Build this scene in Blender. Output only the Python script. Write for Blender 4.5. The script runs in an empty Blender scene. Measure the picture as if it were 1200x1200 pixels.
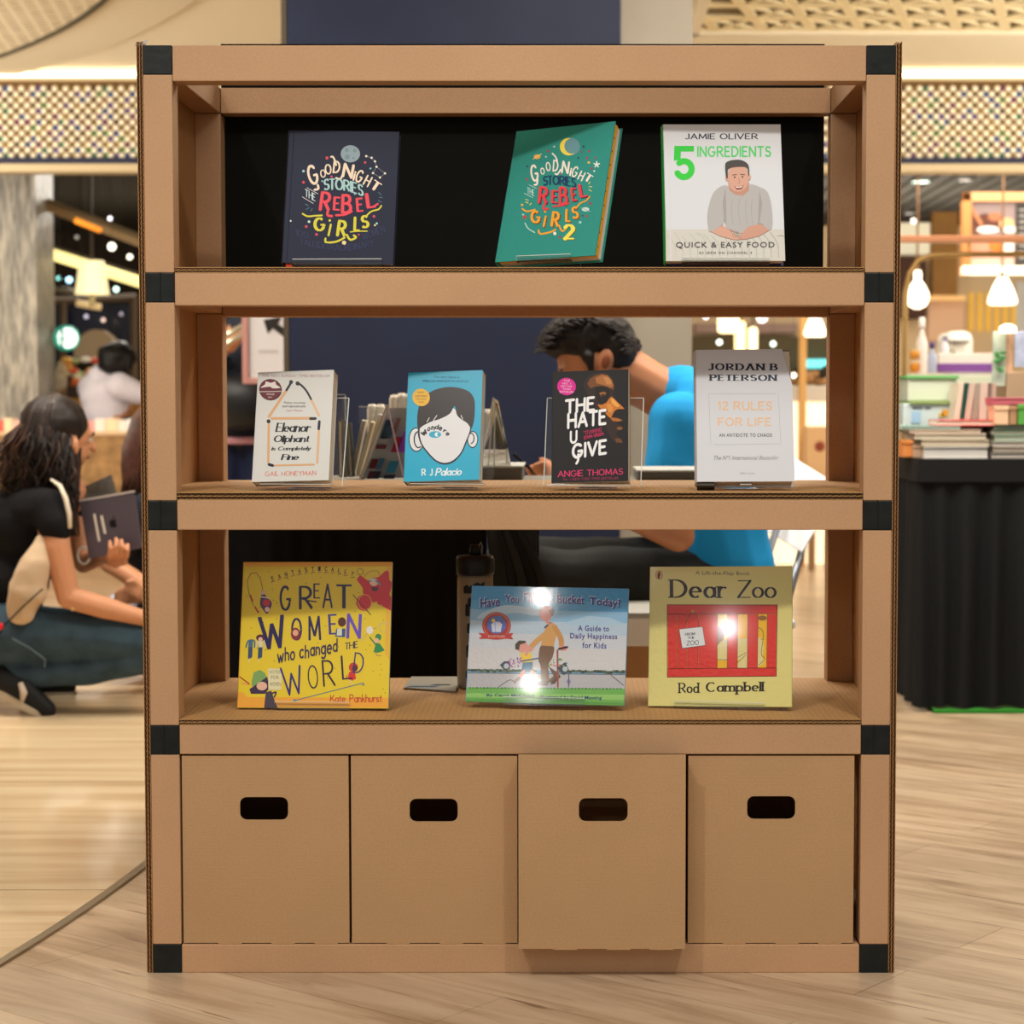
import bpy, bmesh, math, random
from mathutils import Vector, Matrix, Euler, noise
from mathutils.geometry import tessellate_polygon
random.seed(7)
SC = bpy.context.scene
COL = SC.collection
PI = math.pi

# ------------------------------------------------------------------ camera, world, lights, exposure
F_PX, CX, CY, DIST = 2412.0, 670.0, 600.0, 3.6
PITCH = math.atan(134 / F_PX)
CAM_H = DIST * math.tan(PITCH + math.atan(540 / F_PX))
cam_d = bpy.data.cameras.new('camera')
cam = bpy.data.objects.new('camera', cam_d); COL.objects.link(cam)
cam.location = (0, -DIST, CAM_H)
cam.rotation_euler = (PI / 2 - PITCH, 0, 0)
cam_d.sensor_width = 36.0
cam_d.lens = F_PX / 1200 * 36
cam_d.shift_x = (600 - CX) / 1200
cam_d.clip_end = 100
cam_d.dof.use_dof = True
cam_d.dof.focus_distance = 3.66
cam_d.dof.aperture_fstop = 5.6
SC.camera = cam
SC.view_settings.view_transform = 'Standard'
SC.view_settings.look = 'None'
SC.view_settings.exposure = 0.0
SC.view_settings.gamma = 1.0
SC.view_settings.use_curve_mapping = False
SC.cycles.max_bounces = 8
SC.cycles.transparent_max_bounces = 16
SC.cycles.use_denoising = True
try: SC.cycles.denoiser = 'OPENIMAGEDENOISE'
except Exception: pass
SC.cycles.sample_clamp_indirect = 6

W = bpy.data.worlds.new('world'); SC.world = W
W.use_nodes = True
W.node_tree.nodes['Background'].inputs[0].default_value = (1.0, 0.94, 0.86, 1)
W.node_tree.nodes['Background'].inputs[1].default_value = 0.42

def lamp(kind, name, loc, target, power, color=(1, .84, .64), size=.2, size_y=None, spot=None, blend=.5):
    d = bpy.data.lights.new(name, kind); o = bpy.data.objects.new(name, d); COL.objects.link(o)
    o.location = loc; d.energy = power; d.color = color
    o.rotation_euler = (Vector(target) - Vector(loc)).to_track_quat('-Z', 'Y').to_euler()
    if kind == 'AREA':
        d.size = size
        if size_y: d.shape = 'RECTANGLE'; d.size_y = size_y
    else: d.shadow_soft_size = size
    if kind == 'SPOT': d.spot_size = math.radians(spot or 60); d.spot_blend = blend
    return o
# spotlights on the ceiling of the mall in front of the shelf
WS = (1, .955, .89)
lamp('SPOT', 'track_spot_light', (-1.30, -2.1, 3.15), (-.1, 0, .22), 118, WS, size=.05, spot=64, blend=1)
lamp('SPOT', 'track_spot_light', (0.95, -2.0, 3.15), (-.1, 0, .22), 100, WS, size=.05, spot=64, blend=1)
lamp('SPOT', 'track_spot_light', (-1.54, -4.21, 2.9), (0, 0, .5), 24, WS, size=.03, spot=60)
lamp('SPOT', 'track_spot_light', (-1.85, -5.09, 2.9), (0, 0, .5), 24, WS, size=.03, spot=60)
lamp('SPOT', 'track_spot_light', (-1.68, -6.11, 2.9), (0, 0, .5), 28, WS, size=.03, spot=55)
lamp('AREA', 'soft_fill_light', (-.2, -2.0, 3.7), (-.1, 0, .6), 26, WS, size=2.4, size_y=1.4)  # added unseen soft light over the front of the shelf
# added unseen area lights that brighten the hall behind the shelf
HW = (1, .925, .80)
lamp('AREA', 'hall_fill_light', (-2.2, 3.0, 2.85), (-2.2, 3.4, 0), 140, HW, size=1.4)
lamp('AREA', 'hall_fill_light', (1.6, 2.6, 2.85), (1.6, 3.6, 0), 95, HW, size=1.4)
lamp('AREA', 'hall_fill_light', (0.1, 2.0, 2.85), (0.0, 2.0, 0), 55, (1, .92, .8), size=.8)
lamp('AREA', 'hall_fill_light', (-3.2, 11.8, 2.62), (-3.2, 11.2, 0), 90, HW, size=1.5)
lamp('AREA', 'hall_fill_light', (2.6, 9.6, 2.62), (2.6, 10.6, 0), 70, HW, size=2.0)
lamp('AREA', 'hall_fill_light', (1.9, 5.5, 2.85), (1.9, 6.5, 0), 70, HW, size=1.4)
lamp('AREA', 'hall_fill_light', (-2.6, 4.6, 2.85), (-2.6, 6.4, 0), 60, HW, size=1.4)
# added unseen area lights at both sides that brighten the ceiling and beaded fascia
lamp('AREA', 'upward_fill_light', (-5.0, 6.2, 1.9), (-2.8, 8.0, 2.92), 105, HW, size=1.0)
lamp('AREA', 'upward_fill_light', (4.6, 6.0, 1.9), (2.4, 8.0, 2.92), 115, HW, size=1.0)
# added hidden lights aimed at the ceilings of the cafe and left shop
lamp('AREA', 'upward_fill_light', (2.8, 14.0, 1.2), (2.8, 14.2, 2.8), 55, HW, size=1.6)
lamp('AREA', 'upward_fill_light', (-3.4, 14.0, 1.0), (-3.4, 14.2, 2.8), 22, HW, size=1.2)

# ------------------------------------------------------------------ measuring helper: where a ray of the photo meets a depth plane
CP, SP = math.cos(PITCH), math.sin(PITCH)
CAM = Vector((0, -DIST, CAM_H))
def at(px, py, Y):
    r = Vector((px - CX, CP * F_PX + -(SP) * (py - CY), -SP * F_PX - CP * (py - CY)))
    return CAM + r * ((Y + DIST) / r.y)
def onz(px, py, z):
    r = Vector((px - CX, CP * F_PX - SP * (py - CY), -SP * F_PX - CP * (py - CY)))
    return CAM + r * ((z - CAM_H) / r.z)
def mpp(Y): return (Y + DIST) / F_PX

# ------------------------------------------------------------------ materials
def lin(c):
    if isinstance(c, str):
        c = tuple(int(c[i:i + 2], 16) / 255 for i in (0, 2, 4))
    return tuple(x / 12.92 if x <= .04045 else ((x + .055) / 1.055) ** 2.4 for x in c)
MC = {}
def mat(hexc, rough=.6, metal=0, emit=0, noise_s=0, noise_a=.12, bump=0, bump_s=200, coat=0, spec=.22, stretch=None):
    key = (hexc, rough, metal, emit, noise_s, noise_a, bump, bump_s, coat, spec, stretch)
    if key in MC: return MC[key]
    m = bpy.data.materials.new('mat_' + hexc); m.use_nodes = True
    nt = m.node_tree; b = nt.nodes['Principled BSDF']
    c = lin(hexc)
    b.inputs['Base Color'].default_value = (*c, 1)
    b.inputs['Roughness'].default_value = rough
    b.inputs['Metallic'].default_value = metal
    b.inputs['Specular IOR Level'].default_value = spec
    if coat:
        b.inputs['Coat Weight'].default_value = coat; b.inputs['Coat Roughness'].default_value = .06
    if emit:
        b.inputs['Emission Color'].default_value = (*c, 1); b.inputs['Emission Strength'].default_value = emit
    if noise_s or bump:
        tc = nt.nodes.new('ShaderNodeTexCoord'); mp = nt.nodes.new('ShaderNodeMapping')
        nt.links.new(tc.outputs['Object'], mp.inputs[0])
        if stretch: mp.inputs['Scale'].default_value = stretch
    if noise_s:
        n = nt.nodes.new('ShaderNodeTexNoise'); n.inputs['Scale'].default_value = noise_s; n.inputs['Detail'].default_value = 4
        nt.links.new(mp.outputs[0], n.inputs[0])
        r = nt.nodes.new('ShaderNodeValToRGB')
        r.color_ramp.elements[0].position = .3; r.color_ramp.elements[1].position = .7
        r.color_ramp.elements[0].color = (*[x * (1 - noise_a) for x in c], 1)
        r.color_ramp.elements[1].color = (*[min(1, x * (1 + noise_a)) for x in c], 1)
        nt.links.new(n.outputs[0], r.inputs[0]); nt.links.new(r.outputs[0], b.inputs['Base Color'])
    if bump:
        n2 = nt.nodes.new('ShaderNodeTexNoise'); n2.inputs['Scale'].default_value = bump_s; n2.inputs['Detail'].default_value = 3
        nt.links.new(mp.outputs[0], n2.inputs[0])
        bp = nt.nodes.new('ShaderNodeBump'); bp.inputs['Strength'].default_value = bump; bp.inputs['Distance'].default_value = .002
        nt.links.new(n2.outputs[0], bp.inputs['Height']); nt.links.new(bp.outputs[0], b.inputs['Normal'])
    MC[key] = m
    return m
def clear_mat(name, tint=(.965, .975, .97), gloss=.03):
    m = bpy.data.materials.new(name); m.use_nodes = True; nt = m.node_tree
    for n in list(nt.nodes): nt.nodes.remove(n)
    o = nt.nodes.new('ShaderNodeOutputMaterial'); t = nt.nodes.new('ShaderNodeBsdfTransparent'); g = nt.nodes.new('ShaderNodeBsdfGlossy')
    x = nt.nodes.new('ShaderNodeMixShader'); f = nt.nodes.new('ShaderNodeFresnel'); f.inputs[0].default_value = 1.3
    t.inputs[0].default_value = (*tint, 1); g.inputs[0].default_value = (1, 1, 1, 1); g.inputs[1].default_value = .04
    ad = nt.nodes.new('ShaderNodeMath'); ad.operation = 'ADD'; ad.inputs[1].default_value = gloss * .4
    nt.links.new(f.outputs[0], ad.inputs[0]); nt.links.new(ad.outputs[0], x.inputs[0])
    nt.links.new(t.outputs[0], x.inputs[1]); nt.links.new(g.outputs[0], x.inputs[2]); nt.links.new(x.outputs[0], o.inputs[0])
    return m
ACR = clear_mat('clear_acrylic')
ACR_EDGE = mat('d8dad2', .25)

# ------------------------------------------------------------------ mesh builder
class G:
    def __init__(s): s.v = []; s.f = []; s.m = []; s.mats = []
    def mi(s, m):
        if m is None: return 0
        if m not in s.mats: s.mats.append(m)
        return s.mats.index(m)
    def add(s, vs, fs, m=None):
        b = len(s.v); k = s.mi(m); s.v += [tuple(v) for v in vs]
        for f in fs: s.f.append(tuple(i + b for i in f)); s.m.append(k)
        return s
    def box(s, x0, x1, y0, y1, z0, z1, m=None, M=None):
        vs = [Vector((x, y, z)) for x in (x0, x1) for y in (y0, y1) for z in (z0, z1)]
        if M: vs = [M @ v for v in vs]
        return s.add(vs, [(0, 1, 3, 2), (4, 6, 7, 5), (0, 4, 5, 1), (2, 3, 7, 6), (0, 2, 6, 4), (1, 5, 7, 3)], m)
    def prism(s, pts, y0, y1, m=None, M=None):     # outline in x,z extruded along y
        n = len(pts); vs = [Vector((p[0], y0, p[1])) for p in pts] + [Vector((p[0], y1, p[1])) for p in pts]
        if M: vs = [M @ v for v in vs]
        return s.add(vs, [tuple(range(n)), tuple(range(2 * n - 1, n - 1, -1))] + [(i, i + n, (i + 1) % n + n, (i + 1) % n) for i in range(n)], m)
    def slab(s, pts, z0, z1, m=None):              # outline in x,y extruded along z
        n = len(pts); vs = [(p[0], p[1], z0) for p in pts] + [(p[0], p[1], z1) for p in pts]
        return s.add(vs, [tuple(range(n)), tuple(range(2 * n - 1, n - 1, -1))] + [(i, i + n, (i + 1) % n + n, (i + 1) % n) for i in range(n)], m)
    def ell(s, c, r, m=None, M=None, nu=14, nv=9):
        vs = [Vector((0, 0, 1))]
        for j in range(1, nv):
            t = PI * j / nv
            for i in range(nu): a = 2 * PI * i / nu; vs.append(Vector((math.sin(t) * math.cos(a), math.sin(t) * math.sin(a), math.cos(t))))
        vs.append(Vector((0, 0, -1)))
        if not hasattr(r, '__len__'): r = (r, r, r)
        vs = [Vector((v.x * r[0], v.y * r[1], v.z * r[2])) for v in vs]
        if M: vs = [M @ v for v in vs]
        vs = [v + Vector(c) for v in vs]
        fs = [(0, 1 + i, 1 + (i + 1) % nu) for i in range(nu)]
        for j in range(nv - 2):
            for i in range(nu):
                a = 1 + j * nu + i; b = 1 + j * nu + (i + 1) % nu; fs.append((a, a + nu, b + nu, b))
        l = len(vs) - 1; o = 1 + (nv - 2) * nu
        fs += [(l, o + (i + 1) % nu, o + i) for i in range(nu)]
        return s.add(vs, fs, m)
    def tube(s, pts, r, m=None, n=8, cap=True):
        pts = [Vector(p) for p in pts]; k = len(pts)
        rs = r if hasattr(r, '__len__') else [r] * k
        vs = []; up = Vector((0, 0, 1)); prev = None
        for i, p in enumerate(pts):
            d = (pts[min(i + 1, k - 1)] - pts[max(i - 1, 0)]).normalized()
            if prev is None:
                a = d.cross(up)
                if a.length < .05: a = d.cross(Vector((1, 0, 0)))
            else: a = prev - d * prev.dot(d)
            a.normalize(); prev = a; b = d.cross(a)
            for j in range(n): t = 2 * PI * j / n; vs.append(p + (a * math.cos(t) + b * math.sin(t)) * rs[i])
        fs = [(i * n + j, i * n + (j + 1) % n, (i + 1) * n + (j + 1) % n, (i + 1) * n + j) for i in range(k - 1) for j in range(n)]
        if cap: fs += [tuple(range(n - 1, -1, -1)), tuple(range((k - 1) * n, k * n))]
        return s.add(vs, fs, m)
    def cap(s, p0, p1, r0, r1, m=None, n=12):      # tapered capsule
        p0 = Vector(p0); p1 = Vector(p1)
        s.tube([p0, p1], [r0, r1], m, n); s.ell(p0, r0, m, nu=n, nv=8); s.ell(p1, r1, m, nu=n, nv=8)
        return s
    def lathe(s, prof, c=(0, 0, 0), m=None, n=20):
        c = Vector(c); vs = []
        for r, z in prof:
            for j in range(n): t = 2 * PI * j / n; vs.append(c + Vector((r * math.cos(t), r * math.sin(t), z)))
        k = len(prof)
        fs = [(i * n + j, i * n + (j + 1) % n, (i + 1) * n + (j + 1) % n, (i + 1) * n + j) for i in range(k - 1) for j in range(n)]
        fs += [tuple(range(n - 1, -1, -1)), tuple(range((k - 1) * n, k * n))]
        return s.add(vs, fs, m)
def obj(name, g, m=None, parent=None, smooth=False, bevel=0, local=True):
    me = bpy.data.meshes.new(name); me.from_pydata(g.v, [], g.f)
    ms = g.mats or ([m] if m else [])
    for x in ms: me.materials.append(x)
    if len(ms) > 1 or g.mats: me.polygons.foreach_set('material_index', g.m)
    if smooth: me.polygons.foreach_set('use_smooth', [True] * len(me.polygons))
    me.update()
    o = bpy.data.objects.new(name, me); COL.objects.link(o)
    if parent: o.parent = parent
    if bevel:
        b = o.modifiers.new('bevel', 'BEVEL'); b.width = bevel; b.segments = 2; b.limit_method = 'ANGLE'
    return o
def tag(o, label, cat=None, group=None, kind=None):
    if label: o['label'] = label
    if cat: o['category'] = cat
    if group: o['group'] = group
    if kind: o['kind'] = kind
    return o
def thing(name, label, cat, loc=(0, 0, 0), group=None, M=None):
    o = bpy.data.objects.new(name, None); COL.objects.link(o); o.empty_display_size = .05
    if M is not None: o.matrix_world = M
    else: o.location = loc
    return tag(o, label, cat, group)
def wpart(name, g, m, root, **k):
    """a part given in world coordinates under an unrotated, unscaled root"""
    L = Vector(root.location); g.v = [tuple(Vector(v) - L) for v in g.v]
    return obj(name, g, m, root, **k)
def struct(name, g, m=None, **k):
    return tag(obj(name, g, m, **k), None, kind='structure')
def blob(name, g, m, root, voxel=.008, smooth=4, disp=0, disp_s=8):
    """union of overlapping solids as one continuous skin"""
    L = Vector(root.location); g.v = [tuple(Vector(v) - L) for v in g.v]
    o = obj(name, g, m, None)
    r = o.modifiers.new('r', 'REMESH'); r.mode = 'VOXEL'; r.voxel_size = voxel; r.use_smooth_shade = True
    sm = o.modifiers.new('s', 'SMOOTH'); sm.iterations = smooth; sm.factor = .5
    dg = bpy.context.evaluated_depsgraph_get()
    me = bpy.data.meshes.new_from_object(o.evaluated_get(dg))
    if disp:
        co = [v.co.copy() for v in me.vertices]; no = [v.normal.copy() for v in me.vertices]
        for v, c, n_ in zip(me.vertices, co, no): v.co = c + n_ * disp * noise.noise(c * disp_s)
    me.polygons.foreach_set('use_smooth', [True] * len(me.polygons))
    if m and not me.materials: me.materials.append(m)
    o.modifiers.clear(); o.data = me; o.parent = root
    return o

# ------------------------------------------------------------------ lettering
def arc(cx, cy, rx, ry, a0, a1, n=9):
    return [(cx + rx * math.cos(math.radians(a0 + (a1 - a0) * i / n)), cy + ry * math.sin(math.radians(a0 + (a1 - a0) * i / n))) for i in range(n + 1)]
GL = {
'A': (.8, [[(0, 0), (.4, 1)], [(.4, 1), (.8, 0)], [(.15, .33), (.65, .33)]]),
'B': (.66, [[(0, 0), (0, 1)], [(0, 1)] + arc(.25, .76, .32, .24, 90, -90) + [(0, .52)], [(0, .52)] + arc(.3, .26, .36, .26, 90, -90) + [(0, 0)]]),
'C': (.78, [arc(.42, .5, .42, .5, 48, 312, 14)]),
'D': (.74, [[(0, 0), (0, 1)], [(0, 1)] + arc(.22, .5, .52, .5, 90, -90, 12) + [(0, 0)]]),
'E': (.58, [[(0, 0), (0, 1)], [(0, 1), (.56, 1)], [(0, .52), (.46, .52)], [(0, 0), (.58, 0)]]),
'F': (.55, [[(0, 0), (0, 1)], [(0, 1), (.56, 1)], [(0, .52), (.46, .52)]]),
'G': (.84, [arc(.42, .5, .42, .5, 48, 340, 14), [(.82, .34), (.82, .46), (.5, .46)]]),
'H': (.72, [[(0, 0), (0, 1)], [(.72, 0), (.72, 1)], [(0, .52), (.72, .52)]]),
'I': (.0, [[(0, 0), (0, 1)]]),
'J': (.45, [[(.45, 1), (.45, .25)] + arc(.22, .24, .23, .24, 0, -150, 7)]),
'K': (.66, [[(0, 0), (0, 1)], [(.62, 1), (0, .42)], [(.2, .58), (.66, 0)]]),
'L': (.54, [[(0, 1), (0, 0)], [(0, 0), (.54, 0)]]),
'M': (.9, [[(0, 0), (.06, 1)], [(.06, 1), (.45, .15)], [(.45, .15), (.84, 1)], [(.84, 1), (.9, 0)]]),
'N': (.74, [[(0, 0), (0, 1)], [(0, 1), (.74, 0)], [(.74, 0), (.74, 1)]]),
'O': (.86, [arc(.43, .5, .43, .5, 0, 360, 18)]),
'P': (.62, [[(0, 0), (0, 1)], [(0, 1)] + arc(.28, .74, .34, .26, 90, -90) + [(0, .48)]]),
'Q': (.86, [arc(.43, .5, .43, .5, 0, 360, 18), [(.5, .25), (.86, -.08)]]),
'R': (.68, [[(0, 0), (0, 1)], [(0, 1)] + arc(.28, .74, .34, .26, 90, -90) + [(0, .48)], [(.28, .48), (.7, 0)]]),
'S': (.58, [arc(.3, .75, .27, .25, 30, 245, 9) + arc(.28, .26, .3, .26, 75, -150, 10)]),
'T': (.72, [[(.36, 0), (.36, 1)], [(0, 1), (.72, 1)]]),
'U': (.7, [[(0, 1), (0, .32)] + arc(.35, .33, .35, .33, 180, 360, 9) + [(.7, 1)]]),
'V': (.78, [[(0, 1), (.39, 0)], [(.39, 0), (.78, 1)]]),
'W': (1.1, [[(0, 1), (.28, 0)], [(.28, 0), (.55, .75)], [(.55, .75), (.82, 0)], [(.82, 0), (1.1, 1)]]),
'X': (.7, [[(0, 0), (.7, 1)], [(0, 1), (.7, 0)]]),
'Y': (.72, [[(0, 1), (.36, .48)], [(.72, 1), (.36, .48)], [(.36, .48), (.36, 0)]]),
'Z': (.66, [[(0, 1), (.66, 1)], [(.66, 1), (0, 0)], [(0, 0), (.66, 0)]]),
'0': (.6, [arc(.3, .5, .3, .5, 0, 360, 16)]),
'1': (.2, [[(0, .8), (.2, 1)], [(.2, 1), (.2, 0)]]),
'2': (.58, [arc(.28, .73, .28, .27, 160, -35, 9) + [(0, 0), (.58, 0)]]),
'5': (.6, [[(.55, 1), (.1, 1)], [(.1, 1), (.06, .55)], [(.06, .5)] + arc(.28, .32, .32, .32, 120, -150, 11)]),
'a': (.5, [[(.5, .6), (.5, 0)], arc(.26, .3, .26, .3, 0, 360, 14)]),
'b': (.52, [[(0, 0), (0, 1)], arc(.26, .3, .26, .3, 0, 360, 14)]),
'd': (.52, [[(.52, 0), (.52, 1)], arc(.26, .3, .26, .3, 0, 360, 14)]),
'e': (.52, [[(.02, .32), (.5, .32)], arc(.26, .3, .26, .3, 0, 310, 14)]),
'l': (.0, [[(0, 0), (0, 1)]]),
'm': (.84, [[(0, 0), (0, .62)], arc(.21, .38, .21, .22, 180, 0, 7) + [(.42, 0)], arc(.63, .38, .21, .22, 180, 0, 7) + [(.84, 0)]]),
'n': (.46, [[(0, 0), (0, .62)], arc(.23, .38, .23, .22, 180, 0, 7) + [(.46, 0)]]),
'o': (.54, [arc(.27, .3, .27, .3, 0, 360, 14)]),
'p': (.52, [[(0, -.35), (0, .6)], arc(.26, .3, .26, .3, 0, 360, 14)]),
'r': (.32, [[(0, 0), (0, .62)], arc(.24, .3, .24, .3, 170, 55, 5)]),
't': (.3, [[(.14, .85), (.14, .1), (.3, .02)], [(0, .6), (.3, .6)]]),
'h': (.46, [[(0, 0), (0, 1)], arc(.23, .38, .23, .22, 180, 0, 7) + [(.46, 0)]]),
'i': (.0, [[(0, 0), (0, .6)], [(0, .82), (.01, .86)]]),
'u': (.46, [[(0, .6), (0, .22)] + arc(.23, .22, .23, .22, 180, 360, 7) + [(.46, .6)]]),
'w': (.7, [[(0, .6), (.18, 0), (.35, .5), (.52, 0), (.7, .6)]]),
'y': (.46, [[(0, .6), (.24, .05)], [(.46, .6), (.1, -.32)]]),
'c': (.46, [arc(.26, .3, .26, .3, 50, 310, 10)]),
'g': (.52, [arc(.26, .32, .26, .28, 0, 360, 12), [(.52, .6), (.52, -.1)] + arc(.27, -.1, .25, .22, 0, -150, 6)]),
's': (.4, [arc(.2, .45, .18, .15, 30, 245, 6) + arc(.2, .16, .19, .16, 75, -150, 6)]),
'k': (.44, [[(0, 0), (0, 1)], [(.42, .6), (0, .25)], [(.14, .36), (.46, 0)]]),
'f': (.34, [[(.36, .95), (.2, 1), (.13, .85), (.13, 0)], [(0, .6), (.32, .6)]]),
'v': (.46, [[(0, .6), (.23, 0)], [(.23, 0), (.46, .6)]]),
}
def stroke_poly(pts, tmin, tmax, out, round_ends=True):
    for a, b in zip(pts, pts[1:]):
        dx, dy = b[0] - a[0], b[1] - a[1]; L = math.hypot(dx, dy)
        if L < 1e-6: continue
        t = (tmin + (tmax - tmin) * abs(dy) / L) / 2
        nx, ny = -dy / L * t, dx / L * t
        out.append([(a[0] + nx, a[1] + ny), (b[0] + nx, b[1] + ny), (b[0] - nx, b[1] - ny), (a[0] - nx, a[1] - ny)])
    for i, p in enumerate(pts):
        if not round_ends and i in (0, len(pts) - 1): continue
        a = pts[max(i - 1, 0)]; b = pts[min(i + 1, len(pts) - 1)]
        dx, dy = b[0] - a[0], b[1] - a[1]; L = math.hypot(dx, dy) or 1
        t = (tmin + (tmax - tmin) * abs(dy) / L) / 2
        out.append([(p[0] + t * math.cos(2 * PI * k / 7), p[1] + t * math.sin(2 * PI * k / 7)) for k in range(7)])
def glyph_text(s, tmin=.1, tmax=.16, gap=.2, serif=0, slant=0, bounce=0, seed=1):
    rnd = random.Random(seed); out = []; x = 0
    for ch in s:
        if serif and ch == 'T': x -= .12
        if ch == ' ': x += .45; continue
        w, st = GL.get(ch) or GL[ch.upper()]
        dy = rnd.uniform(-bounce, bounce); sc = 1 + rnd.uniform(-bounce, bounce)
        loc = []
        for pl in st:
            stroke_poly(pl, tmin, tmax, loc, not serif)
            if serif and ch not in 'aeostcOCGS':
                for e, nb in ((pl[0], pl[1]), (pl[-1], pl[-2])):
                    dx, dyy = e[0] - nb[0], e[1] - nb[1]
                    if abs(dyy) > 1.2 * abs(dx) and (e[1] < .05 or e[1] > .55):
                        loc.append([(e[0] - serif, e[1] - tmin / 2), (e[0] + serif, e[1] - tmin / 2), (e[0] + serif, e[1] + tmin / 2), (e[0] - serif, e[1] + tmin / 2)])
        for pg in loc: out.append([(x + px * sc + slant * py, py * sc + dy) for px, py in pg])
        x += w * sc + gap - (.08 if serif and ch == 'T' else 0)
    return out
TC = {}
def font_text(s, bold=0, shear=0, spacing=1):
    k = (s, bold, shear, spacing)
    if k in TC: return TC[k]
    c = bpy.data.curves.new('t', 'FONT'); c.body = s; c.resolution_u = 2; c.offset = bold; c.shear = shear; c.space_character = spacing
    o = bpy.data.objects.new('t', c); COL.objects.link(o)
    me = bpy.data.meshes.new_from_object(o.evaluated_get(bpy.context.evaluated_depsgraph_get()))
    out = [[(me.vertices[i].co.x, me.vertices[i].co.y) for i in p.vertices] for p in me.polygons]
    bpy.data.objects.remove(o); bpy.data.curves.remove(c); bpy.data.meshes.remove(me)
    TC[k] = out
    return out
def fitbox(polys, x0, y0, x1, y1, rot=0, arch=0, wave=0, tilt=0):
    xs = [p[0] for g in polys for p in g]; ys = [p[1] for g in polys for p in g]
    a, b, c, d = min(xs), max(xs), min(ys), max(ys); cx, cy = (x0 + x1) / 2, (y0 + y1) / 2
    cr, sr = math.cos(math.radians(rot)), math.sin(math.radians(rot)); out = []
    for g in polys:
        q = []
        for p in g:
            u = (p[0] - a) / (b - a or 1); v = (p[1] - c) / (d - c or 1)
            X = x0 + (x1 - x0) * u; Y = y1 - (y1 - y0) * v
            Y += arch * (2 * u - 1) ** 2 + wave * math.sin(2 * PI * u) + tilt * (u - .5)
            q.append((cx + (X - cx) * cr - (Y - cy) * sr, cy + (X - cx) * sr + (Y - cy) * cr))
        out.append(q)
    return out
def homography(quad):
    """TL,TR,BR,BL of the cover in crop pixels -> function crop px -> (u,v) of the cover, v down"""
    (x0, y0), (x1, y1), (x2, y2), (x3, y3) = quad
    dx1, dx2, dx3 = x1 - x2, x3 - x2, x0 - x1 + x2 - x3; dy1, dy2, dy3 = y1 - y2, y3 - y2, y0 - y1 + y2 - y3
    den = dx1 * dy2 - dx2 * dy1; g = (dx3 * dy2 - dx2 * dy3) / den; h = (dx1 * dy3 - dx3 * dy1) / den
    M = Matrix(((x1 - x0 + g * x1, x3 - x0 + h * x3, x0), (y1 - y0 + g * y1, y3 - y0 + h * y3, y0), (g, h, 1))).inverted()
    def fn(x, y):
        v = M @ Vector((x, y, 1)); return v.x / v.z, v.y / v.z
    return fn
def spline(pts, closed, k=5):
    n = len(pts); out = []
    if n < 3: return pts
    for i in range(n if closed else n - 1):
        g_ = (lambda j: pts[j % n]) if closed else (lambda j: pts[max(0, min(n - 1, j))])
        a, b, c, d = g_(i - 1), g_(i), g_(i + 1), g_(i + 2)
        for j in range(k):
            t = j / k
            out.append(tuple(.5 * (2 * b[q] + (c[q] - a[q]) * t + (2 * a[q] - 5 * b[q] + 4 * c[q] - d[q]) * t * t + (3 * b[q] - a[q] - 3 * c[q] + d[q]) * t ** 3) for q in (0, 1)))
    if not closed: out.append(pts[-1])
    return out
class Print:
    """flat print on a surface: polygons in artwork coordinates, laid in thin layers of ink (overlapping inks get the next layer up)"""
    def __init__(s, fn, to3, rough=.35, coat=0, boxes=None): s.fn = fn; s.to3 = to3; s.g = G(); s.layer = 0; s.rough = rough; s.coat = coat; s.boxes = [] if boxes is None else boxes
    def polys(s, ps, c, up=1):
        m = mat(c, s.rough, coat=s.coat, bump=.5 if s.coat else 0, bump_s=130) if isinstance(c, str) else c
        xs = [a[0] for p in ps for a in p]; ys = [a[1] for p in ps for a in p]
        bb = (min(xs), max(xs), min(ys), max(ys)); lay = 1
        for (x0, x1, y0, y1, l) in s.boxes:
            if l >= lay and x0 < bb[1] and x1 > bb[0] and y0 < bb[3] and y1 > bb[2]: lay = l + 1
        s.boxes.append((*bb, lay))
        for i, p in enumerate(ps):
            q = [s.fn(*a) for a in p]
            ar = sum(q[j - 1][0] * q[j][1] - q[j][0] * q[j - 1][1] for j in range(len(q)))
            if ar > 0: q = q[::-1]
            vs = [s.to3(min(1, max(0, u)), min(1, max(0, v)), lay + .02 * i) for u, v in q]
            if len(q) > 6:
                s.g.add(vs, [t_ for t_ in tessellate_polygon([[Vector((u, v, 0)) for u, v in q]])], m)
            else: s.g.add(vs, [tuple(range(len(q)))], m)
        return s
    def poly(s, pts, c): return s.polys([spline(pts, True) if len(pts) >= 8 else pts], c)
    def circ(s, x, y, r, c, ry=None, n=20): return s.polys([[(x + r * math.cos(2 * PI * i / n), y + (ry or r) * math.sin(2 * PI * i / n)) for i in range(n)]], c)
    def ring(s, x, y, r, w, c, ry=None, n=24, a0=0, a1=360):
        ry = ry or r; P_ = arc(x, y, r, ry, a0, a1, n)
        return s.line(P_, w, c)
    def line(s, pts, w, c, w2=None):
        out = []; stroke_poly(spline(pts, False) if 3 <= len(pts) < 8 else pts, w, w2 or w, out); return s.polys(out, c)
    def font(s, t, box, c, **k):
        fk = {a: k.pop(a) for a in ('bold', 'shear', 'spacing') if a in k}
        return s.polys(fitbox(font_text(t, **fk), *box, **k), c)
    def hand(s, t, box, c, **k):
        fk = {a: k.pop(a) for a in ('tmin', 'tmax', 'gap', 'serif', 'slant', 'bounce', 'seed') if a in k}
        return s.polys(fitbox(glyph_text(t, **fk), *box, **k), c)
    def build(s, name, parent): return obj(name, s.g, None, parent)
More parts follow.
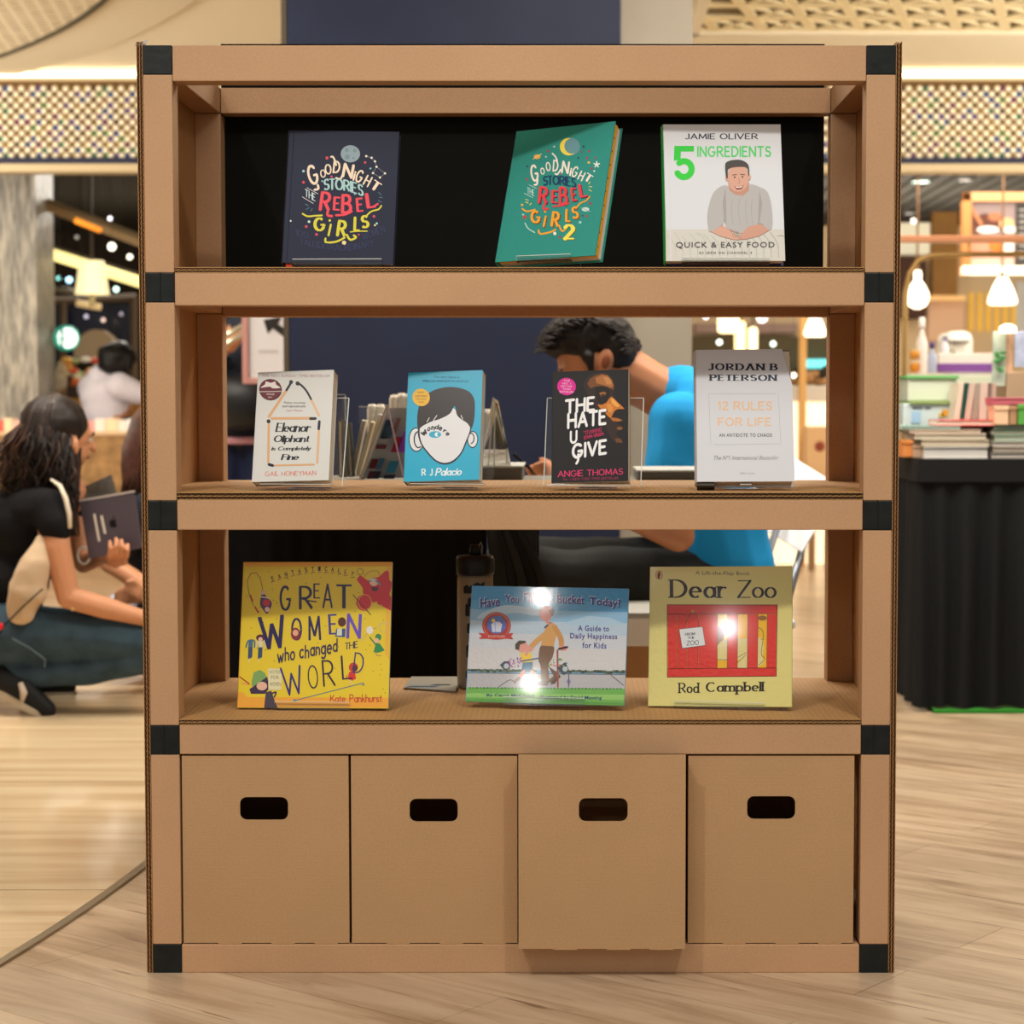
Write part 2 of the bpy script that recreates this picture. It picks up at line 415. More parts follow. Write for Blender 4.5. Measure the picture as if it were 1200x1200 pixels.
def flat_print(quad, p0, ux, uz, nrm, eps=.0004, **k):
    """print on a flat rectangle in space: p0 = top left, ux = width vector, uz = downward vector"""
    p0, ux, uz, nrm = map(Vector, (p0, ux, uz, nrm)); nrm.normalize()
    return Print(homography(quad), lambda u, v, l: p0 + ux * u + uz * v + nrm * eps * l, **k)
# ------------------------------------------------------------------ floor
def nodes(name):
    m = bpy.data.materials.new(name); m.use_nodes = True; nt = m.node_tree
    return m, nt, nt.nodes['Principled BSDF']
def N(nt, t, **k):
    n = nt.nodes.new(t)
    for a, b in k.items(): setattr(n, a, b)
    return n
def ramp(nt, stops):
    r = nt.nodes.new('ShaderNodeValToRGB'); e = r.color_ramp.elements
    while len(e) < len(stops): e.new(.5)
    for el, (p, c) in zip(e, stops): el.position = p; el.color = (*lin(c), 1)
    return r
def wood_floor():
    m, nt, b = nodes('laminate_planks'); L = nt.links.new
    tc = N(nt, 'ShaderNodeTexCoord'); mp = N(nt, 'ShaderNodeMapping'); L(tc.outputs['Object'], mp.inputs[0])
    mp.inputs['Rotation'].default_value = (0, 0, math.radians(-142))
    st = N(nt, 'ShaderNodeMapping'); L(mp.outputs[0], st.inputs[0]); st.inputs['Scale'].default_value = (1.1, 9, 1)
    n1 = N(nt, 'ShaderNodeTexNoise'); n1.inputs['Scale'].default_value = 1.6; n1.inputs['Detail'].default_value = 7; n1.inputs['Roughness'].default_value = .62; n1.inputs['Distortion'].default_value = .7
    L(st.outputs[0], n1.inputs[0])
    r1 = ramp(nt, [(.26, '94785c'), (.40, 'b59a7c'), (.52, 'c8ae90'), (.70, 'd8c2a4')]); L(n1.outputs[0], r1.inputs[0])
    br = N(nt, 'ShaderNodeTexBrick'); br.offset = .37; L(mp.outputs[0], br.inputs[0])
    for k, v in (('Scale', 1), ('Mortar Size', .0018), ('Brick Width', 1.25), ('Row Height', .19), ('Bias', 0)): br.inputs[k].default_value = v
    br.inputs['Color1'].default_value = (.86, .85, .84, 1); br.inputs['Color2'].default_value = (1.06, 1.05, 1.04, 1); br.inputs['Mortar'].default_value = (.62, .58, .52, 1)
    mx = N(nt, 'ShaderNodeMix', data_type='RGBA', blend_type='MULTIPLY'); mx.inputs[0].default_value = .8
    L(r1.outputs[0], mx.inputs[6]); L(br.outputs[0], mx.inputs[7])
    n2 = N(nt, 'ShaderNodeTexNoise'); s2 = N(nt, 'ShaderNodeMapping'); L(mp.outputs[0], s2.inputs[0]); s2.inputs['Scale'].default_value = (2.2, 22, 1)
    n2.inputs['Scale'].default_value = 2; n2.inputs['Detail'].default_value = 5; L(s2.outputs[0], n2.inputs[0])
    r2 = ramp(nt, [(.30, '9a8570'), (.37, 'ffffff')]); L(n2.outputs[0], r2.inputs[0])
    m2 = N(nt, 'ShaderNodeMix', data_type='RGBA', blend_type='MULTIPLY'); m2.inputs[0].default_value = .7
    L(mx.outputs[2], m2.inputs[6]); L(r2.outputs[0], m2.inputs[7]); L(m2.outputs[2], b.inputs['Base Color'])
    b.inputs['Roughness'].default_value = .3
    bp = N(nt, 'ShaderNodeBump'); bp.inputs['Strength'].default_value = .08; bp.inputs['Distance'].default_value = .004
    L(n1.outputs[0], bp.inputs['Height']); L(bp.outputs[0], b.inputs['Normal'])
    return m
def travertine():
    m, nt, b = nodes('striped_stone'); L = nt.links.new
    tc = N(nt, 'ShaderNodeTexCoord'); st = N(nt, 'ShaderNodeMapping'); L(tc.outputs['Object'], st.inputs[0]); st.inputs['Scale'].default_value = (.35, 5, 1)
    n1 = N(nt, 'ShaderNodeTexNoise'); n1.inputs['Scale'].default_value = 2.2; n1.inputs['Detail'].default_value = 8; n1.inputs['Roughness'].default_value = .6
    L(st.outputs[0], n1.inputs[0])
    r = ramp(nt, [(.25, 'b0916a'), (.36, 'c8ac86'), (.48, 'd6bc96'), (.60, 'dfc8a4'), (.74, 'd2b890')]); L(n1.outputs[0], r.inputs[0])
    L(r.outputs[0], b.inputs['Base Color'])
    b.inputs['Roughness'].default_value = .2
    return m
WOOD = wood_floor(); STONE = travertine()
g = G(); g.box(-9, 9, -6, 22, -.05, 0, WOOD); struct('floor', g)
# the circle of striped stone slabs set in the floor, its metal edge trim
CCX, CCY, CR = -8.915, 1.45, 8.0
def cpt(a, r): return (CCX + r * math.cos(a), CCY + r * math.sin(a))
A = [math.radians(-40 + 100 * i / 120) for i in range(121)]
slabs = bpy.data.objects.new('floor_stone_area', None); COL.objects.link(slabs); slabs['kind'] = 'structure'
ys = [-4.2, -3.0, -1.8, -.6, .60, 1.80, 3.0, 4.2, 5.4, 6.6, 7.8]
for j, (ya, yb) in enumerate(zip(ys, ys[1:])):
    ring = []
    for k in range(9):
        y = ya + .004 + (yb - ya - .008) * k / 8
        s = (y - CCY) / CR
        ring.append((CCX + math.sqrt(max(0, 1 - s * s)) * CR, y))
    poly = [(-8.9, ya + .004)] + ring + [(-8.9, yb - .004)]
    g = G(); g.slab(poly, .0005, .004, STONE); obj('stone_slab', g, None, slabs)
g = G(); n = len(A)
vs = []; 
for a in A:
    for r, z in ((CR, .0005), (CR, .006), (CR + .018, .006), (CR + .018, .0005), (CR - .0, .0005)): vs.append((*cpt(a, r), z))
fs = [(i * 5 + j, i * 5 + j + 1, (i + 1) * 5 + j + 1, (i + 1) * 5 + j) for i in range(n - 1) for j in range(4)]
g.add(vs, fs); struct('trim_1', g, mat('9b907c', .3, .8))

# ------------------------------------------------------------------ ceiling of the hall and the beaded fascia
CREAM = mat('e6dcc4', .8); CREAM2 = mat('dacfb6', .8)
ZC = 2.92
g = G(); g.box(-8, 8, 7.25, 8.9, ZC, ZC + .05, CREAM); g.box(-8, .63, -.6, 7.25, ZC, ZC + .05, CREAM)
struct('ceiling', g)
# a shallow curved step and the round fretted panel on the left
def ringslab(cx, cy, r0, r1, a0, a1, z0, z1, n, m):
    g = G(); vs = []
    for i in range(n + 1):
        a = math.radians(a0 + (a1 - a0) * i / n)
        for r, z in ((r0, z0), (r1, z0), (r1, z1), (r0, z1)): vs.append((cx + r * math.cos(a), cy + r * math.sin(a), z))
    fs = [(i * 4 + j, i * 4 + (j + 1) % 4, (i + 1) * 4 + (j + 1) % 4, (i + 1) * 4 + j) for i in range(n) for j in range(4)]
    g.add(vs, fs + [(0, 1, 2, 3), (n * 4 + 3, n * 4 + 2, n * 4 + 1, n * 4)], m); return g
DX, DY, DR = -9.5, 2.87, 8.0
struct('trim_2', ringslab(DX, DY, DR + .02, DR + .42, -20, 80, ZC - .03, ZC, 90, CREAM2))
struct('trim_3', ringslab(DX, DY, DR - .01, DR + .015, -20, 80, ZC - .06, ZC, 90, mat('4c4636', .6)))
def fret():
    m, nt, b = nodes('fretted_panel'); L = nt.links.new
    tc = N(nt, 'ShaderNodeTexCoord'); mp = N(nt, 'ShaderNodeMapping'); L(tc.outputs['Object'], mp.inputs[0]); mp.inputs['Rotation'].default_value = (0, 0, .5)
    br = N(nt, 'ShaderNodeTexBrick'); L(mp.outputs[0], br.inputs[0])
    for k, v in (('Scale', 1), ('Mortar Size', .012), ('Brick Width', .09), ('Row Height', .06)): br.inputs[k].default_value = v
    br.inputs['Color1'].default_value = (*lin('a8987a'), 1); br.inputs['Color2'].default_value = (*lin('c0ae8e'), 1); br.inputs['Mortar'].default_value = (*lin('e4d8bc'), 1)
    L(br.outputs[0], b.inputs['Base Color']); b.inputs['Roughness'].default_value = .8
    return m
g = G(); g.slab([(DX + (DR - .01) * math.cos(math.radians(3 * i)), DY + (DR - .01) * math.sin(math.radians(3 * i))) for i in range(120)], ZC - .05, ZC - .001, fret()); struct('ceiling_panel', g)
# open triangular lattice on the right
g = G(); g.box(.63, 8, -.6, 7.25, ZC + .016, ZC + .05, mat('7a6a4c', .9)); struct('ceiling_upper', g)  # dark colour stands for the shaded void above the lattice
g = G(); LAT = mat('ecdcb2', .7)
def bar(g, a, b, w, z0, z1, m):
    a = Vector(a); b = Vector(b); d = (b - a).normalized(); n = Vector((-d.y, d.x)) * w / 2
    g.slab([a + n, b + n, b - n, a - n], z0, z1, m)
PX, PY, SK_ = .25, .336, .085          # cell width, row depth, sideways step per row
def quad_bar(a, b, w, k=0): bar(g, a, b, w, ZC + k, ZC + .014 + k, LAT)
for j in range(12):
    y0, y1 = 7.2 - PY * (j + 1), 7.2 - PY * j
    quad_bar((.66, y1), (4.6, y1), .10)
    for i in range(-6, 16):
        def pt_(i_, y): return (.75 + i_ * PX - SK_ * (7.2 - y) / PY, y)
        A_, B_, C_, D_ = pt_(i, y0), pt_(i + 1, y0), pt_(i, y1), pt_(i + 1, y1)
        if min(A_[0], C_[0]) < .66 or B_[0] > 4.6: continue
        quad_bar(A_, C_, .055, -.0015)
        quad_bar(A_, D_, .022, -.003); quad_bar(B_, C_, .022, -.0045)
o = struct('ceiling_lattice', g); o['kind'] = 'structure'
g = G(); g.box(.6, 4.8, 7.2, 7.4, ZC - .02, ZC + .16, CREAM); g.box(.6, .66, 3.0, 7.25, ZC - .02, ZC + .16, CREAM); struct('trim_4', g)

# ---- beaded fascia
fas = thing('beaded_fascia', 'long fascia of white beads over coloured tiles below the cream ceiling', 'fascia', (0, 8.4, 0))
FX0, FX1, ZB, ZT = -4.6, 3.9, 2.40, 2.845
g = G(); g.box(FX0, FX1, .02, .06, ZB, ZT, mat('7a5c38', .8)); obj('backing', g, None, fas)
cols = ['6f5a34', '7d6238', '8a6a4c', '5d4a38', '94783f', '3f6f57', '5e4a86', '2f4f86', '6d2f5a', '4f7a3c']
g = G(); g2 = G(); px_, rz_ = .064, .032; rnd = random.Random(3)
BEAD = mat('fff3d8', .35)
nr = int((ZT - ZB) / rz_)
for j in range(nr):
    for i in range(int((FX1 - FX0) / px_)):
        x = FX0 + px_ * (i + .5 * (j % 2) + .25); z = ZB + rz_ * (j + .5)
        g.ell((x, 0, z), (.0185, .012, .0185), BEAD, nu=8, nv=4)
        c = rnd.choice(cols[:5]) if rnd.random() < .6 else rnd.choice(cols[5:])
        g2.box(x + px_ / 2 - .016, x + px_ / 2 + .016, .008, .02, z - .016, z + .016, mat(c, .3))
o = obj('bead', g, None, fas, smooth=True); o['kind'] = 'stuff'
o = obj('tile', g2, None, fas); o['kind'] = 'stuff'
g = G(); g.box(FX0, FX1, -.03, .06, 2.363, 2.403, mat('2e3148', .5)); obj('navy_rail', g, None, fas)
g = G(); g.box(FX0, FX1, -.06, .10, 2.318, 2.363, mat('cdbb98', .6)); obj('sill', g, None, fas)
g = G(); g.box(FX0, FX1, -.03, .06, 2.845, 2.862, mat('e8d6ae', .6)); obj('top_rail', g, None, fas)
cl = thing('cove_light', 'warm glowing light strip hidden above the beaded fascia', 'light', (0, 8.5, 2.875))
g = G(); g.box(FX0, FX1, -.03, .0, -.01, .03, mat('fff3da', .5, emit=5)); obj('light_strip', g, None, cl)
g = G(); g.box(FX0, FX1, 0, .03, -.012, .035, mat('d8c69c', .6)); obj('housing', g, None, cl)
# the beads are brightened by the added unseen lights at both sides

# ---- pillar with navy board behind the shelf
g = G(); yN = 3.45
xa, xb, xc = at(337, 20, yN).x, at(727, 20, yN).x, at(812, 20, yN).x
g.box(xa + .02, xc, yN, yN + 1.2, 0, ZC, mat('8d8578', .75, noise_s=3, noise_a=.06)); struct('wall_pillar', g)
t = thing('navy_board', 'tall dark navy board fixed to the front of the grey pillar behind the shelf', 'board', ((xa + xb) / 2, yN - .02, 0))
g = G(); g.box(xa, xb, yN - .03, yN - .002, .12, 2.91, mat('1c2238', .55, noise_s=6, noise_a=.1)); wpart('panel', g, None, t, bevel=.003)
g = G(); g.box(xa - .018, xa, yN - .032, yN, .12, 2.91, mat('4a4136', .5)); wpart('edge_strip', g, None, t)

# ---- far shell: walls and lower ceilings of the shops behind
g = G(); g.box(.92, 6, 12.6, 12.7, 0, 2.36, mat('d8bc94', .8)); struct('wall_cafe', g)
g = G(); g.box(-9, 1.2, 18, 18.2, 0, 4, mat('3b3128', .9)); g.box(1.2, 9, 18, 18.2, 0, 4, mat('b58d62', .85)); struct('wall_back', g)
g = G(); g.box(-9, .9, 8.62, 18, 2.74, 2.8, mat('3d372b', .9)); struct('ceiling_left_shop', g)
g = G(); g.box(.9, 9, 8.62, 18, 2.80, 2.85, mat('2f2b26', .9)); struct('ceiling_right_shop', g)
sl = bpy.data.objects['ceiling_right_shop']
rnd = random.Random(5); SLM = mat('6c675e', .6)
for i in range(52):
    x = .95 + i * .15
    g = G(); g.box(x, x + .115, 8.66, 17.9, 2.765, 2.80, SLM); obj('slat', g, None, sl)
g = G(); g.box(-9.1, -9, -2, 18, 0, 3.4, mat('d6c6a6', .9)); struct('wall_left', g)
g = G(); g.box(9, 9.1, -2, 18, 0, 3.4, mat('d6c6a6', .9)); struct('wall_right', g)
# ------------------------------------------------------------------ cardboard
def card(hexc, axis=None, per=.0075, amt=.05):
    m, nt, b = nodes('cardboard_' + hexc + (axis or '')); L = nt.links.new
    tc = N(nt, 'ShaderNodeTexCoord')
    n = N(nt, 'ShaderNodeTexNoise'); n.inputs['Scale'].default_value = 260; n.inputs['Detail'].default_value = 3; L(tc.outputs['Object'], n.inputs[0])
    n3 = N(nt, 'ShaderNodeTexNoise'); n3.inputs['Scale'].default_value = 3.5; n3.inputs['Detail'].default_value = 3; L(tc.outputs['Object'], n3.inputs[0])
    c = lin(hexc)
    r = ramp(nt, [(.3, hexc), (.7, hexc)]); r.color_ramp.elements[0].color = (*[x * .94 for x in c], 1); r.color_ramp.elements[1].color = (*[x * 1.05 for x in c], 1)
    L(n.outputs[0], r.inputs[0])
    r3 = ramp(nt, [(.3, 'ffffff'), (.7, 'ffffff')]); r3.color_ramp.elements[0].color = (.93, .92, .91, 1); r3.color_ramp.elements[1].color = (1.04, 1.03, 1.03, 1)
    L(n3.outputs[0], r3.inputs[0])
    mx = N(nt, 'ShaderNodeMix', data_type='RGBA', blend_type='MULTIPLY'); mx.inputs[0].default_value = 1
    L(r.outputs[0], mx.inputs[6]); L(r3.outputs[0], mx.inputs[7]); out = mx.outputs[2]
    b.inputs['Roughness'].default_value = .62; b.inputs['Specular IOR Level'].default_value = .35
    if axis:
        w = N(nt, 'ShaderNodeTexWave'); w.wave_type = 'BANDS'; w.bands_direction = axis; w.inputs['Scale'].default_value = 2 * PI / per / 20 ; w.inputs['Distortion'].default_value = 0
        L(tc.outputs['Object'], w.inputs[0])
        bp = N(nt, 'ShaderNodeBump'); bp.inputs['Strength'].default_value = amt * 4; bp.inputs['Distance'].default_value = .0008
        L(w.outputs[1], bp.inputs['Height']); L(bp.outputs[0], b.inputs['Normal'])
        mw = N(nt, 'ShaderNodeMix', data_type='RGBA', blend_type='MULTIPLY'); mw.inputs[0].default_value = amt * 2
        L(out, mw.inputs[6]); L(w.outputs[0], mw.inputs[7]); out = mw.outputs[2]
    L(out, b.inputs['Base Color'])
    return m
CB = card('c39a73'); CBB = card('bd976c', 'Z', .006, .008); CBT = card('c1955f', 'X', .010, .05); CBS = card('b58655')
TAPE = mat('1c1f1e', .38, bump=.35, bump_s=60, noise_s=40, noise_a=.25)
FLUTE = card('946a42'); CORE = mat('6f4c2c', .9)
X0, X1 = -.7425, .561; PW = .0505; XI0, XI1 = X0 + PW, X1 - PW; DEP = .54; HT = 1.6274
sh = thing('cardboard_bookshelf', 'tall open brown cardboard bookshelf with black taped corners, four levels', 'bookshelf')
LV = [(0, .0506), (.3907, .4422), (.7872, .8396), (1.1789, 1.2352), (1.566, HT)]       # beams
CN = [(0, .0506), (.3907, .4415), (.7872, .838), (1.1849, 1.2352), (1.5777, HT)]       # taped corners
for yA, yB, side in ((0, PW, 'front'), (DEP - PW, DEP, 'back')):
    for xa, xb in ((X0, XI0), (XI1, X1)):
        for (c0, c1), (d0, d1) in zip(CN, CN[1:]):
            g = G(); g.box(xa, xb, yA, yB, c1 + .0006, d0 - .0006, CB); obj('post', g, None, sh, bevel=.0016)
        for c0, c1 in CN:
            g = G(); g.box(xa - .0002, xb + .0002, yA - .0008, yB + .0004, c0, c1, TAPE)
            # folded tape seam, a little proud
            if c0 > 0 and c1 < 1.5 and side == 'front':
                xm = (xa + xb) / 2 + random.uniform(-.004, .004)
                g.box(xm - .0012, xm + .0012, yA - .0022, yA, c0 + .001, c1 + .0015, TAPE)
            o = obj('corner_wrap', g, None, sh, bevel=.0012); o['label'] = 'black taped corner'
    for i, (b0, b1) in enumerate(LV):
        g = G(); yy = (yA, yB)
        if side == 'back' and i in (1, 2, 3): b1 = b1 - .001; 
        zz0 = b0 if side == 'front' or i < 4 else 1.5777
        g.box(XI0 + .0006, XI1 - .0006, yA + .0004, yB, zz0, b1, CB); obj(side + '_beam', g, None, sh, bevel=.0016)
for xa, xb in ((X0 + .0005, XI0), (XI1, X1 - .0005)):
    for i, (c0, c1) in enumerate(CN):
        g = G(); g.box(xa, xb, PW, DEP - PW, c0, c1, CB); obj('side_beam', g, None, sh, bevel=.0016)
def flutes(g, along, L0, L1, t0, t1, depth0, depth1, per, layers=2, axis='x', m=None, th=.0011, lm=None):
    """corrugated sheet seen on its cut edge: liners and wavy flutes"""
    H = t1 - t0; lay = (H - th) / layers
    def P3(s, t, y): return (s, y, t) if axis == 'x' else (t, y, s)
    for k in range(layers + 1):
        a = t0 + lay * k
        vs = [P3(s, t, y) for s in (L0, L1) for t in (a, a + th) for y in (depth0, depth1)]
        g.add(vs, [(0, 1, 3, 2), (4, 6, 7, 5), (0, 4, 5, 1), (2, 3, 7, 6), (0, 2, 6, 4), (1, 5, 7, 3)], lm or m)
    n = int((L1 - L0) / per) * 6
    for k in range(layers):
        c = t0 + lay * (k + .5) + th / 2; amp = (lay - th) / 2; vs = []
        for i in range(n + 1):
            s = L0 + (L1 - L0) * i / n; t = c + amp * math.sin(2 * PI * i / 6 + k * 1.3)
            for dt in (-th * .45, th * .45):
                vs.append(P3(s, t + dt, depth0)); vs.append(P3(s, t + dt, depth1))
        fs = []
        for i in range(n):
            a = i * 4; b = a + 4
            fs += [(a, a + 2, b + 2, b), (a, b, b + 1, a + 1), (a + 2, a + 3, b + 3, b + 2)]
        g.add(vs, fs, m)
for i, (z0, z1) in enumerate(((.4422, .4528), (.8396, .8531), (1.2352, 1.2455))):
    g = G(); z0 += .0004
    g.box(XI0 + .001, XI1 - .001, .2, DEP - .002, z0, z1, CBT); b = obj('shelf_board', g, None, sh)
    g = G(); flutes(g, 'x', XI0 + .001, XI1 - .001, z0, z1, .0005, .2, .0105, 2, 'x', FLUTE, lm=CBT)
    o = obj('corrugated_edge', g, None, b)
    # flaps of board between the posts and the side sheet
    for u0, u1 in ((X0 + .001, XI0), (XI1, X1 - .001)): g = G(); g.box(u0, u1, PW + .001, DEP - PW - .001, z0, z1, CBT); obj('board_tab', g, None, b)
g = G(); g.box(XI0 + .001, XI1 - .001, .05, DEP, .040, .0505, CBT); obj('base_board', g, None, sh)
for xa, xb in ((X0 - .0108, X0 - .0003), (X1 + .0003, X1 + .0108)):
    g = G(); g.box(xa, xb, .07, DEP + .004, .001, HT + .006, CBS); s_ = obj('side_sheet', g, None, sh)
    g = G(); flutes(g, 'z', .001, HT + .006, xa, xb, -.0005, .07, .0095, 2, 'z', FLUTE, .0009, CBS); obj('corrugated_edge', g, None, s_)
g = G(); g.box(-.699, .5036, DEP + .0045, DEP + .0095, 1.188, 1.722, mat('161613', .8, spec=.08)); o = obj('back_panel', g, None, sh); o['label'] = 'black back panel behind the top level'
# crumpled tape end at the top left corner
g = G(); g.add([(-.757, 0, 1.626), (-.735, -.001, 1.630), (-.738, .02, 1.640), (-.758, .015, 1.634)], [(0, 1, 2, 3)]); o = obj('tape_end', g, mat('b9b9b4', .3), sh)

# ------------------------------------------------------------------ four cardboard storage boxes
def rrect(x0, x1, z0, z1, r, n=5):
    P_ = []
    for cx_, cz, a in ((x1 - r, z1 - r, 0), (x0 + r, z1 - r, 90), (x0 + r, z0 + r, 180), (x1 - r, z0 + r, 270)):
        for i in range(n + 1): t = math.radians(a + 90 * i / n); P_.append((cx_ + r * math.cos(t), cz + r * math.sin(t)))
    return P_
def storage_box(x0, x1, z0, z1, y0, hx, hz, label, depth=.44, zf=None):
    hw, hh = .0425, .0205
    t = thing('storage_box', label, 'box', ((x0 + x1) / 2, y0, z0), 'cardboard storage boxes on the lowest level')
    g = G(); th = .004
    g.box(x0, x0 + th, y0 + th, y0 + depth, z0, z1 - .004, CBB); g.box(x1 - th, x1, y0 + th, y0 + depth, z0, z1 - .004, CBB)
    g.box(x0, x1, y0 + depth - th, y0 + depth, z0, z1 - .004, CBB); g.box(x0, x1, y0 + th, y0 + depth, z0, z0 + th, CBB)
    wpart('box_body', g, None, t)
    # front panel with the handle hole cut through it
    z1 = zf or z1
    inner = rrect(hx - hw, hx + hw, hz - hh, hz + hh, .012); g = G(); n = len(inner)
    outr = [(x0, z0), (x1, z0), (x1, z1), (x0, z1)]
    tri = tessellate_polygon([[Vector((p[0], p[1], 0)) for p in outr], [Vector((p[0], p[1], 0)) for p in inner]])
    pts = outr + inner; k = len(pts)
    fs = [tuple(t_) for t_ in tri] + [tuple(i + k for i in t_) for t_ in tri] + [(i, (i + 1) % 4, k + (i + 1) % 4, k + i) for i in range(4)]
    fs += [(4 + i, 4 + (i + 1) % n, k + 4 + (i + 1) % n, k + 4 + i) for i in range(n)]
    g.add([(p[0], y0, p[1]) for p in pts] + [(p[0], y0 + th, p[1]) for p in pts], fs, CBB)
    wpart('front_panel', g, None, t)
    # folded-over inner lip behind the hole and bottom tabs
    g = G(); g.box(hx - .05, hx + .05, y0 + .0045, y0 + .0085, hz - hh - .045, hz - hh - .002, CBB); wpart('inner_lip', g, None, t)
    for u in (.28, .60, .86): g = G(); g.box(x0 + (x1 - x0) * (u - .07), x0 + (x1 - x0) * (u + .07), y0 - .0012, y0 + .002, z0 - .0014, z0 + .0008, CBB); wpart('bottom_tab', g, None, t)
    return t
zb, zt = .0526, .3875
def hz_(y): return at(600, y, 0).z
storage_box(-.6885, -.3944, zb, zt, .004, at(309, 948, 0).x, hz_(948), 'cardboard storage box with handle hole, leftmost of the four at the bottom')
storage_box(-.3899, -.0963, zb, zt, .004, at(508, 950, 0).x, hz_(950), 'cardboard storage box second from left, partly shaded by the pulled-out box')
storage_box(-.0930, .1985, max(.0512, at(700, 1112, -.047).z), .3895, -.047, at(707, 949, -.047).x, at(707, 949, -.047).z, 'cardboard storage box pulled out a little in front of the others', zf=at(700, 884.5, -.047).z)
storage_box(.2060, .4990, zb, zt, .004, at(904, 947, 0).x, hz_(947), 'cardboard storage box with handle hole, rightmost of the four at the bottom')
# ------------------------------------------------------------------ books on the shelf
def book_matrix(X, Y, z, yaw, tilt, roll):
    return Matrix.Translation((X, Y, z)) @ Matrix.Rotation(math.radians(yaw), 4, 'Z') @ Matrix.Rotation(math.radians(-tilt), 4, 'X') @ Matrix.Rotation(math.radians(roll), 4, 'Y')
PAGE = mat('d9cfbd', .8, noise_s=30, noise_a=.1, stretch=(1, 60, 1))
def book(label, fit, T, cover, quad, hard=False, spine=None, cut=None, fan=0, rough=.32, pages=None, back=None, coat=0, bump=0, lift=None):
    X, Y, z, yaw, tilt, roll, W_, H_ = fit
    M = book_matrix(X, Y, z, yaw, tilt, roll)
    t = thing('book', label, 'book', group='books displayed on the cardboard shelf', M=M)
    cm = mat(cover, rough, coat=coat, bump=bump, bump_s=90); c = .0022 if hard else .0006; o = .003 if hard else 0
    hw = W_ / 2
    outline = [(-hw, 0), (hw, 0), (hw, H_), (-hw, H_)]
    if cut: outline = [(-hw, 0), (hw, 0)] + [(-hw + W_ * u, H_ * (1 - v)) for u, v in cut] + [(-hw, H_)]
    g = G(); g.prism(outline, 0, c, cm); fc = obj('front_cover', g, None, t)
    if fan:  # the cover stands a little open from the pages
        fc.location = (-hw, 0, 0); 
        for v in fc.data.vertices: v.co.x += hw
        fc.rotation_euler = (0, 0, -math.radians(fan))
    g = G(); pg = pages or PAGE
    g.box(-hw + .002, hw - o - .0006, c + .0001, T - c - .0001, o + .0006, H_ - o - .0006, pg); obj('page_block', g, None, t)
    g = G(); g.box(-hw, hw, T - c, T, 0, H_, mat(back or cover, rough)); obj('back_cover', g, None, t)
    g = G()
    sm = mat(spine or cover, rough)
    if hard:
        pr = [(-hw + .001, 0)] + [(-hw - .0035 * math.sin(PI * i / 6), T * i / 6) for i in range(7)] + [(-hw + .001, T)]
        g.slab(pr, 0, H_, sm)
    else: g.box(-hw - .0005, -hw + .0005, 0, T, 0, H_, sm)
    obj('spine', g, None, t)
    if hard:
        g = G(); g.box(-hw + .0075, -hw + .0095, -.00025, .0002, 0, H_, mat(cover, .6, noise_s=3, noise_a=.01)); obj('hinge_groove', g, None, fc if not fan else t)
    fn = homography(quad)
    off = hw if fan else 0
    def to3(u, v, l): return (-hw + off + W_ * u, -.00007 * l - .0001, H_ * (1 - v))
    boxes = []
    def pr(rough=rough): return Print(fn, to3, rough, coat, boxes)
    return t, fc, pr
def stand(label, fit, T, bz, w, h, lipw=None, lh=.010, dx=0):
    X, Y, z, yaw, tilt, roll, W_, H_ = fit
    R0 = Matrix.Translation((X, Y, bz)) @ Matrix.Rotation(math.radians(yaw), 4, 'Z')
    t = thing('acrylic_stand', label, 'book stand', group='clear acrylic book stands', M=R0)
    L = Matrix.Translation((dx, 0, z - bz)) @ Matrix.Rotation(math.radians(-tilt), 4, 'X')
    lw = lipw or w; low = z - bz < .007; zz = -.0016 if low else -.0030 - .0004 * abs(roll); T2 = T + .0015; T3 = min(T2, .012) if not low else .001
    g = G(); g.box(-.035 + dx, .035 + dx, .03 + T, .085 + T, .0004, .0016, ACR); obj('base_plate', g, None, t)
    g = G(); g.box(-w / 2, w / 2, T2, T2 + .002, .012, h, ACR, M=L); obj('back_plate', g, None, t)
    g = G(); g.box(-lw / 2, lw / 2, -.0045, T3, zz - .0012, zz, ACR, M=L); obj('ledge', g, None, t)
    g = G(); g.box(-lw / 2, lw / 2, -.0065, -.0045, zz - .0012, lh, ACR, M=L); obj('lip', g, None, t)
    g = G(); g.box(-lw / 2, lw / 2, -.0066, -.0044, lh + .0001, lh + .0011, ACR_EDGE, M=L); obj('lip_edge', g, None, t)
    if h > .1:
        for s in (-1, 1):
            g = G(); g.box(s * w / 2 - .0007, s * w / 2 + .0007, T2 - .0003, T2 + .0023, 0, h, ACR_EDGE, M=L); obj('plate_edge', g, None, t)
        g = G(); g.box(-w / 2, w / 2, T2 - .0003, T2 + .0023, h, h + .001, ACR_EDGE, M=L); obj('plate_edge', g, None, t)
    # prop from the plate down to the base
    pz = L @ Vector((0, T2 + .002, min(h, .07) * .8))
    g = G(); g.add([(-.03 + dx, pz.y, pz.z), (.03 + dx, pz.y, pz.z), (.03 + dx, pz.y + .03, .0016), (-.03 + dx, pz.y + .03, .0016), (-.03 + dx, pz.y + .002, pz.z), (.03 + dx, pz.y + .002, pz.z), (.03 + dx, pz.y + .032, .0016), (-.03 + dx, pz.y + .032, .0016)], [(0, 1, 2, 3), (7, 6, 5, 4), (0, 4, 5, 1), (2, 6, 7, 3), (1, 5, 6, 2), (0, 3, 7, 4)], ACR); obj('prop', g, None, t)
    return t
B1, B2, B3 = 1.2457, .8533, .4530

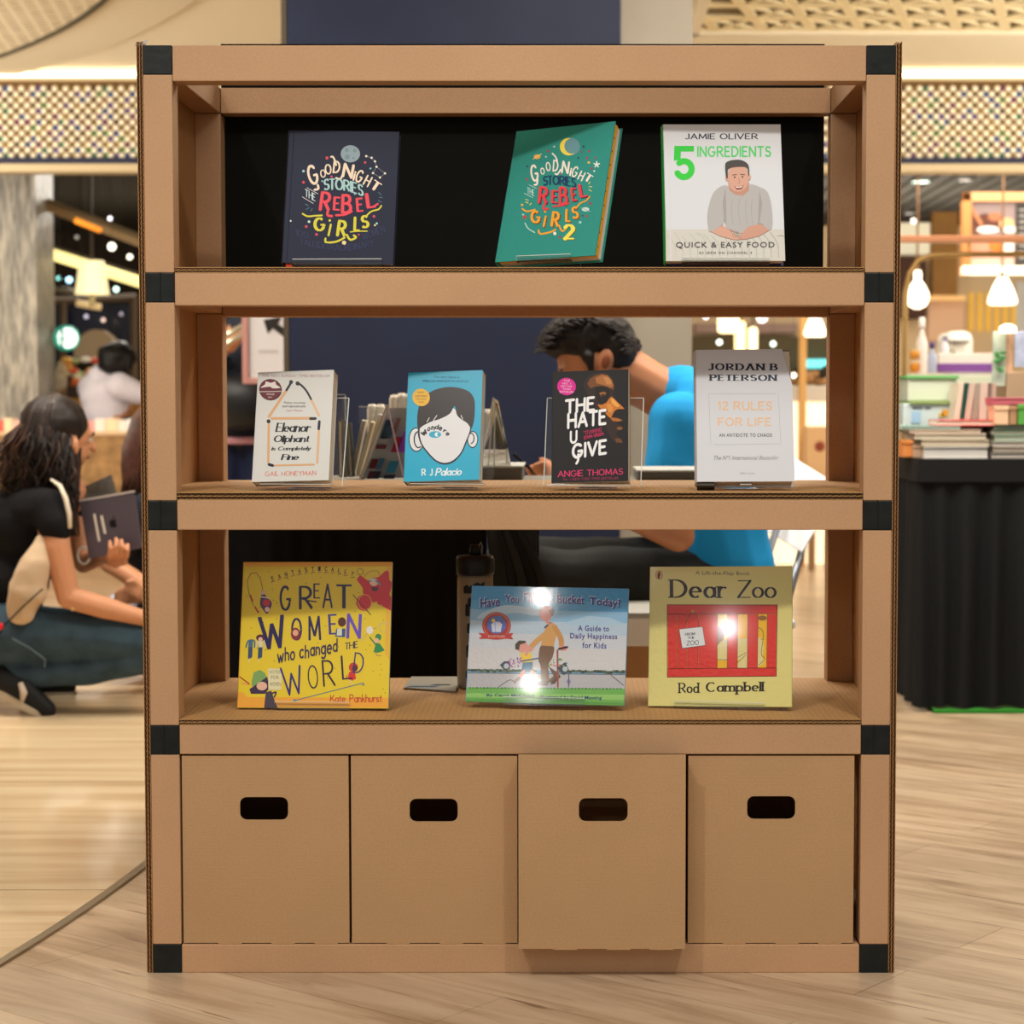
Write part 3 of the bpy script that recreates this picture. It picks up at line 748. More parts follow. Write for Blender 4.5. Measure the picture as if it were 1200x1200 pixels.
# -- navy book, top left
Q = [(175, 140), (945, 143), (905, 1085), (120, 1062)]
t, fc, pr = book('dark navy hardback with moon and pink and yellow hand lettering, left on the top level', (-.4134, .0489, 1.2548, -3.05, 11.83, 1.26, .1974, .2432),  .022, '1b2038', Q, hard=True, rough=.5)
p = pr(); p.circ(600, 300, 68, '93a7ae', 60); p.circ(578, 322, 18, '7b929b'); p.circ(630, 278, 12, '7b929b'); p.circ(575, 275, 13, '7b929b'); p.circ(622, 330, 9, '7b929b')
ST = [(712, 316), (750, 327), (774, 352), (785, 390), (760, 434), (810, 465), (845, 436), (785, 390)]
p.line(ST, 3, '8d8f93')
for x, y in ST: p.circ(x, y, 8, 'f0e6cf')
for x, y, r, c in ((436, 330, 11, 'd94a5c'), (272, 422, 9, '9fd0d0'), (272, 500, 10, 'd94a5c'), (704, 360, 9, 'd94a5c'), (742, 402, 7, '7fc0c4'), (468, 460, 8, 'd94a5c'), (565, 485, 7, 'd94a5c'), (632, 580, 7, '9fd0d0'), (310, 776, 9, 'cfe6e4'), (290, 810, 10, 'c94a5c'), (362, 866, 10, 'd94a5c'), (556, 926, 15, 'f0dca0'), (768, 740, 10, 'd94a5c'), (788, 790, 8, '9fd0d0'), (775, 803, 7, 'f0e6a0'), (660, 870, 7, 'd94a5c'), (182, 770, 6, 'e8e8e8'), (402, 492, 6, '9fd0d0')): p.circ(x, y, r, c)
for a in ((800, 570, 818, 588), (805, 605, 828, 608), (798, 628, 820, 640), (285, 652, 305, 664), (290, 690, 312, 678), (325, 700, 332, 685)): p.line([a[:2], a[2:]], 5, '4f7f8c')
p.line([(296, 538), (372, 580)], 5, 'c9c0c4'); p.line([(264, 602), (340, 648)], 5, 'c9c0c4')
p.build('illustration', fc)
p = pr(); CRM = 'f3ddc2'
for ch, b, r in (('G', (300, 375, 372, 520), -14), ('O', (388, 410, 428, 468), -8), ('O', (420, 372, 468, 446), -6), ('D', (478, 345, 530, 440), 6), ('N', (545, 368, 625, 470), 10), ('i', (622, 420, 636, 490), 14), ('G', (640, 410, 690, 505), 22), ('H', (700, 450, 745, 530), 28), ('T', (748, 490, 812, 560), 34)):
    p.hand(ch, b, CRM, rot=r, tmin=.13, tmax=.24, serif=.08 if ch in 'HTN' else 0)
p.line([(465, 322), (478, 322), (492, 350), (500, 380)], 13, CRM); p.line([(372, 520), (375, 545), (350, 552)], 16, CRM); p.line([(500, 470), (530, 476), (548, 440)], 14, CRM)
p.hand('STORIES', (412, 478, 695, 560), 'a9d0cc', arch=22, tilt=46, tmin=.13, tmax=.26, serif=.09)
p.hand('THE', (282, 562, 356, 618), 'c9d8d8', tilt=38, tmin=.12, tmax=.2)
for b, ch, r in (((385, 565, 465, 705), 'R', 8), ((478, 600, 528, 698), 'E', 4), ((535, 582, 615, 722), 'B', 2), ((640, 608, 690, 708), 'E', -4), ((708, 572, 775, 682), 'L', -8)):
    p.hand(ch, b, 'ef4c59', rot=r, tmin=.14, tmax=.26, serif=.1)
p.line([(445, 690), (440, 730), (470, 738)], 18, 'ef4c59'); p.line([(500, 732), (560, 728), (610, 705)], 16, 'ef4c59'); p.line([(768, 668), (795, 652)], 14, 'ef4c59')
YL = 'ddd23c'
for b, ch, r in (((340, 745, 425, 845), 'G', -2), ((447, 790, 462, 880), 'I', 12), ((505, 765, 575, 885), 'R', 8), ((622, 742, 668, 845), 'L', 2), ((675, 730, 735, 825), 'S', -4)):
    p.hand(ch, b, YL, rot=r, tmin=.15, tmax=.3, serif=.11)
p.circ(455, 768, 9, YL); p.line([(265, 720), (300, 738), (350, 735), (400, 732)], 12, YL); p.line([(820, 665), (800, 690), (750, 705), (715, 735)], 11, YL)
p.line([(575, 870), (600, 905), (640, 890), (625, 875)], 15, YL); p.line([(600, 850), (650, 845), (720, 845)], 8, YL); p.line([(425, 895), (430, 922), (500, 918), (560, 890)], 14, YL)
p.build('title_lettering', fc)
p = pr(); D = '30365a'
p.hand('100', (215, 838, 305, 885), D, tilt=25, tmin=.1, tmax=.12); p.hand('TALES', (245, 905, 385, 950), D, tilt=30); p.hand('EXTRAORDINARY', (365, 935, 770, 985), D, arch=-30, tilt=-14); p.hand('WOMEN', (680, 830, 850, 885), D, rot=-20)
p.build('subtitle_lettering', fc)
g = G(); g.add([(-.093, .004, -.002), (-.082, .004, -.002), (-.080, .006, -.0085), (-.092, .006, -.0085)], [(0, 1, 2, 3)]); g.v += []; o = obj('ribbon_marker', g, mat('c8402c', .5), t); o['label'] = 'red ribbon bookmark'
stand('small clear acrylic stand holding the dark navy book', (-.4134, .0489, 1.2548, -3.05, 11.83, 1.26, .1974, .2432), .022, B1, 0.12, 0.09, lipw=0.158, lh=0.006, dx=0)

# -- teal book
Q = [(272, 145), (970, 68), (825, 1015), (115, 1068)]
t, fc, pr = book('teal hardback with a crescent moon and number 2 on its cover, on the top level', (-.0482, .0411, 1.2625, -29.23, 20.05, -1.65, .2025, .2573), .030, '2f8f83', Q, hard=True, rough=.5, fan=0, pages=mat('ded3c6', .8), lift=0)
g = G(); g.box(-.098, .1000, .0026, .0140, .003, .2540, mat('e8a92c', .6)); o = obj('endpaper', g, None, t); o['label'] = 'orange spotted endpapers'
g = G(); rnd = random.Random(2)
for i in range(9): g.ell((.1002, .0045 + rnd.random() * .003, .02 + i * .026), (.0006, .0018, .0018), mat(rnd.choice(['b03a2c', '9c2f3c', '7a3a2c']), .6), nu=8, nv=5)
o = obj('endpaper_spots', g, None, t); o['kind'] = 'stuff'
p = pr(); p.circ(655, 248, 66, '6a9aa2', 62); p.circ(640, 250, 62, 'f1dc52', 62); p.circ(662, 245, 52, '6a9aa2', 54)
p.circ(418, 322, 24, 'e8b24c', 17); p.line([(388, 340), (448, 302)], 5, 'f0d8a0')
for x, y, r, c in ((495, 280, 9, 'a8425a'), (538, 250, 7, 'a8d0c8'), (745, 248, 8, '2c4a5c'), (785, 280, 8, 'a8425a'), (730, 285, 6, 'a8425a'), (770, 328, 9, 'a8425a'), (830, 326, 7, 'a8425a'), (782, 360, 9, 'e8b24c'), (802, 402, 8, 'a8425a'), (348, 390, 8, '2c5a70'), (345, 482, 9, 'a8425a'), (480, 322, 7, 'a8d0c8'), (708, 328, 7, '2c4a5c'), (790, 648, 10, 'a8425a'), (765, 738, 9, 'a8425a'), (738, 735, 6, '2c4a5c'), (328, 748, 13, 'c44a3c'), (316, 730, 7, 'a8d0c8'), (540, 862, 12, 'f0ead0'), (575, 888, 9, 'a8425a'), (720, 782, 10, '9fd0d0'), (310, 662, 9, 'e8b24c'), (820, 420, 6, 'dff0ea'), (590, 442, 6, 'a8425a')): p.circ(x, y, r, c)
for i in range(5): a = 2 * PI * i / 5 - PI / 2; p.line([(838, 374), (838 + 20 * math.cos(a), 374 + 20 * math.sin(a))], 8, 'eef0e4')
p.circ(758, 690, 26, 'cfe0da', 15); p.line([(728, 680), (790, 704)], 5, '9fc0ba')
for a in ((782, 510, 790, 496), (785, 530, 803, 530), (782, 550, 800, 562), (335, 622, 355, 630), (335, 642, 352, 648), (365, 662, 374, 650)): p.line([a[:2], a[2:]], 6, 'e0d060')
p.line([(360, 520), (412, 545)], 4, 'b8d8d0'); p.line([(325, 580), (385, 610)], 4, 'b8d8d0'); p.line([(330, 790), (352, 828), (398, 856)], 8, 'b8d8d0')
p.build('illustration', fc)
p = pr()
for ch, b, r in (('G', (370, 375, 425, 500), -8), ('O', (440, 398, 470, 448), -8), ('O', (478, 358, 512, 424), -6), ('D', (528, 340, 568, 428), 4), ('N', (590, 350, 645, 440), 8), ('i', (648, 398, 660, 458), 12), ('G', (665, 385, 705, 468), 20), ('H', (712, 420, 750, 490), 26), ('T', (755, 440, 805, 498), 32)):
    p.hand(ch, b, 'f4e6da', rot=r, tmin=.13, tmax=.24, serif=.08 if ch in 'HTN' else 0)
p.line([(525, 298), (545, 318), (560, 350)], 10, 'f4e6da'); p.line([(420, 480), (415, 515), (398, 520)], 13, 'f4e6da'); p.line([(545, 440), (560, 445), (585, 410)], 11, 'f4e6da')
p.hand('STORIES', (458, 452, 696, 522), '1d3f62', arch=14, tilt=14, tmin=.13, tmax=.28, serif=.09)
p.hand('THE', (345, 545, 398, 592), 'b8d8d0', tilt=22, tmin=.12, tmax=.2)
for dx, c in ((7, '5a2440'), (0, 'e2434c')):
    for b, ch, r in (((425, 530, 495, 655), 'R', 6), ((515, 555, 560, 648), 'E', 2), ((570, 530, 635, 662), 'B', 0), ((655, 538, 695, 632), 'E', -6), ((710, 508, 765, 605), 'L', -10)):
        b = tuple(v + dx for v in b); p.hand(ch, b, c, rot=r, tmin=.14, tmax=.27, serif=.1)
p.line([(472, 650), (462, 688), (492, 690)], 16, 'e2434c'); p.line([(530, 672), (590, 665), (640, 648)], 12, 'e2434c')
for dx, c in ((7, '7a4a20'), (0, 'f1a535')):
    for b, ch, r in (((368, 700, 440, 792), 'G', -2), ((462, 735, 476, 818), 'I', 12), ((515, 705, 575, 818), 'R', 8), ((614, 688, 652, 780), 'L', 2), ((660, 668, 710, 758), 'S', -4)):
        b = tuple(v + dx for v in b); p.hand(ch, b, c, rot=r, tmin=.15, tmax=.3, serif=.11)
p.line([(312, 690), (345, 708), (400, 695)], 12, 'f1a535'); p.line([(788, 600), (765, 628), (720, 650), (700, 675)], 10, 'f1a535'); p.line([(570, 805), (592, 845), (618, 830)], 12, 'f1a535'); p.line([(425, 840), (440, 866), (510, 852), (545, 835)], 13, 'f1a535'); p.circ(472, 708, 8, 'f1a535')
p.hand('2', (605, 800, 690, 915), '7a6a20', tmin=.12, tmax=.3); p.hand('2', (600, 795, 685, 912), 'f3e35c', tmin=.12, tmax=.3)
p.build('title_lettering', fc)
stand('small clear acrylic stand under the teal book', (-.0482, .0411, 1.2625, -29.23, 20.05, -1.65, .2025, .2573), .030, B1, 0.1, 0.1, lipw=0.11, lh=0.004, dx=0)

# -- white cookbook
Q = [(100, 95), (928, 95), (965, 1055), (120, 1055)]
t, fc, pr = book('white cookbook with large green 5 and smiling man in grey jumper, top level', (.2703, .0330, 1.2583, 1.44, 15.65, -.24, .2100, .2562), .027, 'd9dce0', Q, hard=True, spine='2f9c46', rough=.35, back='2a2660')
p = pr(.4)
p.poly([(118, 832), (957, 832), (965, 1055), (120, 1055)], 'd3d0c6')
for i in range(16): x = 130 + i * 52; rnd = random.Random(i); p.line([(x, 850 + rnd.random() * 30), (x + 50, 890 + rnd.random() * 60), (x + 60, 1030)], 3, 'bdbbb2')
SW = 'b7b4b2'
p.poly([(550, 525), (480, 550), (440, 610), (415, 720), (420, 820), (440, 850), (520, 800), (530, 770), (560, 830), (640, 860), (740, 850), (780, 790), (850, 840), (872, 790), (862, 660), (835, 570), (780, 535), (705, 520), (640, 590)], SW)
p.poly([(540, 540), (520, 640), (530, 770), (548, 800), (545, 640)], 'a3a09f'); p.poly([(780, 560), (800, 650), (785, 770), (770, 800), (775, 640)], 'a3a09f')
for x in (590, 640, 690, 730): p.line([(x, 620), (x - 8, 700), (x + 6, 800)], 5, 'a9a6a5')
SK = 'd8a58e'
p.poly([(560, 500), (568, 560), (610, 590), (665, 598), (705, 560), (705, 500)], 'c48f78')
p.circ(630, 470, 75, SK, 100); p.circ(552, 470, 12, SK, 22); p.circ(706, 465, 12, SK, 22)
p.poly([(545, 470), (538, 380), (560, 355), (610, 345), (660, 350), (700, 380), (708, 440), (700, 460), (695, 405), (650, 395), (590, 400), (558, 412), (556, 470)], '3f3833')
p.circ(605, 468, 6, '3a2a24'); p.circ(660, 465, 6, '3a2a24'); p.line([(590, 452), (618, 449)], 5, '4a3830'); p.line([(645, 447), (675, 450)], 5, '4a3830')
p.line([(632, 475), (640, 505), (628, 510)], 4, 'b9826c'); p.poly([(600, 528), (635, 534), (670, 522), (655, 552), (620, 556)], '8d3f3a'); p.poly([(606, 531), (635, 536), (664, 527), (650, 540), (620, 542)], 'f4efe8')
p.poly([(440, 850), (520, 805), (560, 830), (600, 870), (640, 910), (590, 905), (500, 880)], SK); p.poly([(850, 840), (790, 795), (700, 815), (660, 860), (620, 905), (680, 905), (780, 880)], 'cf9a83')
for i in range(4): p.line([(575 + 16 * i, 830 + 6 * i), (600 + 18 * i, 890 + 3 * i)], 4, 'b67f6a')
p.build('cover_portrait', fc)
p = pr(.4); p.hand('JAMIE OLIVER', (255, 158, 770, 200), '2b2440', tmin=.14, tmax=.17, gap=.26); p.font('QUICK & EASY FOOD', (190, 922, 888, 968), '3f3e44', spacing=1.1); p.font('AS SEEN ON CHANNEL 4', (352, 990, 728, 1006), '5a5a58', spacing=1.25); p.build('author_lettering', fc)
p = pr(.4); G5 = '25cf35'
p.hand('INGREDIENTS', (340, 245, 862, 325), '4fd468', tmin=.16, tmax=.2, gap=.3)
p.poly([(180, 245), (318, 245), (318, 285), (226, 285), (224, 340), (176, 350)], G5); p.line(arc(248, 408, 54, 56, -130, 150, 16), 44, G5)
p.build('title_lettering', fc)
stand('small clear acrylic stand under the white cookbook', (.2703, .0330, 1.2583, 1.44, 15.65, -.24, .2100, .2562), .027, B1, 0.12, 0.09, lipw=0.155, lh=0.003, dx=0)

# -- white paperback with match house
Q = [(175, 128), (830, 92), (795, 1075), (108, 1080)]
t, fc, pr = book('white paperback with house of matchsticks and dark red round sticker, second level', (-.5003, .0561, .8706, -8.3, 18.17, -1.78, .1402, .2064), .030, 'd6d6d0', Q, rough=.3)
p = pr()
WD = 'd9a878'
p.line([(262, 505), (415, 275)], 22, WD, 22); p.line([(415, 275), (440, 235), (455, 205)], 20, '2a2a30'); p.circ(455, 205, 17, '2a2a30')
p.line([(700, 490), (630, 350)], 22, 'e0b890'); p.line([(630, 350), (590, 280), (545, 232), (512, 215)], 18, '26262c'); p.circ(512, 216, 18, '26262c')
p.line([(285, 520), (640, 515)], 22, WD); p.line([(625, 520), (670, 518)], 24, '26262c'); p.line([(260, 570), (252, 905)], 20, WD); p.circ(258, 545, 17, '2a2430')
p.line([(702, 620), (688, 915)], 22, 'dcb48c'); p.line([(705, 545), (700, 610)], 24, '26263a'); p.line([(300, 935), (660, 930)], 16, WD); p.line([(258, 925), (290, 935)], 26, '2c2838')
p.build('match_house', fc)
p = pr(); p.circ(278, 274, 98, '5c1f28', 92); p.circ(278, 274, 90, '6a2730', 84); p.poly([(195, 258), (230, 230), (240, 205), (280, 215), (318, 205), (326, 230), (362, 255), (300, 262), (270, 248)], 'e6dcd4')
p.line([(188, 292), (368, 286)], 7, 'cfc0bc'); p.font('WINNER', (240, 305, 312, 320), 'e6dcd4'); p.font('2017', (256, 332, 292, 346), 'e6dcd4'); p.build('round_sticker', fc)
p = pr(); K = '22222c'
p.hand('Eleanor', (315, 555, 632, 640), K, tmin=.08, tmax=.22, slant=.2, gap=.16); p.hand('Oliphant', (302, 665, 618, 748), K, tmin=.08, tmax=.22, slant=.2, gap=.16); p.hand('is Completely', (278, 765, 634, 812), K, tmin=.09, tmax=.22, slant=.2, gap=.16); p.hand('Fine', (362, 832, 525, 888), K, tmin=.1, tmax=.24, slant=.2, gap=.16)
p.build('title_lettering', fc)
p = pr(); p.font('Funny, touching', (392, 372, 580, 395), '4a4a50', shear=.3); p.font('and unpredictable', (380, 402, 582, 428), '4a4a50', shear=.3); p.font('Jojo Moyes', (408, 440, 555, 462), 'b98a80', shear=.3)
p.font('THE NO.1 SUNDAY TIMES BESTSELLER', (205, 138, 798, 162), 'b08a8a', tilt=-10); p.hand('GAIL HONEYMAN', (222, 985, 680, 1032), 'd8705c', tmin=.1, tmax=.14, gap=.25, bounce=.05); p.build('author_lettering', fc)
stand('clear acrylic stand under the white matchstick-house paperback', (-.5003, .0561, .8706, -8.3, 18.17, -1.78, .1402, .2064), .030, B2, 0.15, 0.165, lipw=0.13, lh=-0.008, dx=0.012)

# -- blue paperback with the boy's face
Q = [(150, 135), (785, 92), (770, 1075), (88, 1075)]
t, fc, pr = book('turquoise paperback with a drawn one-eyed boy with black hair, second level', (-.2321, .0579, .8710, -10.46, 18.1, -2.01, .1375, .2052), .027, '25a9cb', Q, rough=.3)
p = pr(); K = '1f1c24'; FC = 'dfe0e2'
for cx_, w in ((205, 58), (705, 42)):
    p.circ(cx_, 700, w + 8, K, 108 if w > 50 else 78); p.circ(cx_, 700, w, FC, 98 if w > 50 else 68)
p.ring(222, 700, 35, 11, K, ry=70, a0=60, a1=300); p.ring(692, 690, 25, 10, K, ry=45, a0=-110, a1=90)
p.poly([(222, 600), (235, 720), (290, 810), (370, 895), (450, 925), (530, 905), (600, 835), (645, 740), (690, 600), (640, 520), (440, 380), (300, 500)], K)
p.poly([(238, 600), (247, 715), (298, 800), (375, 882), (450, 910), (522, 892), (590, 828), (634, 735), (680, 600), (640, 520), (440, 380), (300, 500)], FC)
p.poly([(222, 600), (218, 480), (250, 370), (330, 290), (440, 250), (550, 245), (660, 275), (712, 340), (720, 440), (712, 540), (690, 600), (655, 555), (600, 520), (560, 480), (540, 405), (500, 470), (420, 515), (330, 545), (270, 575)], '2b201e')
p.line([(320, 510), (298, 545)], 6, FC); p.line([(385, 488), (350, 540)], 6, FC); p.line([(598, 485), (612, 520)], 6, FC)
p.circ(368, 655, 54, '39a8c8', 30); p.circ(385, 655, 20, 'eef4f6', 18); p.circ(398, 655, 12, '39a8c8')
p.build('illustration', fc)
p = pr()
for ch, b, r in (('w', (246, 618, 302, 662), 52), ('o', (302, 588, 328, 628), 40), ('n', (335, 580, 368, 618), 10), ('d', (368, 565, 402, 610), 14), ('e', (402, 585, 432, 622), 22), ('r', (440, 610, 470, 640), 45), ('e', (462, 635, 495, 668), 55)):
    p.hand(ch, b, K, rot={'w': -38}.get(ch, r * .7), tmin=.2, tmax=.26)
p.font('You can\'t blend in', (360, 148, 582, 170), '1d5a78', shear=.2); p.font('when you were born to stand out', (265, 180, 662, 210), '1d5a78', shear=.2, tilt=-8)
p.hand('R J', (245, 960, 345, 1025), 'dfeef2', tmin=.16, tmax=.24, serif=.12, gap=.4); p.hand('Palacio', (365, 955, 610, 1030), 'dfeef2', tmin=.16, tmax=.22, slant=.25); p.build('title_lettering', fc)
p = pr(); p.circ(252, 337, 74, 'e7b32c'); p.font('MUST', (225, 288, 280, 302), '5a4a20'); p.font('LANTERN', (205, 318, 300, 334), '5a4a20'); p.font('NOW A MAJOR', (210, 346, 295, 358), '5a4a20'); p.font('FILM', (232, 370, 270, 382), '5a4a20'); p.build('round_sticker', fc)
stand('clear acrylic stand under the turquoise boy-face paperback', (-.2321, .0579, .8710, -10.46, 18.1, -2.01, .1375, .2052), .027, B2, 0.152, 0.06, lipw=0.135, lh=-0.008, dx=0.012)

# -- dark book with the orange-lit face
Q = [(133, 128), (795, 88), (800, 1085), (120, 1085)]
t, fc, pr = book('black paperback with bold white title over an orange-lit face, second level, third book', (.0322, .0589, .8690, -9.13, 13.91, -1.87, .1376, .2042), .026, '191617', Q, rough=.4)
p = pr()
R = lambda pts, c: p.polys([pts], c)
R([(395, 235), (420, 175), (470, 138), (540, 120), (600, 128), (645, 158), (670, 205), (674, 262), (660, 305), (672, 340), (700, 372), (735, 405), (766, 438), (752, 446), (712, 444), (690, 458), (668, 478), (662, 500), (700, 508), (752, 538), (748, 550), (716, 556), (690, 560), (700, 572), (740, 590), (752, 612), (735, 628), (700, 640), (690, 665), (712, 690), (740, 710), (748, 742), (690, 748), (640, 700), (600, 620), (560, 540), (520, 460), (480, 380), (440, 320)], '33221a')
R([(430, 225), (455, 178), (500, 148), (560, 132), (610, 142), (648, 180), (668, 232), (664, 270), (640, 262), (600, 245), (560, 238), (500, 245), (460, 262)], '7a4a24')
R([(500, 170), (560, 142), (610, 150), (645, 188), (660, 235), (640, 252), (600, 238), (550, 225), (510, 215)], 'b0713a'); R([(570, 160), (612, 160), (640, 195), (645, 225), (600, 222)], 'c98a50')
R([(500, 252), (560, 243), (610, 255), (635, 290), (618, 345), (590, 385), (545, 392), (515, 360), (500, 310)], '1d1410'); R([(535, 300), (575, 288), (600, 300), (585, 322), (555, 335)], '9c6230'); R([(548, 318), (585, 306), (580, 326), (560, 335)], '3a2416')
R([(520, 400), (560, 405), (600, 385), (628, 345), (645, 330), (668, 348), (700, 380), (735, 410), (762, 437), (735, 440), (700, 440), (672, 458), (655, 490), (640, 525), (610, 500), (575, 455), (540, 430)], 'c97a2c')
R([(640, 345), (664, 352), (695, 385), (720, 410), (700, 425), (670, 410), (645, 385)], 'eda650'); R([(600, 400), (640, 395), (660, 430), (650, 470), (620, 470)], 'dd9240')
R([(650, 515), (700, 522), (748, 540), (705, 552), (660, 548), (640, 530)], 'b06a2c'); R([(690, 605), (722, 596), (748, 606), (740, 622), (705, 626)], '8a5428'); R([(676, 702), (712, 698), (742, 718), (745, 740), (690, 736)], '6c4222')
p.build('cover_portrait', fc)
p = pr(); Wt = 'f2f2ee'
for s, b, tl in (('THE', (245, 348, 505, 480), -34), ('HATE', (262, 462, 608, 605), -40), ('U', (285, 632, 352, 750), -8), ('GIVE', (302, 728, 612, 868), -42)):
    p.hand(s, b, '2b2450', tmin=.24, tmax=.24, gap=.28, slant=.02, tilt=tl); p.hand(s, (b[0] - 7, b[1] - 4, b[2] - 7, b[3] - 4), Wt, tmin=.22, tmax=.23, gap=.28, slant=.02, tilt=tl)
p.line([(352, 840), (350, 890), (335, 920)], 20, Wt); p.build('title_lettering', fc)
p = pr(); PK = 'd8356c'; p.hand('ANGIE THOMAS', (172, 975, 752, 1032), PK, tmin=.13, tmax=.15, gap=.22, tilt=-12); p.font('No. 1 NEW YORK TIMES BESTSELLER', (220, 1045, 712, 1068), 'a03058'); p.font('"STUNNING"', (400, 618, 568, 655), PK, rot=-12); p.font('JOHN GREEN', (398, 662, 578, 700), PK, rot=-12, bold=.015); p.build('author_lettering', fc)
p = pr(); p.circ(252, 250, 80, 'e3289a', 75); 
for i, s in enumerate(('THE', 'NO. 1', 'NEW YORK', 'TIMES', 'BESTSELLER')): wv = 14 + 9 * len(s) / 2; p.font(s, (252 - wv, 192 + i * 24, 252 + wv, 208 + i * 24), 'f4d8ea')
p.build('round_sticker', fc)
stand('wide clear acrylic stand behind the black paperback with white title', (.0322, .0589, .8690, -9.13, 13.91, -1.87, .1376, .2042), .026, B2, 0.176, 0.16, lipw=0.15, lh=-0.008, dx=0)

# -- white hardback, right
Q = [(108, 68), (840, 60), (885, 1095), (100, 1095)]
fn = homography(Q)
t, fc, pr = book('thick white hardback with serif author name and gold title, rightmost on the second level', (.3092, .0563, .8698, -2.43, 20.3, -.38, .1737, .2515), .036, 'd7d9de', Q, hard=True, rough=.22, cut=[fn(852, 330), fn(768, 58)])
p = pr(); K = '2e3448'
p.hand('JORDAN B', (202, 168, 738, 220), K, serif=.24, tmin=.11, tmax=.26, gap=.42); p.hand('PETERSON', (205, 252, 738, 300), K, serif=.24, tmin=.11, tmax=.26, gap=.34); p.build('author_lettering', fc)
p = pr(.2); GO = 'ecc39a'; p.hand('12 RULES', (272, 455, 698, 525), GO, tmin=.17, tmax=.17, gap=.3); p.hand('FOR LIFE', (272, 582, 692, 648), GO, tmin=.17, tmax=.17, gap=.3); p.build('title_lettering', fc)
p = pr(); p.hand('AN ANTIDOTE TO CHAOS', (282, 708, 698, 735), '3f3f44', tmin=.14, tmax=.16, gap=.35)
p.line([(205, 405), (215, 795)], 2.5, 'b9b8b4'); p.line([(240, 797), (770, 790)], 2.5, 'b9b8b4'); p.line([(745, 400), (768, 785)], 2.5, 'b9b8b4'); p.line([(205, 398), (725, 396)], 2.5, 'b9b8b4')
p.font('The Nº1 International Bestseller', (240, 885, 755, 918), '9a9a9c', shear=.4); p.font('Allen Lane', (440, 1018, 562, 1036), 'a8a8a8', shear=.4); p.build('subtitle_lettering', fc)
g = G(); g.box(-.0864, .0840, .003, .004, .17, .2512, mat('8a7464', .4)); o = obj('jacket_flap', g, None, t); o['label'] = 'brown inner board showing past the curled jacket corner'
g = G(); g.prism([(-.086, -.006), (-.055, -.006), (-.055, 0), (-.086, 0)], .004, .03, mat('4a443e', .6)); obj('spine_foot', g, None, t)
stand('small clear acrylic stand under the thick white hardback', (.3092, .0563, .8698, -2.43, 20.3, -.38, .1737, .2515), .036, B2, 0.14, 0.07, lipw=0.02, lh=-0.008, dx=0)

# -- yellow picture book
Q = [(145, 105), (1085, 97), (1070, 1040), (92, 1030)]
t, fc, pr = book('large square yellow picture book with purple hand-lettered title on the lowest open level', (-.4692, .1022, .4573, -4.49, 13.89, -.40, .2765, .2680), .010, 'e6cb2e', Q, rough=.3, spine='e0a52c', back='2a7a6a')
p = pr()
p.poly([(145, 105), (1085, 97), (1083, 122), (150, 132)], 'e8a93a'); p.poly([(1050, 120), (1083, 120), (1072, 720), (1045, 680)], 'e9b53a'); p.poly([(105, 960), (1070, 970), (1070, 1035), (95, 1028)], 'eea93a'); p.poly([(130, 930), (100, 930), (92, 1028), (200, 1028)], 'efa83c')
rnd = random.Random(11)
for i in range(60): p.circ(rnd.uniform(160, 1050), rnd.uniform(150, 940), 3.5, '7a6a24', n=6)
RD = 'cf2638'
p.poly([(868, 195), (885, 185), (930, 215), (950, 200), (1000, 190), (1040, 155), (1062, 160), (1068, 210), (1083, 225), (1080, 260), (1070, 300), (1083, 330), (1080, 400), (1060, 395), (1010, 370), (960, 350), (905, 310), (895, 260), (862, 215)], RD)
p.circ(905, 355, 48, 'd22f40', 52); p.ring(912, 352, 42, 5, 'e8a040', ry=48); p.line([(835, 305), (950, 432)], 5, '3a2c34'); p.poly([(950, 372), (985, 345), (1000, 375), (1020, 368), (1025, 380), (965, 385)], 'e8c83c')
p.circ(968, 225, 28, 'e9c8b0', 24); p.line([(940, 218), (972, 210), (1010, 240)], 12, '7d8ea8'); p.poly([(935, 210), (950, 200), (985, 205), (970, 222)], 'd8d4d4'); p.poly([(950, 255), (1000, 258), (985, 282), (960, 280)], '4a3038')
p.ring(880, 160, 20, 3, '5a3c2c'); p.line([(905, 190), (940, 160), (990, 155), (1005, 185)], 3, 'b04a3c')
p.line([(230, 420), (200, 370), (175, 300), (165, 220), (190, 175), (225, 170), (250, 215), (262, 270)], 4, '7a5a34'); p.line([(235, 420), (215, 385)], 7, RD); p.line([(200, 350), (185, 310)], 7, RD)
p.poly([(262, 270), (285, 320), (318, 355), (310, 395), (288, 428), (262, 400), (245, 370), (250, 320)], '5a3c5c'); p.poly([(262, 270), (280, 305), (250, 308)], 'd8b8a8'); p.circ(285, 358, 22, 'c8304a'); p.circ(290, 400, 16, 'e8c8b8'); p.line([(250, 320), (305, 330)], 6, 'e8e0d8')
# pair of small figures at left
for x, hair in ((182, None), (245, '5a2430')):
    p.line([(x - 5, 620), (x - 10, 710)], 18, '3a5070'); p.line([(x + 6, 620), (x + 2, 700)], 14, '3a5070'); p.line([(x - 30, 640), (x - 15, 600), (x + 22, 598), (x + 25, 640)], 9, '44708a' if not hair else 'd8d0a8'); p.poly([(x - 14, 595), (x + 16, 595), (x + 12, 640), (x - 12, 640)], '44708a' if not hair else 'e0d8b0')
    if hair: p.circ(x, 580, 28, hair, 22); p.circ(x, 590, 14, 'e8c4ac')
    p.line([(x - 8, 712), (x - 14, 735)], 6, 'e8d8a8')
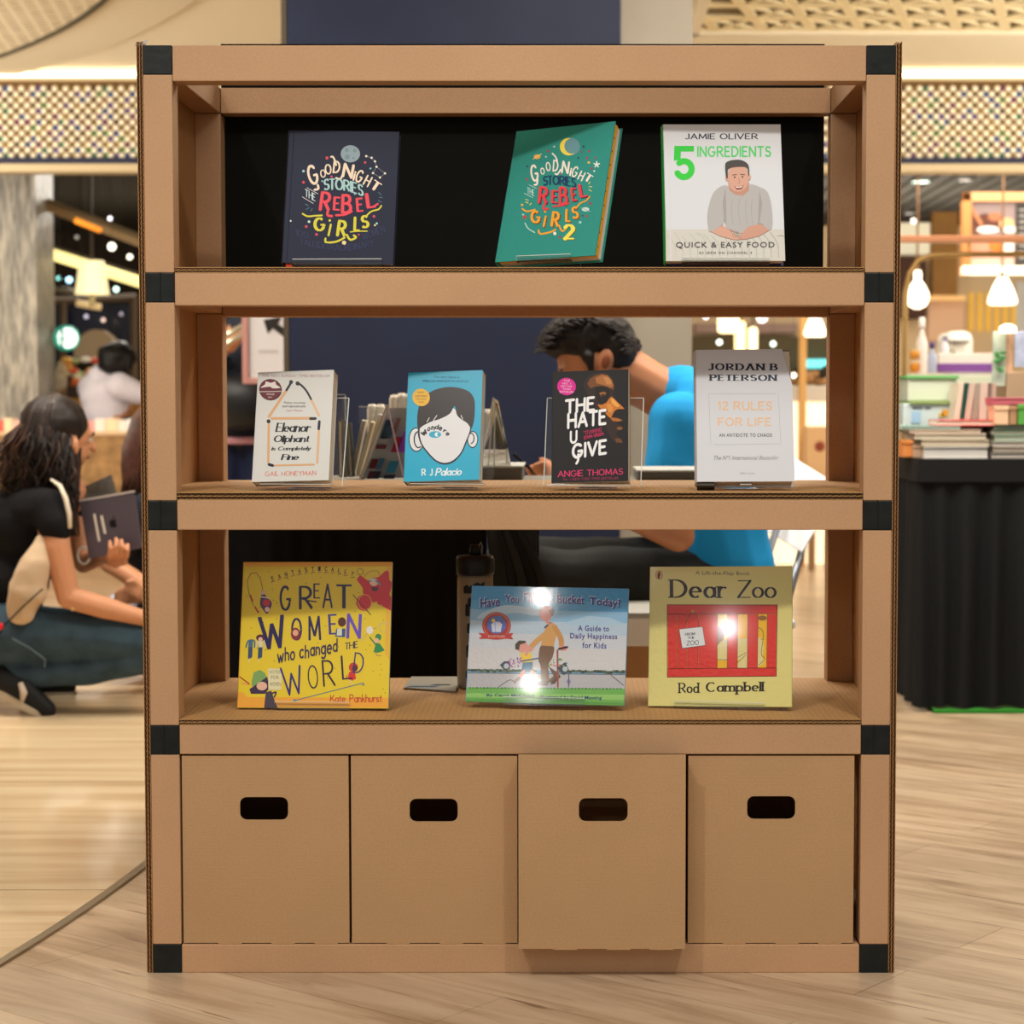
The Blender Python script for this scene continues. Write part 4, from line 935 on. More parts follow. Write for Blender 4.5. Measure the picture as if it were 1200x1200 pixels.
# woman with the placard
p.poly([(185, 860), (200, 800), (240, 785), (270, 805), (285, 840), (225, 885), (185, 890)], '7fa860'); p.poly([(170, 910), (285, 830), (300, 900), (270, 940), (180, 940)], '40304a'); p.circ(250, 890, 34, 'e8b89c', 28); p.line([(110, 830), (150, 860), (170, 875)], 8, 'b04030'); p.line([(120, 870), (165, 880)], 8, 'e8a050')
p.poly([(290, 775), (380, 780), (375, 915), (292, 915)], 'e3dcae'); p.font('VOTES', (298, 788, 370, 810), '8a8460'); p.font('FOR', (310, 822, 360, 845), '8a8460'); p.font('WOMEN', (300, 865, 372, 890), '8a8460')
p.poly([(275, 930), (310, 920), (330, 980), (350, 1037), (262, 1037)], '4a4250'); p.line([(310, 940), (340, 930), (330, 960)], 10, '40304a')
# green figure, bat
p.ring(1040, 520, 42, 3, 'd8c890', a0=180, a1=420); p.ring(1030, 515, 26, 3, 'd8c890'); p.circ(944, 530, 22, 'e8e4dc', 26); p.line([(930, 550), (890, 598)], 4, 'c8b48c'); p.line([(945, 575), (985, 625)], 8, '3a7a4c')
p.circ(1000, 575, 20, '3c8a50', 22); p.circ(990, 598, 14, 'e8b8a0', 18); p.poly([(985, 612), (1010, 615), (1042, 660), (1000, 675), (970, 672)], '2f8a50'); p.line([(985, 672), (992, 692), (1020, 695)], 5, 'b88a60')
# tightrope
p.line([(460, 985), (905, 872)], 6, '5f7f88'); p.line([(905, 872), (910, 885), (895, 885)], 6, '5f7f88'); p.circ(460, 985, 10, '5f8f98')
p.poly([(812, 800), (850, 795), (858, 845), (830, 858), (802, 845)], 'd83a34'); p.circ(840, 770, 30, 'c84038', 32); p.circ(850, 775, 18, '5a3028', 20); p.line([(822, 855), (832, 880)], 7, 'e0d0a0'); p.line([(800, 820), (790, 850)], 6, 'd83a34')
p.build('illustration', fc)
p = pr(); PU = '2e2254'; PU2 = '3a2e78'
for i, ch in enumerate('FANTASTICALLY'):
    u = i / 12; x = 318 + 505 * u; y = 232 - 105 * math.sin(PI * (u * .62 + .08)) + 25 * u
    p.hand(ch, (x, y - 15, x + 16, y + 14), '3a3020', tmin=.2, tmax=.24, rot=-25 + 45 * u); p.line([(x - 2, y + 24), (x + 20, y + 22 - 8 * (1 - u))], 4, 'b85a3c' if i % 2 else '3a3020')
for ch, b in (('G', (368, 248, 440, 410)), ('R', (490, 250, 580, 400)), ('E', (582, 235, 625, 330)), ('A', (640, 235, 705, 390)), ('T', (728, 240, 826, 392))):
    p.hand(ch, b, '251d4a', tmin=.09, tmax=.17 if ch != 'G' else .2, serif=.07)
p.line([(500, 330), (560, 345), (600, 350)], 8, '251d4a')
for ch, b, r in (('W', (240, 440, 405, 650), -6), ('O', (440, 452, 510, 598), 0), ('M', (548, 440, 630, 595), -2), ('E', (678, 428, 735, 558), -3), ('N', (795, 425, 890, 585), 2)):
    p.hand(ch, b, {'N': '6a4fc0', 'E': '453a90'}.get(ch, '2b2158'), rot=r, tmin=.09, tmax=.19, serif=.09)
p.circ(468, 555, 30, '8a2c3c', 40); p.circ(468, 548, 18, 'e8b090', 20); p.circ(765, 478, 26, '5a2c24', 30); p.poly([(728, 520), (788, 520), (785, 575), (722, 572)], '3a5a88'); p.poly([(735, 522), (765, 518), (765, 565), (732, 565)], 'd8dcc8')
p.hand('who changed', (350, 612, 738, 735), '3a2c50', tmin=.13, tmax=.17, tilt=-70, gap=.26, bounce=.06); p.hand('THE', (785, 605, 868, 650), '3a2c50', tmin=.14, tmax=.18, tilt=-14, serif=.09)
for ch, b, r in (('W', (378, 760, 512, 950), -8), ('O', (545, 755, 612, 908), -4), ('R', (640, 718, 720, 895), -4), ('L', (762, 690, 832, 850), -4), ('D', (842, 672, 908, 812), 6)):
    p.hand(ch, b, PU2 if ch in 'WD' else '2b2140', rot=r, tmin=.06, tmax=.11)
p.build('title_lettering', fc)
p = pr(); p.hand('Kate', (690, 948, 790, 998), 'c2402c', tmin=.12, tmax=.15); p.hand('Pankhurst', (815, 945, 1028, 1000), 'c2402c', tmin=.12, tmax=.15); p.build('author_lettering', fc)
stand('small clear acrylic stand holding the yellow picture book', (-.4692, .1022, .4573, -4.49, 13.89, -.40, .2765, .2680), .010, B3, 0.12, 0.1, lipw=0.138, lh=0.01, dx=0)

# -- blue landscape picture book
Q = [(130, 92), (1128, 105), (1100, 858), (82, 828)]
t, fc, pr = book('wide blue picture book showing an old man with cane and small boy', (-.0495, .1100, .4642, -8.44, 15.96, .29, .2912, .2150), .008, '7db2d8', Q, rough=.26, bump=.3, coat=.22)
p = pr()
def band(y0, y1, c): p.poly([(130 - .065 * (y0 - 92), y0), (1128 - .04 * (y0 - 92), y0 + 13 + y0 * .01), (1128 - .04 * (y1 - 92), y1 + 13 + y1 * .01), (130 - .065 * (y1 - 92), y1)], c)
for y0, y1, c in ((92, 180, '3f95cf'), (180, 240, '559fd2'), (240, 310, '8ab8da'), (310, 390, 'b2c8da'), (390, 480, 'c6ccd4'), (480, 620, 'ccccce')): band(y0, y1, c)
p.poly([(200, 260), (330, 215), (480, 225), (560, 250), (540, 280), (400, 262), (250, 290), (160, 300)], 'b4cfe4'); p.poly([(700, 330), (860, 280), (1000, 290), (1110, 330), (1000, 340), (820, 345)], 'a8c8e0')
p.poly([(98, 645), (1108, 655), (1104, 752), (90, 745)], 'b4b4b8'); p.line([(98, 645), (1108, 656)], 5, '5c6460')
g_ = '4a5c44'; rnd = random.Random(4)
for i in range(50):
    x = 105 + i * 20.2
    if 530 < x < 690: continue
    p.circ(x, 628 + 0.01 * x + rnd.uniform(-4, 4), 11 + rnd.random() * 5, rnd.choice(['3f4c3c', '52624a', '66745a']), 9, n=8)
p.line([(288, 738), (365, 690), (400, 715)], 5, '5a5a5c'); p.line([(1015, 660), (1095, 725)], 5, '5a5a5c')
p.poly([(90, 738), (1104, 748), (1100, 858), (82, 828)], '6fae52'); p.poly([(87, 775), (1102, 785), (1100, 820), (86, 800)], '8fc46a')
p.poly([(82, 810), (1101, 838), (1100, 858), (82, 828)], '5a9a44')
for i in range(44): p.circ(110 + i * 22.5, 741 + .008 * i * 22, 9, rnd.choice(['3f7a3c', '4f8f48']), 6, n=7)
p.build('landscape_artwork', fc)
p = pr()
BR = '75583f'
p.poly([(565, 470), (645, 475), (640, 540), (612, 600), (615, 710), (570, 712), (560, 600), (548, 560)], BR); p.poly([(610, 600), (665, 640), (680, 670), (640, 712), (600, 700), (645, 665)], '664a34'); p.poly([(525, 712), (570, 695), (612, 700), (605, 725), (530, 726)], '4a3020'); p.poly([(640, 700), (682, 655), (690, 670), (650, 715), (620, 722)], '4a3020')
p.poly([(600, 350), (640, 320), (672, 360), (650, 460), (645, 475), (565, 470), (575, 400)], 'cf9c58'); p.line([(590, 400), (540, 440), (500, 480)], 34, 'cf9c58'); p.line([(650, 350), (690, 420), (695, 465)], 34, 'c48f4c')
p.circ(595, 268, 42, 'd98c7c', 46); p.poly([(552, 262), (572, 245), (580, 270)], 'd98c7c'); p.poly([(588, 228), (632, 222), (652, 250), (640, 282), (620, 262), (610, 240)], '8a6a5c'); p.circ(610, 232, 24, 'd48878', 14); p.line([(590, 355), (625, 325)], 12, '3a4a5a'); p.line([(600, 310), (615, 330)], 20, 'd08474')
p.circ(490, 492, 28, 'dc9c88', 20); p.circ(705, 487, 28, 'dc8f80', 18); p.line([(680, 492), (732, 480)], 14, '2a2024'); p.line([(670, 500), (672, 735)], 11, '9a4a34')
p.circ(445, 480, 38, 'df9c8c', 34); p.poly([(400, 495), (400, 462), (425, 438), (465, 440), (470, 452), (430, 465), (425, 500)], '4a4238'); p.poly([(432, 518), (500, 515), (512, 575), (440, 582)], 'e8c52c'); p.poly([(448, 580), (512, 575), (510, 635), (470, 638), (440, 630)], '3f7290'); p.line([(455, 635), (420, 685)], 20, 'df9c8c'); p.line([(505, 635), (545, 675)], 18, 'df9c8c'); p.line([(400, 700), (425, 680)], 20, '8a7a74'); p.line([(440, 570), (545, 552)], 9, '2a4a7a'); p.line([(480, 500), (470, 530)], 16, 'df9c8c')
for x, y, w in ((340, 600, 1), (715, 618, 1)):
    p.poly([(x - 38, y - 5), (x - 8, y - 30), (x + 30, y - 25), (x + 25, y + 22), (x - 10, y + 30)] if x < 500 else [(x - 50, y - 5), (x + 5, y - 42), (x + 30, y + 10), (x - 5, y + 42)], '3c4c58'); p.circ(x + 4, y + 2, 17, 'b8c4c8')
rnd = random.Random(9)
for i in range(30): p.circ(rnd.uniform(350, 440), rnd.uniform(550, 612), 5, rnd.choice(['a84aa0', '7a3a9a', 'd060b0', '3a2a5a']), n=6)
for i in range(22): p.circ(rnd.uniform(612, 735), rnd.uniform(555, 605), 5, rnd.choice(['4a9a4a', '3f8a58', 'c84030', '8ac060']), n=6)
p.line([(742, 655), (742, 735)], 6, '5a5a9a'); p.ring(742, 700, 10, 3, '5a5a9a'); p.build('figures_artwork', fc)
p = pr(); p.circ(282, 345, 92, 'a83c34', 88); p.circ(282, 345, 84, 'c86a50', 80); p.circ(282, 345, 78, 'a03430', 74); p.circ(282, 340, 60, '5468b4', 56); p.poly([(255, 385), (248, 335), (270, 320), (300, 320), (318, 335), (308, 385)], 'c9cfe4'); p.line([(272, 325), (275, 380)], 6, '98a4cc'); p.circ(262, 312, 12, 'e8c848'); p.circ(302, 296, 14, '4a78b8'); p.poly([(168, 392), (215, 395), (282, 408), (350, 395), (388, 392), (375, 412), (386, 430), (340, 428), (282, 434), (222, 428), (172, 428), (186, 410)], 'b83a34')
p.font('BUCKET FILLERS', (228, 405, 336, 420), 'e8c0a8'); p.build('award_badge', fc)
p = pr(); IN = '3a3a8a'; SH = 'cfd8ec'
for dx, c in ((-4, SH), (0, IN)):
    for s, b, k in (('Have', (180, 165, 305, 228), {'tilt': -14}), ('You', (335, 150, 425, 200), {'tilt': 4}), ('Filled', (455, 135, 590, 200), {'tilt': 0}), ('a', (612, 158, 640, 195), {}), ('Bucket', (668, 148, 845, 205), {'tilt': 8}), ('Today?', (875, 165, 1078, 232), {'tilt': 18})):
        p.font(s, (b[0] + dx, b[1] + dx, b[2] + dx, b[3] + dx), c, bold=.03, **k)
for s, b in (('A Guide to', (802, 342, 1002, 378)), ('Daily Happiness', (752, 392, 1055, 438)), ('for Kids', (830, 450, 985, 488))):
    p.font(s, b, IN, bold=.02, spacing=1.1, tilt=4)
p.font('By Carol McCloud', (215, 780, 520, 802), '22406a', bold=.02, tilt=4); p.font('Illustrated by David Messing', (560, 792, 955, 820), '22406a', bold=.02, tilt=6); p.build('title_lettering', fc)
stand('small clear acrylic stand holding the blue landscape picture book', (-.0495, .1100, .4642, -8.44, 15.96, .29, .2912, .2150), .008, B3, 0.13, 0.08, lipw=0.148, lh=0.01, dx=0)

# -- pale yellow board book
Q = [(108, 97), (1092, 80), (1105, 1085), (82, 1062)]
t, fc, pr = book('pale yellow square board book with a red crate, on the lowest open level', (.2683, .1112, .4590, -10.74, 12.94, -1.20, .2613, .2567), .012, 'dbd282', Q, rough=.26, bump=.3, back='b8d878', coat=.22)
p = pr(); R_ = 'd5352c'; D_ = '5a1c14'
p.poly([(218, 352), (992, 350), (992, 862), (214, 862)], D_); p.poly([(223, 357), (987, 355), (987, 857), (219, 857)], 'e9b41e')
p.poly([(570, 500), (600, 510), (618, 560), (605, 620), (575, 655), (567, 650)], '8a5a24'); p.poly([(567, 640), (640, 590), (760, 590), (870, 585), (895, 640), (890, 720), (905, 740), (860, 790), (710, 795), (720, 740), (640, 742), (567, 735)], 'ddd08c')
p.line([(855, 512), (885, 530), (895, 585), (880, 600)], 5, '6a5a2c'); p.line([(890, 605), (880, 700), (902, 735), (862, 780)], 4, '6a5a2c'); p.line([(567, 738), (640, 740)], 4, '6a5a2c'); p.line([(712, 760), (770, 705)], 4, '6a5a2c'); p.line([(715, 722), (770, 690)], 4, '6a5a2c'); p.circ(885, 445, 32, '8a5a1c', 18)
p.poly([(223, 357), (987, 355), (987, 412), (223, 416)], R_); p.poly([(221, 802), (987, 802), (987, 857), (219, 857)], R_)
for a, b in ((223, 287), (292, 357), (362, 430), (435, 565), (640, 708), (783, 852), (922, 987)): p.poly([(a, 418), (b, 418), (b - 1, 800), (a - 1, 800)], R_)
for x in (290, 360, 432, 567, 638, 710, 781, 854, 920): p.line([(x, 418), (x - 1, 800)], 3.5, D_)
p.line([(223, 418), (987, 414)], 4, D_); p.line([(221, 800), (987, 800)], 4, D_)
p.circ(396, 402, 10, 'c8a040'); p.line([(396, 402), (360, 450), (330, 515)], 3, '4a2018'); p.line([(396, 402), (430, 440), (435, 510)], 3, '4a2018')
p.poly([(300, 522), (465, 505), (485, 638), (320, 660)], '5a4a44'); p.poly([(303, 525), (462, 508), (482, 635), (323, 656)], 'dde3e6')
p.hand('FROM', (342, 548, 412, 568), '3a3a40', tilt=-6, tmin=.15, tmax=.2); p.hand('THE', (360, 575, 408, 592), '3a3a40', tmin=.15, tmax=.2); p.hand('ZOO', (352, 602, 438, 636), '3a3a40', tmin=.12, tmax=.14, tilt=-5)
p.build('illustration', fc)
p = pr(); K = '231a2c'
p.hand('Dear', (228, 180, 632, 308), K, serif=.17, tmin=.07, tmax=.18, gap=.24); p.hand('Zoo', (705, 178, 985, 308), K, serif=0, tmin=.06, tmax=.15, gap=.16); p.font('A Lift-the-Flap Book', (415, 122, 795, 155), '5c5840'); p.build('title_lettering', fc)
p = pr(); p.hand('Rod', (288, 900, 445, 975), '2c2420', serif=.2, tmin=.09, tmax=.2, gap=.22); p.hand('Campbell', (485, 898, 908, 990), '2c2420', serif=.2, tmin=.09, tmax=.2, gap=.22); p.build('author_lettering', fc)
p = pr(); p.circ(166, 152, 25, '5a4020', 31); p.circ(166, 152, 22, 'e3a23c', 28); p.poly([(158, 172), (156, 150), (166, 130), (176, 132), (172, 145), (182, 148), (172, 158), (170, 175)], '241c1c'); p.build('emblem', fc)
stand('small clear acrylic stand holding the pale yellow board book', (.2683, .1112, .4590, -10.74, 12.94, -1.20, .2613, .2567), .012, B3, 0.15, 0.09, lipw=0.165, lh=0.007, dx=0)

# -- bottle and leaflet behind the books on the lowest open level
bp_ = onz(557, 806, B3)
t = thing('water_bottle', 'slim beige water bottle with dark pattern and black cap behind the blue picture book', 'bottle', (bp_.x, bp_.y, B3))
g = G(); g.lathe([(.030, 0), (.0345, .004), (.0355, .02), (.035, .215), (.0345, .222)], m=mat('9a8f7c', .35), n=28); obj('bottle_body', g, None, t, smooth=True)
g = G(); g.lathe([(.0372, .222), (.038, .226), (.038, .252), (.0345, .259), (.012, .261)], m=mat('26282a', .35), n=28); g.lathe([(.011, .26), (.011, .272), (.008, .28)], m=mat('26282a', .35), n=14); o = obj('cap', g, None, t, smooth=True)
g = G(); g.tube([(.006, 0, .275), (.012, 0, .285), (.014, 0, .276), (.013, 0, .262)], .0022, mat('8a8a88', .3), 6); obj('cap_loop', g, None, t)
g = G(); rnd = random.Random(8)
for (a, z, w, h) in ((-110, .195, 26, .012), (-100, .17, 18, .014), (-112, .155, 12, .02), (-75, .2, 30, .012), (-70, .18, 20, .018), (-100, .12, 22, .016), (-90, .1, 30, .01), (-108, .075, 14, .02), (-80, .06, 26, .016), (-100, .03, 30, .014), (-70, .03, 18, .02), (-70, .13, 16, .02)):
    n_ = 5; vs = []
    for i in range(n_ + 1):
        t_ = math.radians(a + w * (i / n_ - .5) * (1.2)); 
        for z_ in (z - h / 2 - .002 * (i % 2), z + h / 2 + .002 * (i % 3)): vs.append((.0358 * math.cos(t_), .0358 * math.sin(t_), z_))
    g.add(vs, [(2 * i, 2 * i + 2, 2 * i + 3, 2 * i + 1) for i in range(n_)], mat('2c2c30', .4))
o = obj('printed_pattern', g, None, t); o['kind'] = 'stuff'
a0, a1 = onz(473, 808, B3), onz(534, 812, B3); b0, b1 = onz(482, 795, B3), onz(540, 795, B3)
t = thing('leaflet', 'small leaflet with blue print lying flat beside the water bottle', 'leaflet', (a0.x, a0.y, B3))
g = G(); g.slab([(a0.x, a0.y), (a1.x, a1.y), (b1.x, b1.y), (b0.x, b0.y)], B3 + .0005, B3 + .004, mat('a8a294', .4)); wpart('paper', g, None, t)
g = G(); g.slab([(a0.x + .004, a0.y + .004), (a0.x + .06, a0.y + .003), (a0.x + .07, a0.y + .02), (a0.x + .012, a0.y + .022)], B3 + .0041, B3 + .0044, mat('4a6a80', .4)); g.slab([(a0.x + .05, a0.y + .03), (a0.x + .09, a0.y + .03), (a0.x + .085, a0.y + .045), (a0.x + .06, a0.y + .045)], B3 + .0041, B3 + .0044, mat('3a3a3c', .4)); wpart('print', g, None, t)
# ------------------------------------------------------------------ furniture and goods behind the shelf
ORD = ['first', 'second', 'third', 'fourth', 'fifth', 'sixth', 'seventh', 'eighth', 'ninth', 'tenth', 'eleventh', 'twelfth', 'thirteenth', 'fourteenth', 'fifteenth', 'sixteenth', 'seventeenth', 'eighteenth']
BLACK = mat('151517', .9, spec=.1); 
def px_box(name, label, cat, x0, y0, x1, y1, Y, depth, m, group=None, part='body', bevel=.004, kind=None):
    """a solid thing whose front face spans these photo pixels at depth Y"""
    a = at(x0, y1, Y); b = at(x1, y0, Y)
    t = thing(name, label, cat, ((a.x + b.x) / 2, Y, a.z), group)
    g = G(); g.box(a.x, b.x, Y, Y + depth, a.z, b.z, m); wpart(part, g, None, t, bevel=bevel)
    return t
def skirt(root, path, z0, z1, m, per=.05, amp=.014, seed=1, name='skirt', flare=.012):
    """hanging pleated cloth along a path of (x, y)"""
    rnd = random.Random(seed); P2 = [Vector(p) for p in path]; pts = []
    for a, b in zip(P2, P2[1:]):
        L = (b - a).length; n = max(2, int(L / (per / 6)))
        d = (b - a).normalized(); nn = Vector((d.y, -d.x))
        for i in range(n): pts.append((a + d * L * i / n, nn))
    pts.append((P2[-1], pts[-1][1]))
    rows = 9; vs = []; ph = 0; w = 1
    phs = []
    for i in range(len(pts)):
        if i % 6 == 0: w = rnd.uniform(.65, 1.4)
        ph += 2 * PI / 6 * w; phs.append((ph, .6 + .5 * math.sin(i * .13 + seed)))
    for r in range(rows + 1):
        u = r / rows; z = z1 + (z0 - z1) * u
        for (p, nn), (f, am) in zip(pts, phs):
            k = amp * am * (.25 + .75 * min(1, u * 2)) * math.sin(f + .5 * math.sin(u * 3 + f * .2)) + flare * u
            q = p + nn * k; vs.append((q.x, q.y, z + (.004 * math.sin(f * .5) if r == rows else 0)))
    n = len(pts)
    g = G(); g.add(vs, [(r * n + i, r * n + i + 1, (r + 1) * n + i + 1, (r + 1) * n + i) for r in range(rows) for i in range(n - 1)], m)
    return wpart(name, g, None, root, smooth=True)

# -- table right behind the shelf
TZ = .826
t = thing('draped_table', 'table behind the shelf with a grey edge and black cloth drawn aside', 'table', (-.1, 1.3, 0))
g = G(); g.box(-.74, .33, 1.0, 1.5, TZ - .035, TZ, mat('8c867c', .5)); wpart('tabletop', g, None, t, bevel=.003)
for x in (-.70, -.10):
    for y in (1.04, 1.46): g = G(); g.box(x - .02, x + .02, y - .02, y + .02, 0, TZ - .036, mat('26272a', .5)); wpart('leg', g, None, t)
skirt(t, [(-.78, 1.5), (-.78, .985), (-.19, .985)], .01, TZ - .03, BLACK, seed=3)
# drawn-aside end of the cloth: broad slanting folds
g = G()
for k, (dx, c) in enumerate(((0, '2b2d2f'), (.022, '232527'), (.05, '303234'), (.075, '1c1d1f'), (.1, '2a2c2e'))):
    g.tube([(-.19 + dx * .35, .985 + .008 * k, TZ - .04), (-.165 + dx * .8, .97 + .01 * k, TZ - .18), (-.13 + dx * 1.2, .96 + .012 * k, TZ - .4), (-.11 + dx * 1.25, .965 + .012 * k, .02)], [.008, .016, .022, .026], mat(c, .8), 7)
wpart('gathered_fold', g, None, t, smooth=True).__setitem__('kind', 'stuff')

for lab, x0, x1, ya in (('low grey tray at the right end of the back table', 747, 840, 551), ('low olive grey tray on the back table behind the turquoise paperback', 560, 612, 546)):
    a, b = at(x0, ya, 1.2), at(x1, ya, 1.2); t = thing('display_tray', lab, 'tray', ((a.x + b.x) / 2, 1.2, TZ + .0004)); g = G(); g.box(a.x, b.x, 1.2, 1.48, TZ + .0004, a.z - .004, mat('6f675c', .6)); wpart('tray_body', g, None, t, bevel=.003)
    g = G(); g.box(a.x - .002, b.x + .002, 1.197, 1.483, a.z - .004, a.z, mat('c8c8c0', .4)); wpart('tray_rim', g, None, t)
# -- cards and booklets in racks on that table
GRP = 'booklets leaning in the racks on the back table'
def leaning(label, xb, xt, yb, yt, Y, w, m, edge, depth=.05, name='booklet', cat='booklet', group=GRP):
    """booklet seen nearly edge-on: bottom pixel (xb,yb), top pixel (xt,yt)"""
    a = at(xb, yb, Y); b = at(xt, yt, Y); d = (b - a); H = d.length; z = d.normalized()
    y = Vector((.0, 1, 0)); x = y.cross(z).normalized()
    M = Matrix(((x.x, y.x, z.x, a.x), (x.y, y.y, z.y, a.y), (x.z, y.z, z.z, a.z), (0, 0, 0, 1)))
    t = thing(name, label, cat, group=group, M=M)
    wm = w * mpp(Y)
    g = G(); g.box(0, wm, 0, depth, 0, H, m); obj('cover', g, None, t, bevel=.001)
    g = G(); g.box(wm * .2, wm * .8, -.001, .004, .003, H - .003, edge); obj('page_edge', g, None, t)
    return t
DG = mat('3c3c38', .6); WH = mat('ece4d2', .6); PG = mat('d8cdb8', .8)
for k, (lab, xb, xt, yb, yt, Y, w, m) in enumerate((
    ('dark grey booklet standing just right of the matchstick-house book', 397, 396, 559, 492, 1.10, 5, DG),
    ('dark grey booklet, second from the left on the back table', 403, 402, 559, 494, 1.14, 4, mat('4a4a44', .6)),
    ('dark olive booklet with a curled white corner', 409, 405, 559, 496, 1.18, 5, mat('34362f', .6)),
    ('white booklet leaning right beside the dark booklets', 410, 424, 558, 492, 1.22, 5, WH),
    ('cream booklet with orange patch leaning right', 417, 434, 557, 494, 1.26, 5, mat('f0dcb8', .6)),
    ('white booklet with red and blue marks leaning right', 424, 443, 557, 485, 1.30, 5, mat('d9d4d6', .6)),
    ('dark booklet leaning against the clear tent stand', 421, 452, 560, 478, 1.18, 5, mat('2c2a30', .5)))):
    leaning(lab, xb, xt, yb, yt, Y, w, m, PG)
# clear rack plates (upright acrylic pieces)
for lab, x0, y0, x1, y1, Y in (('clear upright acrylic rack plate beside the matchstick-house book', 395, 463, 404, 556, 1.35), ('clear acrylic rack plate behind the leaning booklets', 421, 477, 442, 556, 1.45)):
    a = at(x0, y1, Y); b = at(x1, y0, Y); t = thing('rack_plate', lab, 'rack', (a.x, Y, TZ))
    g = G(); g.box(a.x, b.x, Y, Y + .003, TZ, b.z, ACR); wpart('plate', g, None, t)
    g = G(); g.box(a.x, b.x, Y - .001, Y + .004, b.z, b.z + .002, ACR_EDGE); g.box(b.x, b.x + .002, Y - .001, Y + .004, TZ, b.z, ACR_EDGE); wpart('bright_edge', g, None, t)
# tent stand with a printed sheet
Y = 1.12
bl, tp, br = at(423, 562, Y), at(454, 474, Y), at(473, 562, Y)
t = thing('tent_card_stand', 'clear tent-shaped stand with a sheet of small coloured book covers', 'stand', (tp.x, Y, TZ + .001))
g = G(); e = mat('c9c3bd', .3)
g.tube([bl + Vector((0, 0, .004)), tp], .0028, e, 6); g.tube([tp, br + Vector((0, 0, .004))], .0022, mat('e4d4f0', .25), 6); wpart('bright_edge', g, None, t)
sx, sz = 1, 1
q = [at(426, 560, Y + .01), at(455, 478, Y + .01), at(500, 478, Y + .04), at(500, 560, Y + .04)]
g = G(); g.add(q + [v + Vector((0, .003, 0)) for v in q], [(0, 1, 2, 3), (7, 6, 5, 4), (0, 4, 5, 1), (1, 5, 6, 2), (2, 6, 7, 3), (3, 7, 4, 0)], mat('aab4bc', .5)); wpart('sheet', g, None, t)
g = G()
def dec(x0, y0, x1, y1, c, sl=.35):
    v = [at(x0 , y1, Y + .012 ), at(x0 + (y1 - y0) * sl, y0, Y + .012), at(x1 + (y1 - y0) * sl, y0, Y + .012), at(x1, y1, Y + .012)]
    v = [p + Vector((0, -.004, 0)) for p in v]; g.add(v, [(0, 3, 2, 1)], mat(c, .5))
for d in ((445, 492, 453, 514, '2f4a6a'), (448, 500, 458, 514, '3c5a78'), (459, 490, 464, 508, '8c6a72'), (440, 521, 452, 526, '6a3a4a'), (458, 512, 466, 530, 'a02c4a'), (432, 538, 440, 549, '5c2430'), (441, 537, 447, 550, '3a6a94'), (430, 552, 438, 561, '4c2430'), (438, 552, 444, 561, '2a3050'), (452, 540, 463, 554, '2f86b0'), (449, 556, 462, 561, '2a3050'), (465, 505, 476, 530, 'a050e0')): dec(*d)
wpart('printed_covers', g, None, t).__setitem__('kind', 'stuff')
# pale rolled papers behind
RG = 'rolled white papers on the back table'
for i, (x, y) in enumerate(((436, 474), (446, 474), (462, 463), (471, 461), (479, 462))):
    a = at(x, y, 1.5); t = thing('paper_roll', ORD[i] + ' white rolled paper from the left in the racks on the back table', 'paper', (a.x, 1.5, TZ), RG)
    g = G(); g.lathe([(.010, 0), (.012, .01), (.0125, a.z - TZ - .01), (.009, a.z - TZ)], (a.x, 1.5, TZ), mat('e8e0d2', .7), 12); wpart('roll', g, None, t, smooth=True)
    g = G(); g.lathe([(.006, 0), (.006, .002)], (a.x, 1.5, a.z), mat('b8a890', .8), 10); wpart('roll_core', g, None, t)
# clear tent stand right of the blue book
Y = 1.2; t = thing('tent_card_stand', 'empty clear tent-shaped stand just right of the turquoise paperback', 'stand', (at(582, 550, Y).x, Y, TZ))
g = G(); A_ = at(578, 466, Y)
for x, r in ((562, .0012), (572, .0016), (579, .0016), (599, .002)): g.tube([A_ if x != 579 else at(580, 470, Y), at(x, 551, Y + .02)], r, ACR_EDGE, 6)
wpart('bright_edge', g, None, t)
q = [at(578, 466, Y + .02), at(584, 470, Y), at(600, 551, Y), at(560, 551, Y + .1)]
g = G(); g.add(q + [v + Vector((0, .002, 0)) for v in q], [(0, 1, 2, 3), (7, 6, 5, 4), (0, 4, 5, 1), (1, 5, 6, 2), (2, 6, 7, 3), (3, 7, 4, 0)], clear_mat('cloudy_acrylic', (.75, .75, .74), .3)); wpart('plate', g, None, t)
g = G(); g.lathe([(.016, 0), (.018, .01), (.018, .15), (.012, .165)], (at(569, 500, 1.4).x, 1.4, TZ), mat('cfc6ba', .6), 12)
t = thing('paper_roll', 'beige folded paper standing behind the turquoise paperback', 'paper', (at(569, 500, 1.4).x, 1.4, TZ)); wpart('roll', g, None, t, smooth=True)

